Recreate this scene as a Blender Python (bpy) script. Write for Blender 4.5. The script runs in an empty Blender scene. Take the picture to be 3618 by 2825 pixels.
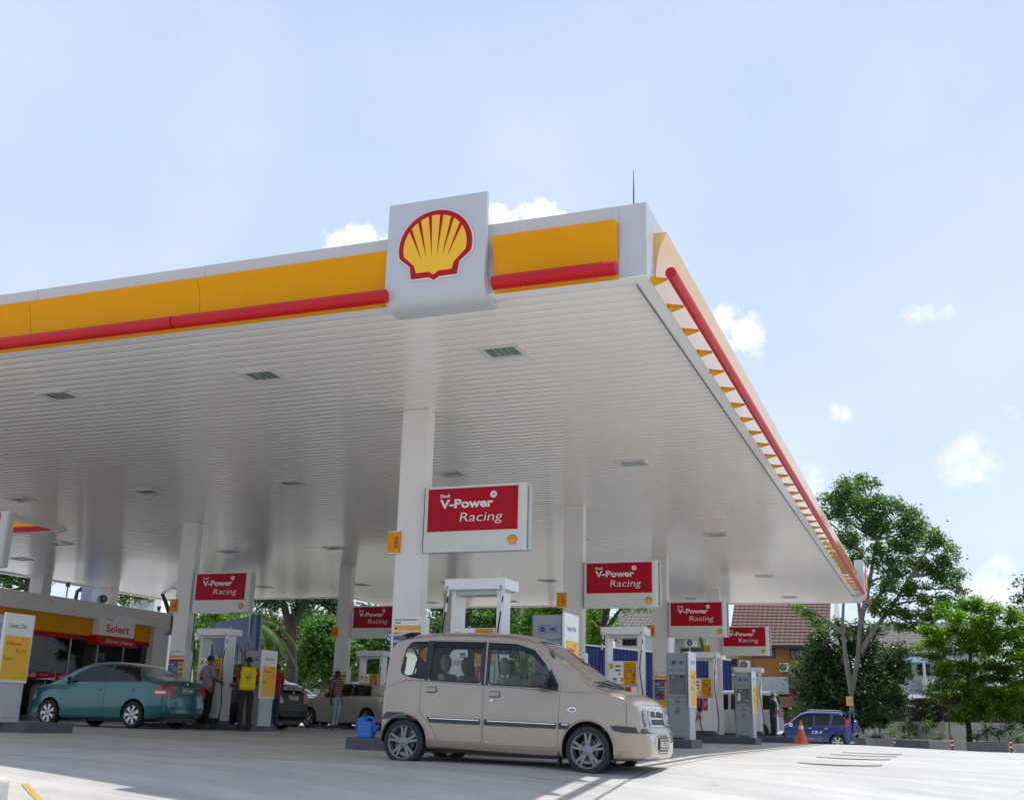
import bpy, bmesh, math, random
from math import sin, cos, pi, radians as R
from mathutils import Vector, Matrix, noise as mnoise
from mathutils.bvhtree import BVHTree
from mathutils.geometry import delaunay_2d_cdt
import numpy as np
random.seed(7)
S = bpy.context.scene
COL = S.collection

# ---------------------------------------------------------------- camera
CAM = Vector((0, 0, 0.4486)); FPX = 3872.94
PITCH, ROLL, YAW = 0.2846, 0.0255, -0.3702
fwd = Vector((sin(YAW)*cos(PITCH), cos(YAW)*cos(PITCH), sin(PITCH)))
rt0 = Vector((cos(YAW), -sin(YAW), 0)); up0 = rt0.cross(fwd)
rgt = cos(ROLL)*rt0 + sin(ROLL)*up0; upv = -sin(ROLL)*rt0 + cos(ROLL)*up0
cd = bpy.data.cameras.new('camera'); cam = bpy.data.objects.new('camera', cd); COL.objects.link(cam)
cd.sensor_width = 36; cd.lens = 36*FPX/3618; cd.clip_end = 3000; cd.clip_start = 0.05
M3 = Matrix((rgt, upv, -fwd)).transposed()
cam.matrix_world = Matrix.Translation(CAM) @ M3.to_4x4()
S.camera = cam

def U(px, py, D):
    """survey helper: the world point seen at (px, py) of the 2184 px wide photograph, D metres deep"""
    px *= 1.65659; py *= 1.65659
    return CAM + D*(fwd + rgt*(px-1809)/FPX - upv*(py-1412.5)/FPX)
def UD(px, py):
    px *= 1.65659; py *= 1.65659
    return (fwd + rgt*(px-1809)/FPX - upv*(py-1412.5)/FPX).normalized()

# ---------------------------------------------------------------- light
S.view_settings.view_transform = 'Standard'; S.view_settings.look = 'None'
S.view_settings.exposure = 0.58; S.view_settings.gamma = 1
SUN = Vector((0.215, 0.30, 1.0)).normalized()
ld = bpy.data.lights.new('sun', 'SUN'); ld.energy = 2.9; ld.angle = R(0.53); ld.color = (1, .965, .9)
sun = bpy.data.objects.new('sun', ld); COL.objects.link(sun)
sun.rotation_euler = SUN.to_track_quat('Z', 'Y').to_euler(); sun.location = (20, 30, 60)

wd = bpy.data.worlds.new('World'); S.world = wd; wd.use_nodes = True
N = wd.node_tree.nodes; L = wd.node_tree.links
for n in list(N): N.remove(n)
out = N.new('ShaderNodeOutputWorld'); bg = N.new('ShaderNodeBackground'); L.new(bg.outputs[0], out.inputs[0])
sky = N.new('ShaderNodeTexSky'); sky.sky_type = 'NISHITA'; sky.sun_disc = False
sky.sun_elevation = math.asin(SUN.z); sky.sun_rotation = math.atan2(SUN.x, SUN.y)
sky.air_density = 1.0; sky.dust_density = 2.0; sky.ozone_density = 1.0
bg.inputs[1].default_value = 0.0755
tc = N.new('ShaderNodeTexCoord')
sep = N.new('ShaderNodeSeparateXYZ'); L.new(tc.outputs['Generated'], sep.inputs[0])
mr = N.new('ShaderNodeMapRange'); mr.inputs[1].default_value = -0.02; mr.inputs[2].default_value = 0.75
L.new(sep.outputs[2], mr.inputs[0])
hz = N.new('ShaderNodeMix'); hz.data_type = 'RGBA'
hz.inputs[6].default_value = (7.5, 8.65, 10.1, 1); hz.inputs[7].default_value = (4.9, 6.3, 9.3, 1)
L.new(mr.outputs[0], hz.inputs[0])
mx = N.new('ShaderNodeMix'); mx.data_type = 'RGBA'; mx.inputs[0].default_value = 0.86
L.new(sky.outputs[0], mx.inputs[6]); L.new(hz.outputs[2], mx.inputs[7])
# thin high veil + cumulus
def wmath(op, a, b=None, clamp=False):
    n = N.new('ShaderNodeMath'); n.operation = op; n.use_clamp = clamp
    for i, v in enumerate((a, b)):
        if v is None: continue
        if isinstance(v, (int, float)): n.inputs[i].default_value = v
        else: L.new(v, n.inputs[i])
    return n.outputs[0]
nz = N.new('ShaderNodeTexNoise'); nz.inputs['Scale'].default_value = 38; nz.inputs['Detail'].default_value = 9; nz.inputs['Roughness'].default_value = .62
L.new(tc.outputs['Generated'], nz.inputs[0])
nz2 = N.new('ShaderNodeTexNoise'); nz2.inputs['Scale'].default_value = 4.5; nz2.inputs['Detail'].default_value = 6
L.new(tc.outputs['Generated'], nz2.inputs[0])
nzv = N.new('ShaderNodeTexNoise'); nzv.inputs['Scale'].default_value = 16; nzv.inputs['Detail'].default_value = 8; nzv.inputs['Roughness'].default_value = .6
L.new(tc.outputs['Generated'], nzv.inputs[0])
vs1 = N.new('ShaderNodeVectorMath'); vs1.operation = 'SUBTRACT'; L.new(nzv.outputs['Color'], vs1.inputs[0]); vs1.inputs[1].default_value = (.5, .5, .5)
vs2 = N.new('ShaderNodeVectorMath'); vs2.operation = 'SCALE'; L.new(vs1.outputs[0], vs2.inputs[0]); vs2.inputs['Scale'].default_value = .045
vs3 = N.new('ShaderNodeVectorMath'); vs3.operation = 'ADD'; L.new(tc.outputs['Generated'], vs3.inputs[0]); L.new(vs2.outputs[0], vs3.inputs[1])
cl = None
CL = [(735,520,34,1),(770,512,30,1),(800,520,28,1),(1075,462,30,1),(1115,456,30,1),(1155,452,32,1),(1195,468,22,1),(1235,480,16,1),
      (1545,680,36,1),(1580,715,44,1),(1610,740,26,.9),(1600,690,26,.8),(1955,684,26,.6),(1985,678,28,.7),(2015,672,24,.6),(1975,698,18,.5),
      (1772,872,20,.5),(1800,876,22,.6),(1735,1030,34,.8),(2035,980,38,.6),(2070,972,40,.65),(2100,995,38,.6),(2050,1015,40,.55),(2160,880,18,.3),
      (2070,1262,52,.6),(2130,1262,60,.75),(2170,1280,60,.6),(1850,715,14,.2),(2000,1290,70,.35),(60,1240,60,.5),(350,1290,60,.5)]
for (x, y, r, st) in CL:
    d = UD(x, y); vd = N.new('ShaderNodeVectorMath'); vd.operation = 'DISTANCE'
    L.new(vs3.outputs[0], vd.inputs[0]); vd.inputs[1].default_value = d
    rr = r/2338.0*0.93
    a = wmath('DIVIDE', vd.outputs['Value'], rr)            # 1 at rim
    nn = wmath('MULTIPLY', wmath('SUBTRACT', nz.outputs[0], 0.5), 3.0)
    a = wmath('ADD', a, nn)
    m = N.new('ShaderNodeMapRange'); m.inputs[1].default_value = 1.35; m.inputs[2].default_value = 0.45 if st > .9 else -.35
    m.inputs[4].default_value = st; L.new(a, m.inputs[0]); m.interpolation_type = 'SMOOTHSTEP'
    cl = m.outputs[0] if cl is None else wmath('MAXIMUM', cl, m.outputs[0])
veil = wmath('MULTIPLY', wmath('SUBTRACT', nz2.outputs[0], .42), 0.55, True)
cl = wmath('MAXIMUM', cl, veil)
mc = N.new('ShaderNodeMix'); mc.data_type = 'RGBA'; mc.inputs[7].default_value = (11.2, 11.2, 11.3, 1)
L.new(cl, mc.inputs[0]); L.new(mx.outputs[2], mc.inputs[6]); L.new(mc.outputs[2], bg.inputs[0])

# ---------------------------------------------------------------- helpers
def tag(o, label=None, cat=None, group=None, kind=None):
    if label: o['label'] = label
    if cat: o['category'] = cat
    if group: o['group'] = group
    if kind: o['kind'] = kind
    return o
def thing(name, label, cat, loc=(0, 0, 0), rz=0, group=None):
    o = bpy.data.objects.new(name, None); COL.objects.link(o); o.empty_display_size = .2
    o.location = loc; o.rotation_euler = (0, 0, rz)
    return tag(o, label, cat, group)
def copy_tree(o, parent=None):
    c = o.copy(); COL.objects.link(c); c.parent = parent
    for ch in KIDS.get(o.name, []): copy_tree(ch, c)
    return c
KIDS = {}
def link(o, parent=None):
    COL.objects.link(o)
    if parent is not None:
        o.parent = parent; KIDS.setdefault(parent.name, []).append(o)
    return o
def dup(root, loc, rz=None, label=None, group=None):
    c = copy_tree(root); c.location = loc
    if rz is not None: c.rotation_euler = (0, 0, rz)
    if label: c['label'] = label
    if group: c['group'] = group
    return c

class MB:
    def __init__(s): s.v = []; s.f = []; s.m = []; s.sm = []
    def add(s, vs, fs, m=0, sm=False):
        n = len(s.v); s.v += [tuple(p) for p in vs]
        for f in fs: s.f.append([i+n for i in f]); s.m.append(m); s.sm.append(sm)
        return s
    def box(s, x0, x1, y0, y1, z0, z1, m=0):
        v = [(x0,y0,z0),(x1,y0,z0),(x1,y1,z0),(x0,y1,z0),(x0,y0,z1),(x1,y0,z1),(x1,y1,z1),(x0,y1,z1)]
        return s.add(v, [(0,3,2,1),(4,5,6,7),(0,1,5,4),(1,2,6,5),(2,3,7,6),(3,0,4,7)], m)
    def quad(s, a, b, c, d, m=0): return s.add([a,b,c,d], [(0,1,2,3)], m)
    def prism(s, poly, axis, a, b, m=0, sm=False):
        """poly of 2-tuples extruded along axis ('x','y','z') from a to b"""
        def P(p, t): return {'x': (t,p[0],p[1]), 'y': (p[0],t,p[1]), 'z': (p[0],p[1],t)}[axis]
        n = len(poly); v = [P(p,a) for p in poly]+[P(p,b) for p in poly]
        k = len(s.v); s.v += v
        s.f.append([k+i for i in range(n)]); s.m.append(m); s.sm.append(False)
        s.f.append([k+n+i for i in reversed(range(n))]); s.m.append(m); s.sm.append(False)
        for i in range(n):
            j = (i+1) % n; s.f.append([k+i, k+n+i, k+n+j, k+j]); s.m.append(m); s.sm.append(sm)
        return s
    def tube(s, pts, rad, n=8, m=0, caps=True):
        pts = [Vector(p) for p in pts]; rs = rad if isinstance(rad, (list, tuple)) else [rad]*len(pts)
        rings = []; ref = None; base = len(s.v)
        for i, p in enumerate(pts):
            t = (pts[min(i+1, len(pts)-1)]-pts[max(i-1, 0)]).normalized()
            if ref is None:
                ref = t.orthogonal().normalized()
            ref = (ref - t*ref.dot(t)).normalized(); b = t.cross(ref)
            for k in range(n):
                a = 2*pi*k/n; s.v.append(tuple(p+(ref*cos(a)+b*sin(a))*rs[i]))
        for i in range(len(pts)-1):
            for k in range(n):
                a = base+i*n+k; b2 = base+i*n+(k+1) % n
                s.f.append([a, b2, b2+n, a+n]); s.m.append(m); s.sm.append(True)
        if caps:
            s.f.append([base+k for k in reversed(range(n))]); s.m.append(m); s.sm.append(False)
            e = base+(len(pts)-1)*n; s.f.append([e+k for k in range(n)]); s.m.append(m); s.sm.append(False)
        return s
    def lathe(s, prof, c=(0,0,0), axis='z', n=24, m=0):
        base = len(s.v); c = Vector(c)
        for (r, h) in prof:
            for k in range(n):
                a = 2*pi*k/n; x, y = r*cos(a), r*sin(a)
                d = {'z': (x,y,h), 'y': (x,h,y), 'x': (h,x,y)}[axis]; s.v.append(tuple(c+Vector(d)))
        for i in range(len(prof)-1):
            for k in range(n):
                a = base+i*n+k; b = base+i*n+(k+1) % n
                f = [a, b, b+n, a+n]
                if axis == 'y': f.reverse()
                s.f.append(f); s.m.append(m); s.sm.append(True)
        return s
    def sphere(s, c, r, n=12, m=0):
        if not isinstance(r, (tuple, list)): r = (r, r, r)
        base = len(s.v)
        for i in range(n+1):
            th = pi*i/n
            for k in range(2*n):
                ph = pi*k/n; s.v.append((c[0]+r[0]*sin(th)*cos(ph), c[1]+r[1]*sin(th)*sin(ph), c[2]+r[2]*cos(th)))
        for i in range(n):
            for k in range(2*n):
                a = base+i*2*n+k; b = base+i*2*n+(k+1) % (2*n)
                s.f.append([a, a+2*n, b+2*n, b]); s.m.append(m); s.sm.append(True)
        return s
    def build(s, name, mats, parent=None, smooth=None, bevel=0, ang=35, label=None):
        me = bpy.data.meshes.new(name); me.from_pydata(s.v, [], s.f)
        if not isinstance(mats, (list, tuple)): mats = [mats]
        for mt in mats: me.materials.append(mt)
        me.polygons.foreach_set('material_index', s.m)
        me.polygons.foreach_set('use_smooth', s.sm if smooth is None else [smooth]*len(s.f))
        me.validate(); me.update()
        if smooth: me.set_sharp_from_angle(angle=R(ang))
        elif smooth is None and any(s.sm): me.set_sharp_from_angle(angle=R(48))
        o = bpy.data.objects.new(name, me); link(o, parent)
        if bevel:
            b = o.modifiers.new('bevel', 'BEVEL'); b.width = bevel; b.segments = 2; b.limit_method = 'ANGLE'; b.angle_limit = R(40)
            b.harden_normals = False
        if label: o['label'] = label
        return o

MATS = {}
def mat(name, col, rough=.5, metal=0, coat=0, var=0.06, scale=3.0, bump=0, bscale=40, spec=.5, dirt=0, stretch=None, trans=0, coords='Object'):
    if name in MATS: return MATS[name]
    m = bpy.data.materials.new(name); m.use_nodes = True; nt = m.node_tree; b = nt.nodes['Principled BSDF']
    b.inputs['Roughness'].default_value = rough; b.inputs['Metallic'].default_value = metal
    b.inputs['Coat Weight'].default_value = coat; b.inputs['Coat Roughness'].default_value = .04
    b.inputs['Specular IOR Level'].default_value = spec
    c4 = (*col, 1)
    if trans: b.inputs['Transmission Weight'].default_value = trans
    b.inputs['Base Color'].default_value = c4
    tcn = nt.nodes.new('ShaderNodeTexCoord'); mp = nt.nodes.new('ShaderNodeMapping')
    nt.links.new(tcn.outputs[coords], mp.inputs[0])
    if stretch: mp.inputs['Scale'].default_value = stretch
    if var:
        n = nt.nodes.new('ShaderNodeTexNoise'); n.inputs['Scale'].default_value = scale; n.inputs['Detail'].default_value = 6
        nt.links.new(mp.outputs[0], n.inputs[0])
        rp = nt.nodes.new('ShaderNodeMapRange'); rp.inputs[1].default_value = .3; rp.inputs[2].default_value = .7
        rp.inputs[3].default_value = 1-var-dirt; rp.inputs[4].default_value = 1+var*.6
        nt.links.new(n.outputs[0], rp.inputs[0])
        v = nt.nodes.new('ShaderNodeVectorMath'); v.operation = 'SCALE'; v.inputs[0].default_value = col
        nt.links.new(rp.outputs[0], v.inputs['Scale']); nt.links.new(v.outputs[0], b.inputs['Base Color'])
    if bump:
        n2 = nt.nodes.new('ShaderNodeTexNoise'); n2.inputs['Scale'].default_value = bscale; n2.inputs['Detail'].default_value = 5
        nt.links.new(mp.outputs[0], n2.inputs[0])
        bp = nt.nodes.new('ShaderNodeBump'); bp.inputs['Strength'].default_value = bump; bp.inputs['Distance'].default_value = .02
        nt.links.new(n2.outputs[0], bp.inputs['Height']); nt.links.new(bp.outputs[0], b.inputs['Normal'])
    MATS[name] = m
    return m
def glass(name, tint=(.75,.8,.78), refl=1.0, rough=.01, ior=1.5):
    m = bpy.data.materials.new(name); m.use_nodes = True; nt = m.node_tree
    for n in list(nt.nodes): nt.nodes.remove(n)
    o = nt.nodes.new('ShaderNodeOutputMaterial'); mi = nt.nodes.new('ShaderNodeMixShader')
    t = nt.nodes.new('ShaderNodeBsdfTransparent'); t.inputs[0].default_value = (*tint, 1)
    g = nt.nodes.new('ShaderNodeBsdfGlossy'); g.inputs['Roughness'].default_value = rough
    f = nt.nodes.new('ShaderNodeFresnel'); f.inputs[0].default_value = ior
    mu = nt.nodes.new('ShaderNodeMath'); mu.operation = 'MULTIPLY'; mu.inputs[1].default_value = refl; mu.use_clamp = True
    nt.links.new(f.outputs[0], mu.inputs[0]); nt.links.new(mu.outputs[0], mi.inputs[0])
    nt.links.new(t.outputs[0], mi.inputs[1]); nt.links.new(g.outputs[0], mi.inputs[2]); nt.links.new(mi.outputs[0], o.inputs[0])
    MATS[name] = m; return m

def text_mesh(txt, size, bold=0.0, shear=0.0, sx=1.0, ext=0.0):
    cu = bpy.data.curves.new('txt', 'FONT'); cu.body = txt; cu.size = size; cu.offset = bold*size; cu.shear = shear
    cu.extrude = ext; cu.resolution_u = 3
    ob = bpy.data.objects.new('txt', cu); COL.objects.link(ob)
    dg = bpy.context.evaluated_depsgraph_get()
    me = bpy.data.meshes.new_from_object(ob.evaluated_get(dg))
    vs = [(v.co.x*sx, v.co.y, v.co.z) for v in me.vertices]; fs = [list(p.vertices) for p in me.polygons]
    bpy.data.objects.remove(ob); bpy.data.meshes.remove(me); bpy.data.curves.remove(cu)
    return vs, fs
def put_text(mb, txt, o, ux, uy, h, width=None, bold=0.0, shear=0.0, m=0, align='l'):
    """flat letters: lower-left corner o, reading direction ux, up uy, cap height about h, optional total width"""
    vs, fs = text_mesh(txt, 1.0, bold, shear)
    if not vs: return
    xs = [v[0] for v in vs]; x0, x1 = min(xs), max(xs)
    k = h/0.73; kx = k if width is None else width/(x1-x0)
    o = Vector(o); ux = Vector(ux); uy = Vector(uy)
    off = {'l': 0, 'c': .5, 'r': 1}[align]*(x1-x0)*kx
    mb.add([o+ux*((v[0]-x0)*kx-off)+uy*(v[1]*k) for v in vs], fs, m)

def shell_emblem(mb, c, ux, uy, n, w, my=0, mr_=1, mw=None, thick=0.0):
    """scallop mark: red outline plate, yellow fan on it, red grooves between the ribs"""
    c = Vector(c); ux = Vector(ux); uy = Vector(uy); n = Vector(n)
    def outline(g):
        pts = []
        R_ = .5-g; a0 = -14
        for k in range(25):
            a = R(a0+(180-2*a0)*k/24); pts.append((R_*cos(a), -.02+R_*.97*sin(a)))
        l = [(-.335+g*.9, -.262), (-.31+g, -.43+g), (-.07, -.43+g), (0, -.475+g), (.07, -.43+g), (.31-g, -.43+g), (.335-g*.9, -.262)]
        return pts+l
    def plate(poly, off, m):
        base = [c+ux*(p[0]*w)+uy*(p[1]*w)+n*off for p in poly]
        cc = c+n*off-uy*(.05*w); k = len(base)
        mb.add(base+[cc], [(i, (i+1) % k, k) for i in range(k)], m)
    if thick:
        for sc, off0, m in ((1.035, thick*.6, mw), (1.0, thick, mr_)):
            poly = [(x*sc, y*sc) for x, y in outline(0)]
            plate(poly, off0, m)
            k = len(poly); a = [c+ux*(p[0]*w)+uy*(p[1]*w) for p in poly]; b = [q+n*off0 for q in a]
            mb.add(a+b, [(i, (i+1) % k, (i+1) % k+k, i+k) for i in range(k)], m)
    else: plate(outline(0), 0, mr_)
    o = thick+.004 if thick else .003
    plate(outline(.068), o, my)
    for k in range(6):                                   # grooves
        t = (k-2.5)/2.5; a = R(90-t*53)
        tip = (.17*t, -.20+.0-.03*abs(t)+.03); rr = .432
        ex, ey = rr*cos(a), -.02+rr*.97*sin(a)
        dx, dy = ex-tip[0], ey-tip[1]; l = math.hypot(dx, dy); nx, ny = -dy/l*.022, dx/l*.022
        poly = [(tip[0], tip[1]), (ex-nx, ey-ny), (ex+nx, ey+ny)]
        mb.add([c+ux*(p[0]*w)+uy*(p[1]*w)+n*(o+.003) for p in poly], [(0, 1, 2)], mr_)
# ================================================================ ground
def gz(X, Y):
    I = np.interp
    bx = I(X, [-200,-30,-22,-17,-14,-8,100], [.1,.1,.1,.085,.06,0,0])
    s = .584*X-.812*Y
    D = I(s, [-16.8,-14.5,-13.1,-12.5,-12,-11,-9,-6,0,30], [0,-.035,-.06,-.10,-.15,-.285,-.5,-.8,-1.1,-1.3])
    far = I(Y, [36,45,52,64,80,300], [0,-.1,-.43,-.45,-.3,-.3])*I(X, [-30,-15], [0, 1])
    r = I(Y, [16,30,51], [0,-.05,-.13])*I(X, [-3, 1], [0, 1])
    return float(bx+D+far+r)
gxs = list(np.arange(-46, 24, .4)); gys = list(np.arange(-3, 72, .4))
gxs = [-700,-300,-150,-90,-60]+gxs+[30,45,70,120,250,700]; gys = [-60,-25,-10,-5]+gys+[80,100,140,220,400,900]
nx = len(gxs); vs = [(x, y, gz(x, y)) for y in gys for x in gxs]
fs = [(j*nx+i, j*nx+i+1, (j+1)*nx+i+1, (j+1)*nx+i) for j in range(len(gys)-1) for i in range(nx-1)]

gm = bpy.data.materials.new('forecourt_concrete'); gm.use_nodes = True; nt = gm.node_tree; B = nt.nodes['Principled BSDF']
def nn(t, **k):
    n = nt.nodes.new(t)
    for a, b in k.items(): setattr(n, a, b)
    return n
geo = nn('ShaderNodeNewGeometry'); sp = nn('ShaderNodeSeparateXYZ'); nt.links.new(geo.outputs['Position'], sp.inputs[0])
def mth(op, a, b=None, c=None, clamp=False):
    n = nn('ShaderNodeMath', operation=op); n.use_clamp = clamp
    for i, v in enumerate((a, b, c)):
        if v is None: continue
        if isinstance(v, (int, float)): n.inputs[i].default_value = v
        else: nt.links.new(v, n.inputs[i])
    return n.outputs[0]
def noi(scale, det=6, sv=(1,1,1), rough=.55):
    mp = nn('ShaderNodeMapping'); mp.inputs['Scale'].default_value = sv; nt.links.new(geo.outputs['Position'], mp.inputs[0])
    n = nn('ShaderNodeTexNoise'); n.inputs['Scale'].default_value = scale; n.inputs['Detail'].default_value = det; n.inputs['Roughness'].default_value = rough
    nt.links.new(mp.outputs[0], n.inputs[0]); return n.outputs[0]
def mapr(v, a, b, c, d):
    n = nn('ShaderNodeMapRange'); n.inputs[1].default_value = a; n.inputs[2].default_value = b; n.inputs[3].default_value = c; n.inputs[4].default_value = d
    nt.links.new(v, n.inputs[0]); return n.outputs[0]
big = mapr(noi(.35), .3, .7, .86, 1.1); mid = mapr(noi(2.2, 8), .3, .7, .93, 1.05); strk = mapr(noi(1.1, 5, (.25, 2.6, 1)), .35, .7, .84, 1.04)
fine = mapr(noi(60, 3), .3, .7, .94, 1.06)
tyre = mapr(noi(.8, 4, (.12, 5, 1), .7), .60, .74, 1.0, .74)
spots = mth('MULTIPLY', mapr(noi(9, 2), .72, .78, 1.0, .62), mapr(noi(1.9, 3), .68, .74, 1.0, .80))
f = mth('MULTIPLY', mth('MULTIPLY', mth('MULTIPLY', big, mid), mth('MULTIPLY', strk, fine)), mth('MULTIPLY', tyre, spots))
# joints: sawn lines
wob = mth('MULTIPLY', mth('SUBTRACT', noi(1.3, 3), .5), .05)
def line(coord, at, w):
    return mapr(mth('ABSOLUTE', mth('SUBTRACT', mth('ADD', coord, wob), at)), w*.6, w*1.3, 1, 0)
def xr(a, b, v):  # 1 when a<v<b
    return mth('MULTIPLY', mth('GREATER_THAN', v, a), mth('LESS_THAN', v, b))
X_, Y_ = sp.outputs[0], sp.outputs[1]
j = line(X_, -3.33, .022)
for yy in (11.9, 19.0, 27.3, 35.6): j = mth('MAXIMUM', j, mth('MULTIPLY', line(Y_, yy, .014), mth('LESS_THAN', X_, -3.33)))
for xx in (-9.6, -15.9, -22.2): j = mth('MAXIMUM', j, mth('MULTIPLY', line(X_, xx, .012), xr(4.0, 40.0, Y_)))
for xx in (1.2, 5.6): j = mth('MAXIMUM', j, mth('MULTIPLY', line(X_, xx, .012), .6))
for yy in (15.0, 21.0, 27.0, 33.0): j = mth('MAXIMUM', j, mth('MULTIPLY', mth('MULTIPLY', line(Y_, yy, .012), mth('GREATER_THAN', X_, -3.3)), .5))
f = mth('MULTIPLY', f, mapr(j, 0, 1, 1, .38))
# the slab outside the joint has a slightly whiter concrete tone
side = mapr(X_, -3.36, -3.30, 0, 1)
cm = nn('ShaderNodeMix', data_type='RGBA'); cm.inputs[6].default_value = (.50, .475, .44, 1); cm.inputs[7].default_value = (.52, .51, .49, 1)
nt.links.new(side, cm.inputs[0])
sc = nn('ShaderNodeVectorMath', operation='SCALE'); nt.links.new(cm.outputs[2], sc.inputs[0]); nt.links.new(f, sc.inputs['Scale'])
nt.links.new(sc.outputs[0], B.inputs['Base Color'])
nt.links.new(mapr(noi(1.7), .3, .7, .5, .8), B.inputs['Roughness'])
bp = nn('ShaderNodeBump'); bp.inputs['Strength'].default_value = .25; bp.inputs['Distance'].default_value = .01
nt.links.new(mth('SUBTRACT', noi(35, 6), mth('MULTIPLY', j, .8)), bp.inputs['Height']); nt.links.new(bp.outputs[0], B.inputs['Normal'])
MATS['ground'] = gm
me = bpy.data.meshes.new('ground'); me.from_pydata(vs, [], fs); me.materials.append(gm); me.polygons.foreach_set('use_smooth', [True]*len(fs))
ground = bpy.data.objects.new('ground', me); link(ground); tag(ground, kind='structure')

# ================================================================ shared materials
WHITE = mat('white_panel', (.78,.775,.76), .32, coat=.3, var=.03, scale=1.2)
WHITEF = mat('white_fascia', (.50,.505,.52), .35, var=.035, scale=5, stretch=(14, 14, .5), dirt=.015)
CEIL = mat('ceiling_paint', (.86,.82,.77), .24, coat=.55, var=.02, scale=.8)
COLM = mat('column_paint', (.78,.745,.70), .42, var=.03, scale=2, dirt=.02)
YEL = mat('yellow_panel', (.74,.315,.0015), .55, coat=0, var=.03, spec=.15)
YELR = mat('yellow_gloss', (.80,.40,.004), .22, coat=1, var=0)
YELR.node_tree.nodes['Principled BSDF'].inputs['Coat IOR'].default_value = 2.3
YELB = mat('yellow_bright', (.86,.47,.006), .4, var=.03)
RED = mat('red_plastic', (.50,.002,.008), .42, coat=0, var=.04, scale=2, spec=.35)
REDS = mat('red_sign', (.43,.0025,.018), .5, var=.02, spec=.2)
REDL = mat('red_letter', (.62,.02,.02), .45, var=0)
BLUEL = mat('blue_letter', (.02,.07,.26), .5, var=0)
GRNL = mat('green_letter', (.03,.22,.06), .5, var=0)
WLET = mat('white_letter', (.74,.74,.70), .45, var=0)
GREY = mat('grey_cabinet', (.30,.31,.33), .45, var=.04, scale=4)
GREYL = mat('light_grey', (.50,.52,.55), .42, var=.05, scale=3)
GREYD = mat('grey_line', (.13,.14,.17), .6, var=0)
DARK = mat('dark_plastic', (.025,.026,.028), .45, var=.1, scale=8)
RUB = mat('rubber', (.018,.018,.018), .7, var=.2, scale=14)
TILE = mat('kerb_tile', (.085,.09,.11), .5, var=.16, scale=18, bump=.1)
STEEL = mat('brushed_steel', (.55,.56,.57), .3, metal=.9, var=.05)
CHROME = mat('chrome', (.8,.8,.8), .12, metal=1, var=0)
SCREEN = mat('lcd_screen', (.10,.13,.09), .2, coat=.5, var=.05)
ALU = mat('grey_trim', (.45,.45,.45), .4, metal=.2, var=.04)

# ================================================================ canopy
HC = 5.2
canopy = thing('canopy', 'large flat white forecourt canopy edged in yellow and red above the fuel pumps', 'canopy', (0, 0, 0))
def strips(mb, x0, x1, y0, y1, z=HC, p=.22):
    n = int(round((y1-y0)/p)); p = (y1-y0)/n; pr = []
    for i in range(n):
        y = y0+i*p
        pr += [(y+.002, z+.012), (y+.007, z+.003), (y+p*.25, z-.0015), (y+p*.5, z-.003), (y+p*.75, z-.0015), (y+p-.008, z+.003), (y+p-.003, z+.012)]
    pr = [(a, b) for a, b in pr]
    k = len(mb.v); m = len(pr)
    for x in (x0, x1):
        mb.v += [(x, a, b) for a, b in pr]
    for i in range(m-1):
        mb.f.append([k+i, k+m+i, k+m+i+1, k+i+1]); mb.m.append(0); mb.sm.append(i % 7 in (1, 2, 3, 4))
YF, XR, YB = 10.9, -2.69, 44.8
XL1, XL2, YN, YB2 = -22.25, -31.7, 23.55, 40.3
mb = MB(); strips(mb, XL1, XR-.14, YF+.14, YN); strips(mb, XL2+.1, XR-.14, YN, YB2-.1); strips(mb, -22.6, XR-.14, YB2-.1, YB-.1)
mb.build('ceiling', CEIL, canopy)
# edge trim (flat soffit border), roof deck
mb = MB()
mb.box(XL1, XR-.131, YF-.05, YF+.13, HC-.058, HC-.045); mb.box(XR-.13, XR+.02, YF-.05, YB, HC-.055, HC-.042)
mb.box(XL1-.12, XL1, YF, YN+.1, HC-.05, HC+.5); mb.box(XL2-.0, XL1-.13, YN-.03, YN+.1, HC-.06, HC+.1)
mb.box(XL2-.1, XL2+.1, YN+.1, YB2, HC-.05, HC+.3); mb.box(XL2+.1, -22.7, YB2-.1, YB2, HC-.05, HC+.4)
mb.box(-22.7, -22.6, YB2-.1, YB, HC-.05, HC+.4); mb.box(-22.6, XR-.13, YB-.1, YB, HC-.05, HC+.6)
mb.build('soffit_trim', WHITE, canopy)
mb = MB(); mb.box(XR-.165, XR-.15, YF+.2, YB-.1, HC-.061, HC-.05); mb.box(XL1+.2, XR-.15, YF+.15, YF+.162, HC-.045, HC-.03)
mb.build('trim_groove', GREYD, canopy)
mb = MB(); mb.box(XL1, XR-.3, YF+.3, YN, HC+.06, HC+.3); mb.box(XL2, XR-.3, YN, YB2, HC+.06, HC+.3); mb.box(-22.6, XR-.3, YB2, YB-.2, HC+.06, HC+.3)
mb.build('roof_deck', mat('roof_metal', (.5,.5,.5), .5), canopy)
# fascia boxes: front, right, notch, left
ZB, ZT = 5.13, 6.02
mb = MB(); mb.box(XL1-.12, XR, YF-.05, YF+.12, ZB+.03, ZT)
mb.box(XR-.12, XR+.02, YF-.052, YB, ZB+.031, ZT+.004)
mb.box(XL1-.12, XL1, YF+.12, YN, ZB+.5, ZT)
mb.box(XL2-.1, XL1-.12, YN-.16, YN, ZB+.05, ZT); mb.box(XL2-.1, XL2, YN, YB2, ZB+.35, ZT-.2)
mb.build('fascia', WHITEF, canopy)
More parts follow.
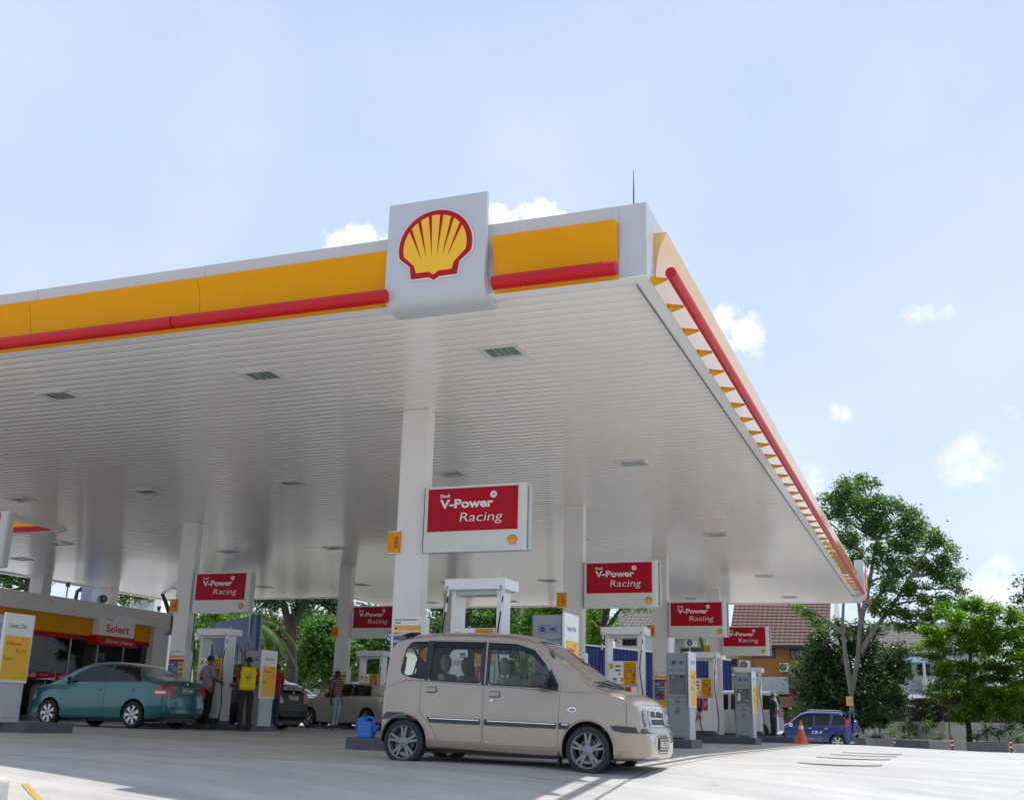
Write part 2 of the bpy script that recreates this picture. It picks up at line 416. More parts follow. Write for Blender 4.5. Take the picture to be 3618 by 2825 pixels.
# seams
SE = [-2.98-2.77*k for k in range(0, 8)]
mb = MB()
for x in SE[1:]: MB().box(x-.005, x+.005, YF-.0535, YF-.04, 5.81, ZT-.003).build('fascia_seam', ALU, canopy)
MB().box(-2.986, -2.978, YF-.0535, YF-.04, ZB+.04, ZT-.003).build('fascia_seam', ALU, canopy)
for k in range(1, 12): MB().box(XR+.0, XR+.0235, YF+2.8*k, YF+2.8*k+.012, 5.81, ZT).build('fascia_seam', ALU, canopy)
# yellow concave band : profile (out, z)
yp = [(0, 5.135), (.012, 5.2), (.02, 5.35), (.04, 5.5), (.075, 5.64), (.13, 5.76), (.145, 5.795), (.0, 5.80)]
def band_y(mb, x0, x1):  mb.prism([(YF-.05-a, z) for a, z in yp], 'x', x0, x1)
def band_x(mb, y0, y1):  mb.prism([(XR+.02+a, z) for a, z in yp], 'y', y0, y1)
def yband(name, runs):
    for k, (a, b, ax) in enumerate(runs):
        mb = MB(); (band_y if ax == 'x' else band_x)(mb, a, b)
        mb.build(name, YEL if ax == 'x' else YELR, canopy)
runs = [(-4.46, -2.99, 'x')]
xs_ = [-5.73]+SE[2:]+[XL1]
for a, b in zip(xs_, xs_[1:]): runs.append((b+.004, a-.004, 'x'))
ycuts = [11.2]+[11.2+2.8*k for k in range(1, 11)]+[41.7]
for a, b in zip(ycuts, ycuts[1:]): runs.append((a+.004, b-.004, 'y'))
runs.append((43.3, 44.4, 'y'))
yband('yellow_band', runs)
# notch band: flat yellow over red (front of the far wing)
MB().box(XL2, -22.95, YN-.18, YN-.165, 5.29, 5.9).build('yellow_band', YEL, canopy)
MB().box(XL2, -22.60, YN-.19, YN-.165, 5.14, 5.285).build('red_band', REDS, canopy)
# red tube, half-lens section on stand-offs
def lens(cx, cz, w, h, n=18):
    return [(cx+w*cos(2*pi*k/n), cz+h*sin(2*pi*k/n)*(1 if sin(2*pi*k/n) > 0 else .9)) for k in range(n)]
tubes = [(-4.40, -2.96, 'x'), (-8.74, -5.75, 'x'), (-11.56, -8.76, 'x'), (-14.3, -11.58, 'x'), (-17.1, -14.32, 'x'), (-19.9, -17.12, 'x'), (-22.3, -19.92, 'x')]
for a, b, ax in tubes:
    mb = MB(); mb.prism(lens(YF-.25, 5.185, .085, .085), 'x', a, b, sm=True); mb.build('red_tube', RED, canopy)
yt = [10.95]+[10.95+2.79*k for k in range(1, 11)]+[41.75]
for a, b in zip(yt, yt[1:]):
    mb = MB(); mb.prism(lens(XR+.26, 5.185, .062, .068), 'y', a+.005, b-.005, sm=True); mb.build('red_tube', RED, canopy)
mb = MB(); mb.prism(lens(XR+.26, 5.185, .062, .068), 'y', 43.4, 44.9, sm=True); mb.build('red_tube', RED, canopy)
# yellow wedge brackets under the right edge (tube supports)
y = 11.05
while y < 41:
    mb = MB(); a = XR+.03
    mb.add([(a,y-.075,5.12),(a+.17,y,5.14),(a,y+.075,5.12),(a,y-.075,5.18),(a+.17,y,5.17),(a,y+.075,5.18)], [(0,2,1),(3,4,5),(0,1,4,3),(1,2,5,4),(2,0,3,5)])
    mb.build('tube_bracket', YEL, canopy); y += .86
for x in [-3.2-.9*k for k in range(21)]:
    if -5.8 < x < -4.5: continue
    MB().box(x-.015, x+.015, YF-.19, YF-.04, 5.17, 5.21).build('tube_bracket', YELB, canopy)

def logo_box(name, x0, x1, parent):
    mb = MB(); pr = [(-.32, 6.38), (-.32, 5.30), (-.31, 5.21), (-.275, 5.13), (-.21, 5.075), (-.13, 5.06), (.10, 5.058), (.10, 5.12), (-.12, 5.14), (-.24, 5.35), (-.26, 6.38)]
    # side profile extruded along X ; coordinates y offset from fascia plane
    mb.prism([(YF+a+.12, z) for a, z in pr], 'x', x0, x1, sm=False)
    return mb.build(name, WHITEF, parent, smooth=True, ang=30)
lb = logo_box('logo_box', -5.80, -4.53, canopy)
mb = MB(); shell_emblem(mb, (-5.155, YF-.202, 5.775), (1,0,0), (0,0,1), (0,-1,0), .94, 0, 1, 2, .035)
mb.build('emblem', [YELB, REDS, WHITE], lb)
lb2 = MB(); pr = [(.30, 6.40), (.30, 5.30), (.28, 5.19), (.22, 5.10), (.12, 5.05), (-.1, 5.045), (-.1, 5.12), (.0, 5.14), (.0, 6.40)]
lb2.prism([(XR+a, z) for a, z in pr], 'y', 41.85, 43.25); lb2 = lb2.build('logo_box', WHITEF, canopy, smooth=True, ang=30)
mb = MB(); shell_emblem(mb, (XR+.302, 42.55, 5.78), (0,1,0), (0,0,1), (1,0,0), 1.0, 0, 1, 2, .05); mb.build('emblem', [YELB, REDS, WHITE], lb2)

rod = MB().tube([(0,0,-.65),(0,0,.15),(0,0,.48)], [.012,.010,.004], 6).tube([(0,0,-.72),(0,0,-.6)], .04, 8).build('lightning_rod', mat('dark_metal', (.08,.09,.1), .4, metal=.6))
rod.location = (-3.24, 12.5, 6.87-.0); tag(rod, 'thin dark lightning rod standing on the canopy roof near its corner', 'lightning rod')

# ceiling lights
def make_light():
    t = thing('ceiling_light', '', 'ceiling light')
    mb = MB(); w, h = .29, .25
    for a, b, c, d in ((-w,w,-h,-h+.06),(-w,w,h-.06,h),(-w,-w+.06,-h+.06,h-.06),(w-.06,w,-h+.06,h-.06)): mb.box(a,b,c,d,-.022,-.004)
    mb.build('frame', mat('light_frame', (.62,.62,.60), .35, var=.02), t)
    MB().quad((-w+.06,-h+.06,-.006),(-w+.06,h-.06,-.006),(w-.06,h-.06,-.006),(w-.06,-h+.06,-.006)).build('diffuser', mat('light_glass', (.20,.25,.23), .12, coat=1, var=.35, scale=9), t)
    mb = MB()
    for k in (-1, 0, 1): mb.box(k*.09-.004, k*.09+.004, -h+.06, h-.06, -.0105, -.0065)
    mb.build('louvre', ALU, t)
    return t
LX = [-5.17,-8.93,-12.66,-16.40,-20.05,-24.3,-28.2]; LY = [12.93,19.72,28.15,36.55,42.8]
onm = ['row one', 'row two', 'row three', 'row four', 'row five']
colw = ['rightmost', 'second from the right', 'third from the right', 'fourth from the right', 'fifth from the right', 'sixth from the right', 'seventh from the right']
lt0 = None
for j, y in enumerate(LY):
    for i, x in enumerate(LX):
        if (i >= 5 and j in (0, 1, 4)) or (i == 5 and j == 2): continue
        lab = 'recessed ceiling light, %s in %s counted from the front' % (colw[i], onm[j])
        if lt0 is None: lt0 = make_light(); o = lt0; o['label'] = lab
        else: o = dup(lt0, (0,0,0), label=lab)
        o['group'] = 'recessed lights in the canopy ceiling'; o.location = (x, y, HC-.002)
o = dup(lt0, (-24.3, 25.65, HC-.002), label='recessed square light in the ceiling of the far left wing, tinted yellow by the fascia', group='recessed lights in the canopy ceiling')

# ================================================================ columns, islands
CW, CDp = .46, .24
rowsY = {'8': 15.22, '6': 23.50, '4': 31.77, '2': 40.1}
XA, XB = -7.78, -18.25
def column(x, y, lab, z1=HC-.001, w=CW, d=CDp, z0=None):
    zb = gz(x, y)-.05 if z0 is None else z0
    o = MB().box(0, w, 0, d, 0, z1-zb).build('canopy_column', COLM, bevel=.006); o.location = (x, y, zb)
    return tag(o, lab, 'column', 'white columns holding up the canopy')
column(XA, rowsY['8'], 'nearest white canopy column, the one carrying the number 8')
column(XA, rowsY['6'], 'white canopy column behind the grey service tower, carrying the number 6')
column(XA, rowsY['4'], 'white canopy column carrying the yellow number 4 and the third sign on the right')
column(XA, rowsY['2'], 'farthest white canopy column of the right hand row')
column(XB, rowsY['6'], 'white canopy column right of the shop, carrying the number 14')
column(XB, rowsY['4'], 'white canopy column behind the man in the maroon striped shirt, carrying the number 12')
column(XB, rowsY['2'], 'white canopy column seen left between the pump legs of the nearest pump')
column(-31.27, 31.77, 'left of the two white columns rising behind the shop parapet', w=.62, d=.45)
column(-31.5, 35.7, 'right of the two white columns rising behind the shop parapet', w=.62, d=.45)

def island(x0, x1, y0, y1, z0, z1, lab):
    mb = MB(); c = .12
    mb.prism([(x0, y0), (x1, y0), (x1, y1), (x0, y1)], 'z', z0, z1)
    o = mb.build('pump_island', TILE, bevel=.012)
    # pale joints between the facing tiles
    mb = MB(); x = x0+.6
    while x < x1-.1: mb.box(x-.003, x+.003, y0-.0025, y0+.01, z0, z1-.012); x += .6
    mb.box(x0+.01, x1-.01, y0+.1, y0+.106, z1-.004, z1+.002)
    mb.build('tile_joint', mat('grout', (.03,.03,.04), .8), o)
    mb = MB(); mb.box(x0+.02, x1-.02, y0+.03, y1-.03, z1-.01, z1+.0035); mb.build('island_top', mat('island_concrete', (.16,.16,.17), .7, var=.15, scale=6), o)
    return tag(o, lab, 'kerb', 'dark tiled islands the pumps stand on')
IZ = {}
for nm, xc, rk, lab in (('8', XA, '8', 'dark tiled pump island right behind the beige van, blue watering can on its end'),
                   ('6', XA, '6', 'dark tiled island under the big grey service tower right of the van'),
                   ('4', XA, '4', 'dark tiled island under the smaller grey service tower'),
                   ('2', XA, '2', 'farthest dark tiled island, ending beside the traffic cone'),
                   ('14', XB, '6', 'dark tiled island where the attendant in the yellow vest stands'),
                   ('12', XB, '4', 'dark tiled island behind the beige sedan'),
                   ('10', XB, '2', 'dark tiled island hidden deep behind the cars')):
    y = rowsY[rk]; g0 = gz(xc+2.6, y); IZ[nm] = .165 if xc == XA else .165+.02
    island(xc-.42, xc+2.93, y-.45, y+.60, g0-.15, IZ[nm], lab)
island(-19.5, -14.2, 14.78, 15.9, -.1, .225, 'dark tiled island at the left edge under the grey service tower'); IZ['L'] = .225
# ================================================================ fuel signs on the columns
def spinner(mb, c, ux, uz, n, r, mw, mr_):
    c = Vector(c); ux = Vector(ux); uz = Vector(uz); n = Vector(n)
    k = 24; ring = [c+ux*(r*cos(2*pi*i/k))+uz*(r*sin(2*pi*i/k)) for i in range(k)]
    mb.add(ring+[c], [(i, (i+1) % k, k) for i in range(k)], mw)
    q = 8
    pts = []
    for i in range(2*q):
        rr = (.48 if i % 2 == 0 else .17)*r; a = pi*i/q+(.25 if i % 2 == 0 else 0); pts.append(c+n*.002+ux*(rr*cos(a))+uz*(rr*sin(a)))
    mb.add(pts+[c+n*.002], [(i, (i+1) % (2*q), 2*q) for i in range(2*q)], mr_)
def make_sign():
    t = thing('fuel_sign', '', 'sign')
    # board 1.70 x 1.01, rounded outer (right) edge; origin lower left front corner
    prof = [(0, 0), (1.55, 0), (1.61, .012), (1.655, .045), (1.68, .09), (1.68, .17), (0, .17)]
    b = MB(); b.prism(prof, 'z', 0, 1.01, sm=False); b = b.build('board', mat('sign_board', (.62,.63,.58), .3, coat=.3, var=.03), t, smooth=True, ang=50)
    MB().box(1.684, 1.70, .05, .175, .01, .985).build('board_edge', ALU, t)
    MB().box(-.02, -.002, .01, .16, 0, 1.01).build('wall_bracket', mat('sign_gasket', (.07,.09,.085), .5), t)
    r = MB().box(.055, 1.535, -.004, .002, .315, .975).build('red_panel', REDS, t)
    mb = MB(); n = (0,-1,0)
    put_text(mb, 'Shell', (.255,-.008,.835), (1,0,0), (0,0,1), .055, .165, .02)
    put_text(mb, 'V-Power', (.255,-.008,.672), (1,0,0), (0,0,1), .135, .885, .035)
    put_text(mb, 'Racing', (.595,-.008,.455), (1,0,0), (0,0,1), .150, .70, -.006, .12)
    spinner(mb, (1.14,-.008,.855), (1,0,0), (0,0,1), (0,-1,0), .054, 0, 1)
    mb.build('lettering', [WLET, REDS], r)
    mb = MB(); shell_emblem(mb, (1.455,-.004,.158), (1,0,0), (0,0,1), n, .155); mb.build('emblem', [YELB, REDS], t)
    return t
s0 = make_sign(); SX = XA+.525
def place_sign(x, y, lab, first=[True]):
    if first[0]: o = s0; first[0] = False; o['label'] = lab; o['group'] = 'red and white fuel signs on the columns'
    else: o = dup(s0, (0,0,0), label=lab, group='red and white fuel signs on the columns')
    o.location = (x, y, 2.872)
place_sign(SX, 15.13-.03, 'largest red and white fuel sign, on the nearest column above the beige van')
place_sign(SX, rowsY['6']-.10, 'red and white fuel sign on the column with the number 6')
place_sign(SX, rowsY['4']-.10, 'red and white fuel sign third from the left on the right hand columns')
place_sign(SX, rowsY['2']-.10, 'smallest red and white fuel sign, overlapping the tiled house roof')
place_sign(XB+.62, rowsY['6']-.10, 'red and white fuel sign on the column beside the shop, above the striped shirt man')
place_sign(XB+.62, rowsY['4']-.10, 'dim red and white fuel sign partly hidden by the nearest column')
place_sign(-17.30, 15.1, 'white fuel sign board of which only the right edge shows at the left border')

def number_sign(x, y, num, lab, hidden=False):
    t = thing('number_sign', lab, 'sign', (x, y, 2.895), 0, 'yellow pump number plates on the columns')
    pr = [(-.14, .03), (-.125, .005), (-.07, -.012), (.0, -.012), (.085, -.004), (.085, .03)]
    b = MB().prism(pr, 'z', .008, .332).build('plate', YEL, t, smooth=True, ang=40)
    MB().prism([(a*1.03, b_-.003 if b_ < .02 else b_-.002) for a, b_ in pr], 'z', -.004, .0079).build('end_cap', WHITE, t)
    MB().prism([(a*1.03, b_-.003 if b_ < .02 else b_-.002) for a, b_ in pr], 'z', .3321, .342).build('end_cap', WHITE, t)
    mb = MB(); put_text(mb, num, (.028 if len(num) == 1 else .012, -.0135, .085), (1,0,0), (0,0,1), .175, .075 if len(num) == 1 else .13, .02, align='c')
    mb.build('numeral', REDL, t)
    t.scale = (1.0, 1, 1)
number_sign(XA-.005, rowsY['8']-.035, '8', 'yellow plate with a red 8 on the left edge of the nearest column')
number_sign(XA-.005, rowsY['6']-.035, '6', 'yellow plate with a red 6 on the column left of the second largest sign')
number_sign(XA-.005, rowsY['4']-.035, '4', 'yellow plate with a red 4 behind the top of the dispenser')
number_sign(XA-.005, rowsY['2']-.035, '2', 'small yellow plate on the farthest right hand column')
number_sign(XB-.005, rowsY['6']-.035, '14', 'yellow plate with a red 14 on the column right of the shop')
number_sign(XB-.005, rowsY['4']-.035, '12', 'yellow plate with a red 12 on the column behind the beige sedan')

# ---- safety posters on the columns
def make_poster(lab, x, y, z):
    t = thing('safety_poster', lab, 'poster', (x, y, z), 0, 'safety posters fixed low on the columns')
    MB().box(0, .47, 0, .03, -1.2, 0).build('backing', WHITE, t, bevel=.008)
    MB().box(.008, .462, -.003, .001, -.215, -.13).build('warning_strip', YELB, t)
    mb = MB(); put_text(mb, 'Untuk Keselamatan', (.02,-.003,-.062), (1,0,0), (0,0,1), .03, .36, .015)
    put_text(mb, 'Anda', (.02,-.003,-.108), (1,0,0), (0,0,1), .03, .10, .015); mb.build('lettering', mat('navy_letter', (.03,.05,.16), .5, var=0), t)
    mb = MB()
    for k in range(6):
        cx = .045+k*.075; m = 0 if k == 0 else (3 if k == 5 else 1)
        if k == 0: mb.add([(cx-.022,-.005,-.19),(cx+.022,-.005,-.19),(cx,-.005,-.148)], [(0,1,2)], 0)
        else:
            for r, mm, o in ((.023, m, -.005), (.017, 2 if m == 1 else 2, -.0065), (.008, m, -.008)):
                mb.add([(cx+r*cos(2*pi*i/14), o, -.17+r*sin(2*pi*i/14)) for i in range(14)], [list(range(14))], mm)
    mb.build('pictogram', [DARK, REDL, WLET, BLUEL], t)
    MB().box(.008, .462, -.003, .001, -.30, -.235).build('red_strip', REDS, t)
    MB().box(.008, .30, -.003, .001, -.80, -.302).build('picture', mat('poster_sea', (.03,.17,.38), .4, var=.7, scale=7), t)
    MB().box(.302, .462, -.003, .001, -1.0, -.302).build('yellow_column', YELB, t)
    MB().box(.008, .30, -.003, .001, -1.0, -.802).build('yellow_foot', YELB, t)
    mb = MB()
    for k in range(5): mb.sphere((.382, -.004, -.36-.12*k), (.055,.004,.022), 6)
    mb.sphere((.15,-.004,-.66), (.10,.004,.05), 8, 1)
    mb.build('pictured_cars', [mat('car_print', (.22,.10,.02), .5, var=.3), REDS], t)
    mb = MB(); put_text(mb, 'BAWA', (.02,-.004,-.385), (1,0,0), (0,0,1), .04, .13, .02)
    put_text(mb, 'Bantuan Hebat', (.085,-.004,-.46), (1,0,0), (0,0,1), .035, .20, .02); put_text(mb, 'dari kami', (.13,-.004,-.52), (1,0,0), (0,0,1), .035, .15, .02)
    mb.build('slogan', WLET, t)
    return t
make_poster('safety poster on the nearest column, just above the rear of the beige van', -7.72, 15.17, 1.93)
make_poster('safety poster right beside the grey service tower, on the number 4 column', -7.72, rowsY['4']-.06, 1.93)
make_poster('safety poster on the number 6 column, hidden behind the tall service tower', -7.72, rowsY['6']-.06, 1.93)
make_poster('safety poster on the number 14 column, above the boot of the teal sedan', -18.2, rowsY['6']-.06, 1.97)
make_poster('safety poster on the number 12 column, behind the man in maroon', -18.2, rowsY['4']-.06, 1.97)
for x, y, lab in ((XA, rowsY['8'], 'nearest column above the van roof'), (XB, rowsY['6'], 'column left of the striped shirt man'), (XB, rowsY['4'], 'column behind the maroon striped man'), (XA, rowsY['6'], 'column hidden behind the tall grey tower')):
    o = MB().box(0, .022, 0, .30, .5, 1.92).build('side_frame', WHITE, bevel=.006); o.location = (x+CW+.03, y-.03, 0)
    tag(o, 'narrow white frame on the '+lab, 'frame', 'narrow frames beside the safety posters')

# ================================================================ dispensers
TAGP = mat('tag_panel', (.55,.02,.03), .45, var=.05)
def make_dispenser(num, prod='V-Power'):
    t = thing('fuel_dispenser', '', 'fuel pump')
    # x 0..0.97 , y 0..0.58 , z from island top
    MB().box(.0, .965, 0, .575, 2.125, 2.285).build('header', WHITE, t, bevel=.006)
    MB().box(.12, .85, .13, .45, 2.06, 2.1248).build('header_rail', mat('rail', (.6,.6,.58), .4), t)
    for x in (.075, .80):
        MB().box(x, x+.075, .10, .47, .10, 2.1245).build('leg', WHITE, t, bevel=.004)
    MB().box(.155, .795, .06, .515, 1.10, 1.57).build('head_unit', WHITE, t, bevel=.006)
    MB().box(.155, .795, .08, .495, 1.04, 1.0995).build('ledge', ALU, t)
    MB().box(.155, .795, .05, .525, .155, 1.0395).build('cabinet', WHITE, t, bevel=.006)
    MB().box(.08, .87, .08, .49, 0, .1545).build('plinth', mat('plinth_paint', (.08,.09,.12), .5), t)
    f = .0575
    d = MB().box(.185, .495, f-.004, f+.004, 1.12, 1.555).build('display_board', mat('display_white', (.78,.78,.75), .3, coat=.3, var=.02), t)
    mb = MB()
    for z in (1.44, 1.355): mb.box(.315, .435, f-.007, f-.003, z, z+.045)
    mb.box(.375, .435, f-.007, f-.003, 1.285, 1.315); mb.build('readout', SCREEN, t)
    mb = MB(); mb.box(.185, .28, f-.0075, f-.0035, 1.40, 1.52); mb.build('number_tile', YELB, t)
    mb = MB(); put_text(mb, num, (.232, f-.009, 1.425), (1,0,0), (0,0,1), .075, .04 if len(num) == 1 else .075, .02, align='c'); mb.build('numeral', REDL, t)
    mb = MB(); mb.box(.27, .35, f-.007, f-.0035, 1.18, 1.215); mb.box(.27, .35, f-.007, f-.0035, 1.15, 1.165); mb.build('notice', DARK, t)
    mb = MB(); mb.box(.435, .488, f-.007, f-.0035, 1.15, 1.225, 0)
    mb.sphere((.4615, f-.007, 1.187), (.018,.003,.018), 6, 1); mb.sphere((.4615, f-.0095, 1.187), (.007,.003,.007), 5, 0); mb.build('product_tile', [mat('orange_tile', (.75,.16,.02), .4, var=0), YELB], t)
    y = MB().box(.50, .775, f-.005, f+.004, 1.085, 1.56).build('payment_panel', YEL, t)
    mb = MB()
    for a, b, c, e in ((.54,.745,1.20,1.207),(.54,.745,1.43,1.437),(.54,.547,1.207,1.43),(.738,.745,1.207,1.43)): mb.box(a, b, f-.010, f-.004, c, e)
    mb.build('reader_frame', DARK, y)
    MB().box(.585, .68, f-.012, f-.004, 1.335, 1.40).build('screen', SCREEN, y)
    mb = MB()
    for i in range(3):
        for j in range(4): mb.box(.655+i*.018, .668+i*.018, f-.012, f-.004, 1.235+j*.018, 1.246+j*.018)
    mb.build('keypad', mat('key_orange', (.62,.25,.02), .5), y)
    MB().box(.71, .735, f-.02, f-.004, 1.25, 1.31).build('card_slot', DARK, y)
    mb = MB(); mb.sphere((.70, f-.006, 1.14), (.05,.004,.018), 8, 0); put_text(mb, 'Guna Kad Kredit', (.56, f-.008, 1.50), (1,0,0), (0,0,1), .018, .15, .01, m=1)
    put_text(mb, 'di sini', (.56, f-.008, 1.465), (1,0,0), (0,0,1), .018, .06, .01, m=1); mb.build('printed_ad', [mat('ad_red', (.35,.03,.02), .5), DARK], y)
    # lower cabinet face
    f = .0475
    mb = MB(); mb.prism([(.36,.70),(.50,.70),(.52,.74),(.52,1.0),(.50,1.03),(.38,1.03),(.36,1.0)], 'y', f-.02, f+.01); mb.build('nozzle_boot', DARK, t, bevel=.004)
    mb = MB(); mb.tube([(.44,f-.05,.98),(.43,f-.06,.90),(.44,f-.07,.82),(.47,f-.05,.76)], [.03,.034,.026,.014], 8, 0)
    mb.tube([(.40,f-.05,.93),(.385,f-.06,.86),(.40,f-.06,.80),(.43,f-.06,.78)], .009, 6, 1); mb.tube([(.44,f-.03,.80),(.45,f-.04,.70),(.50,f-.03,.66)], [.02,.022,.016], 7, 1)
    mb.build('nozzle', [mat('nozzle_red', (.55,.02,.04), .35, coat=.3), RUB], t)
    g = MB().box(.535, .665, f-.006, f+.004, .70, 1.035).build('grade_tag', TAGP, t)
    mb = MB(); put_text(mb, prod, (.61, f-.008, .86), (0,0,1), (-1,0,0), .045, .15, .01, align='c'); put_text(mb, 'Racing', (.645, f-.008, .90), (0,0,1), (-1,0,0), .028, .09, 0, .12, align='c'); mb.build('lettering', WLET, g)
    mb = MB(); shell_emblem(mb, (.43, f-.004, .50), (1,0,0), (0,0,1), (0,-1,0), .14, 0, 1); mb.build('emblem', [YELB, mat('orange_red', (.62,.12,.02), .4)], t)
    MB().box(.165, .225, f-.005, f+.004, .16, .62).build('yellow_stripe', YELB, t); MB().box(.226, .29, f-.005, f+.004, .16, .62).build('red_stripe', REDS, t)
    # hoses from the header
    def hose(pts, r=.011):
        P = [Vector(p) for p in pts]; out = []
        for i in range(len(P)-1):
            for k in range(6):
                q = k/6; a = P[max(i-1, 0)]; b = P[i]; c = P[i+1]; d = P[min(i+2, len(P)-1)]
                out.append(.5*((2*b)+(c-a)*q+(2*a-5*b+4*c-d)*q*q+(3*b-a-3*c+d)*q**3))
        out.append(P[-1]); return out
    def make_hose(x, y, pts):
        h = MB().tube(hose([(x, y, 2.125), (x-.005, y-.01, 2.0), (x-.03, y-.03, 1.75)]+pts), .0125, 8).build('hose', RUB, t)
        MB().tube([(x, y, 2.12), (x-.004, y-.008, 2.02)], [.022,.016], 8).build('swivel', STEEL, h)
        MB().tube([(x-.013, y-.014, 1.93), (x-.024, y-.024, 1.80)], .019, 8).build('breakaway', STEEL, h)
    make_hose(.055, .03, [(-.02,-.01,1.3), (.0,-.03,.6), (.05,-.05,.12), (.14,-.06,.04), (.24,-.03,.1), (.33,-.02,.4), (.42,-.01,.70)])
    make_hose(.93, .03, [(.87,-.01,1.4), (.93,-.03,.9), (.98,-.05,.45), (.95,-.08,.12), (.86,-.09,-.03), (.70,-.06,-.02), (.52,-.03,.14), (.45,-.02,.45), (.45,-.01,.68)])
    for x, yy in ((.15, .28), (.82, .28)):
        mb = MB(); pts = [(x+.03*cos(a), yy, 2.32+.03*sin(a)) for a in [2*pi*k/16 for k in range(17)]]; mb.tube(pts, .007, 6, caps=False); mb.tube([(x,yy,2.283),(x,yy,2.295)], .012, 8)
        mb.build('lifting_eye', STEEL, t)
    mb = MB()
    for x in (.03, .88): mb.box(x, x+.035, -.0035, .002, 2.14, 2.175)
    for k, x in enumerate((.03, .88)): MB().box(x, x+.035, -.0035, .002, 2.14, 2.175).build('green_sticker', mat('green_sticker', (.05,.35,.09), .5), t)
    return t
spots = [(-6.80, 14.95, '8', 'nearest fuel dispenser, its white header and legs rising above the beige van roof'),
         (-6.83, rowsY['6']-.27, '6', 'white fuel dispenser with the yellow payment panel right of the van windscreen'),
         (-6.83, rowsY['4']-.27, '4', 'white fuel dispenser behind the taller grey service tower'),
         (-6.83, rowsY['2']-.27, '2', 'farthest white fuel dispenser, beside the white minivan'),
         (XB+.95, rowsY['6']-.27, '14', 'white fuel dispenser the man in the striped shirt is standing at'),
         (XB+.95, rowsY['4']-.27, '12', 'white fuel dispenser behind the boot of the beige sedan')]
for x, y, num, lab in spots:
    d = make_dispenser(num); d.location = (x, y, IZ[num]); tag(d, lab, group='white fuel dispensers')

# ================================================================ service towers
def make_tower():
    t = thing('service_tower', '', 'service tower')
    b = MB(); b.box(0, .47, .02, .60, 0, 1.745); b.build('housing', GREY, t, bevel=.006)
    # recessed faces made of proud frames
    mb = MB(); mb.box(.03, .44, .006, .02, 1.40, 1.70); mb.build('icon_board', GREY, t, bevel=.006)
    mb = MB()
    for a, b_, c, e in ((.03,.055,.86,1.36),(.415,.44,.86,1.36),(.055,.415,1.30,1.36),(.055,.415,.86,.90)): mb.box(a, b_, -.01, .02, c, e)
    mb.build('niche_frame', GREY, t, bevel=.004)
    MB().quad((.056,.0185,.901),(.414,.0185,.901),(.414,.0185,1.299),(.056,.0185,1.299)).build('niche', mat('niche_shade', (.17,.18,.19), .6, var=.2, scale=8), t)
    mb = MB(); mb.sphere((.14,.0,1.25), (.035,.02,.018), 6, 0); mb.sphere((.33,.0,1.26), (.03,.02,.025), 6, 1); mb.build('tap', [STEEL, DARK], t)
    for z0, z1 in ((.70, .85), (.50, .685), (.06, .38)):
        MB().box(.035, .435, .008, .02, z0, z1).build('door', GREY, t, bevel=.008)
    mb = MB(); mb.box(.08, .36, .004, .019, .015, .04); mb.build('vent', DARK, t)
    def icon(x, z, s):
        mb = MB()
        for a, b_, c, e in ((x, x+s, z, z+.004), (x, x+s, z+s-.004, z+s), (x, x+.004, z+.004, z+s-.004), (x+s-.004, x+s, z+.004, z+s-.004)): mb.box(a, b_, .001, .007, c, e)
        return mb
    i1 = icon(.10, 1.49, .115); i1.prism([(.125,1.51),(.19,1.51),(.195,1.57),(.16,1.585),(.125,1.58)], 'y', .001, .007); i1.build('pictogram', BLUEL, t)
    i2 = icon(.255, 1.49, .115); i2.prism([(.275,1.54),(.30,1.52),(.35,1.52),(.35,1.57),(.30,1.57),(.285,1.565)], 'y', .001, .007); i2.build('pictogram', BLUEL, t)
    i3 = icon(.18, .73, .10); i3.prism([(.20,.745),(.26,.745),(.265,.765),(.195,.765)], 'y', .001, .007); i3.tube([(.23,.004,.765),(.22,.004,.81)], .004, 5); i3.build('pictogram', BLUEL, t)
    i4 = icon(.18, .54, .10); i4.tube([(.24,.004,.55),(.24,.004,.60)], .009, 6); i4.sphere((.24,.004,.618), (.009,.003,.009), 5); i4.prism([(.195,.55),(.215,.55),(.218,.58),(.192,.58)], 'y', .001, .007); i4.build('pictogram', BLUEL, t)
    # side panel (faces right) with bevelled outer edge, lower grey-white door
    p = MB(); p.prism([(.472,-.05),(.50,-.055),(.512,-.04),(.512,.60),(.50,.625),(.472,.62)], 'z', .635, 1.775); p = p.build('side_panel', WHITE, t, bevel=.004)
    q = MB().box(.510, .515, .0, .585, .68, 1.40).build('yellow_panel', YELB, p)
    mb = MB(); X = .5175
    put_text(mb, 'V-Power', (X,.045,1.245), (0,1,0), (0,0,1), .062, .35, .018, m=0)
    put_text(mb, 'Racing', (X,.27,1.135), (0,1,0), (0,0,1), .066, .245, -.008, .12, m=0)
    put_text(mb, 'Super', (X,.02,1.0), (0,1,0), (0,0,1), .062, .21, .006, m=1)
    mb.tube([(X,.40+.016*cos(a),1.34+.019*sin(a)) for a in [2*pi*k/12 for k in range(13)]], .003, 4, 0, caps=False)
    mb.build('lettering', [REDL, GRNL], q)
    mb = MB(); put_text(mb, 'Layan Diri', (.5135,.055,1.535), (0,1,0), (0,0,1), .075, .40, .012, m=0); mb.build('heading', BLUEL, p)
    MB().box(.471, .478, .03, .59, .0, .632).build('side_cover', GREYL, t)
    mb = MB()
    for a, b_, c, e in ((.09,.53,.07,.074),(.09,.094,.074,.56),(.526,.53,.074,.60)): mb.box(.478, .4795, a, b_, c, e)
    mb.build('cover_seam', GREYD, t)
    return t
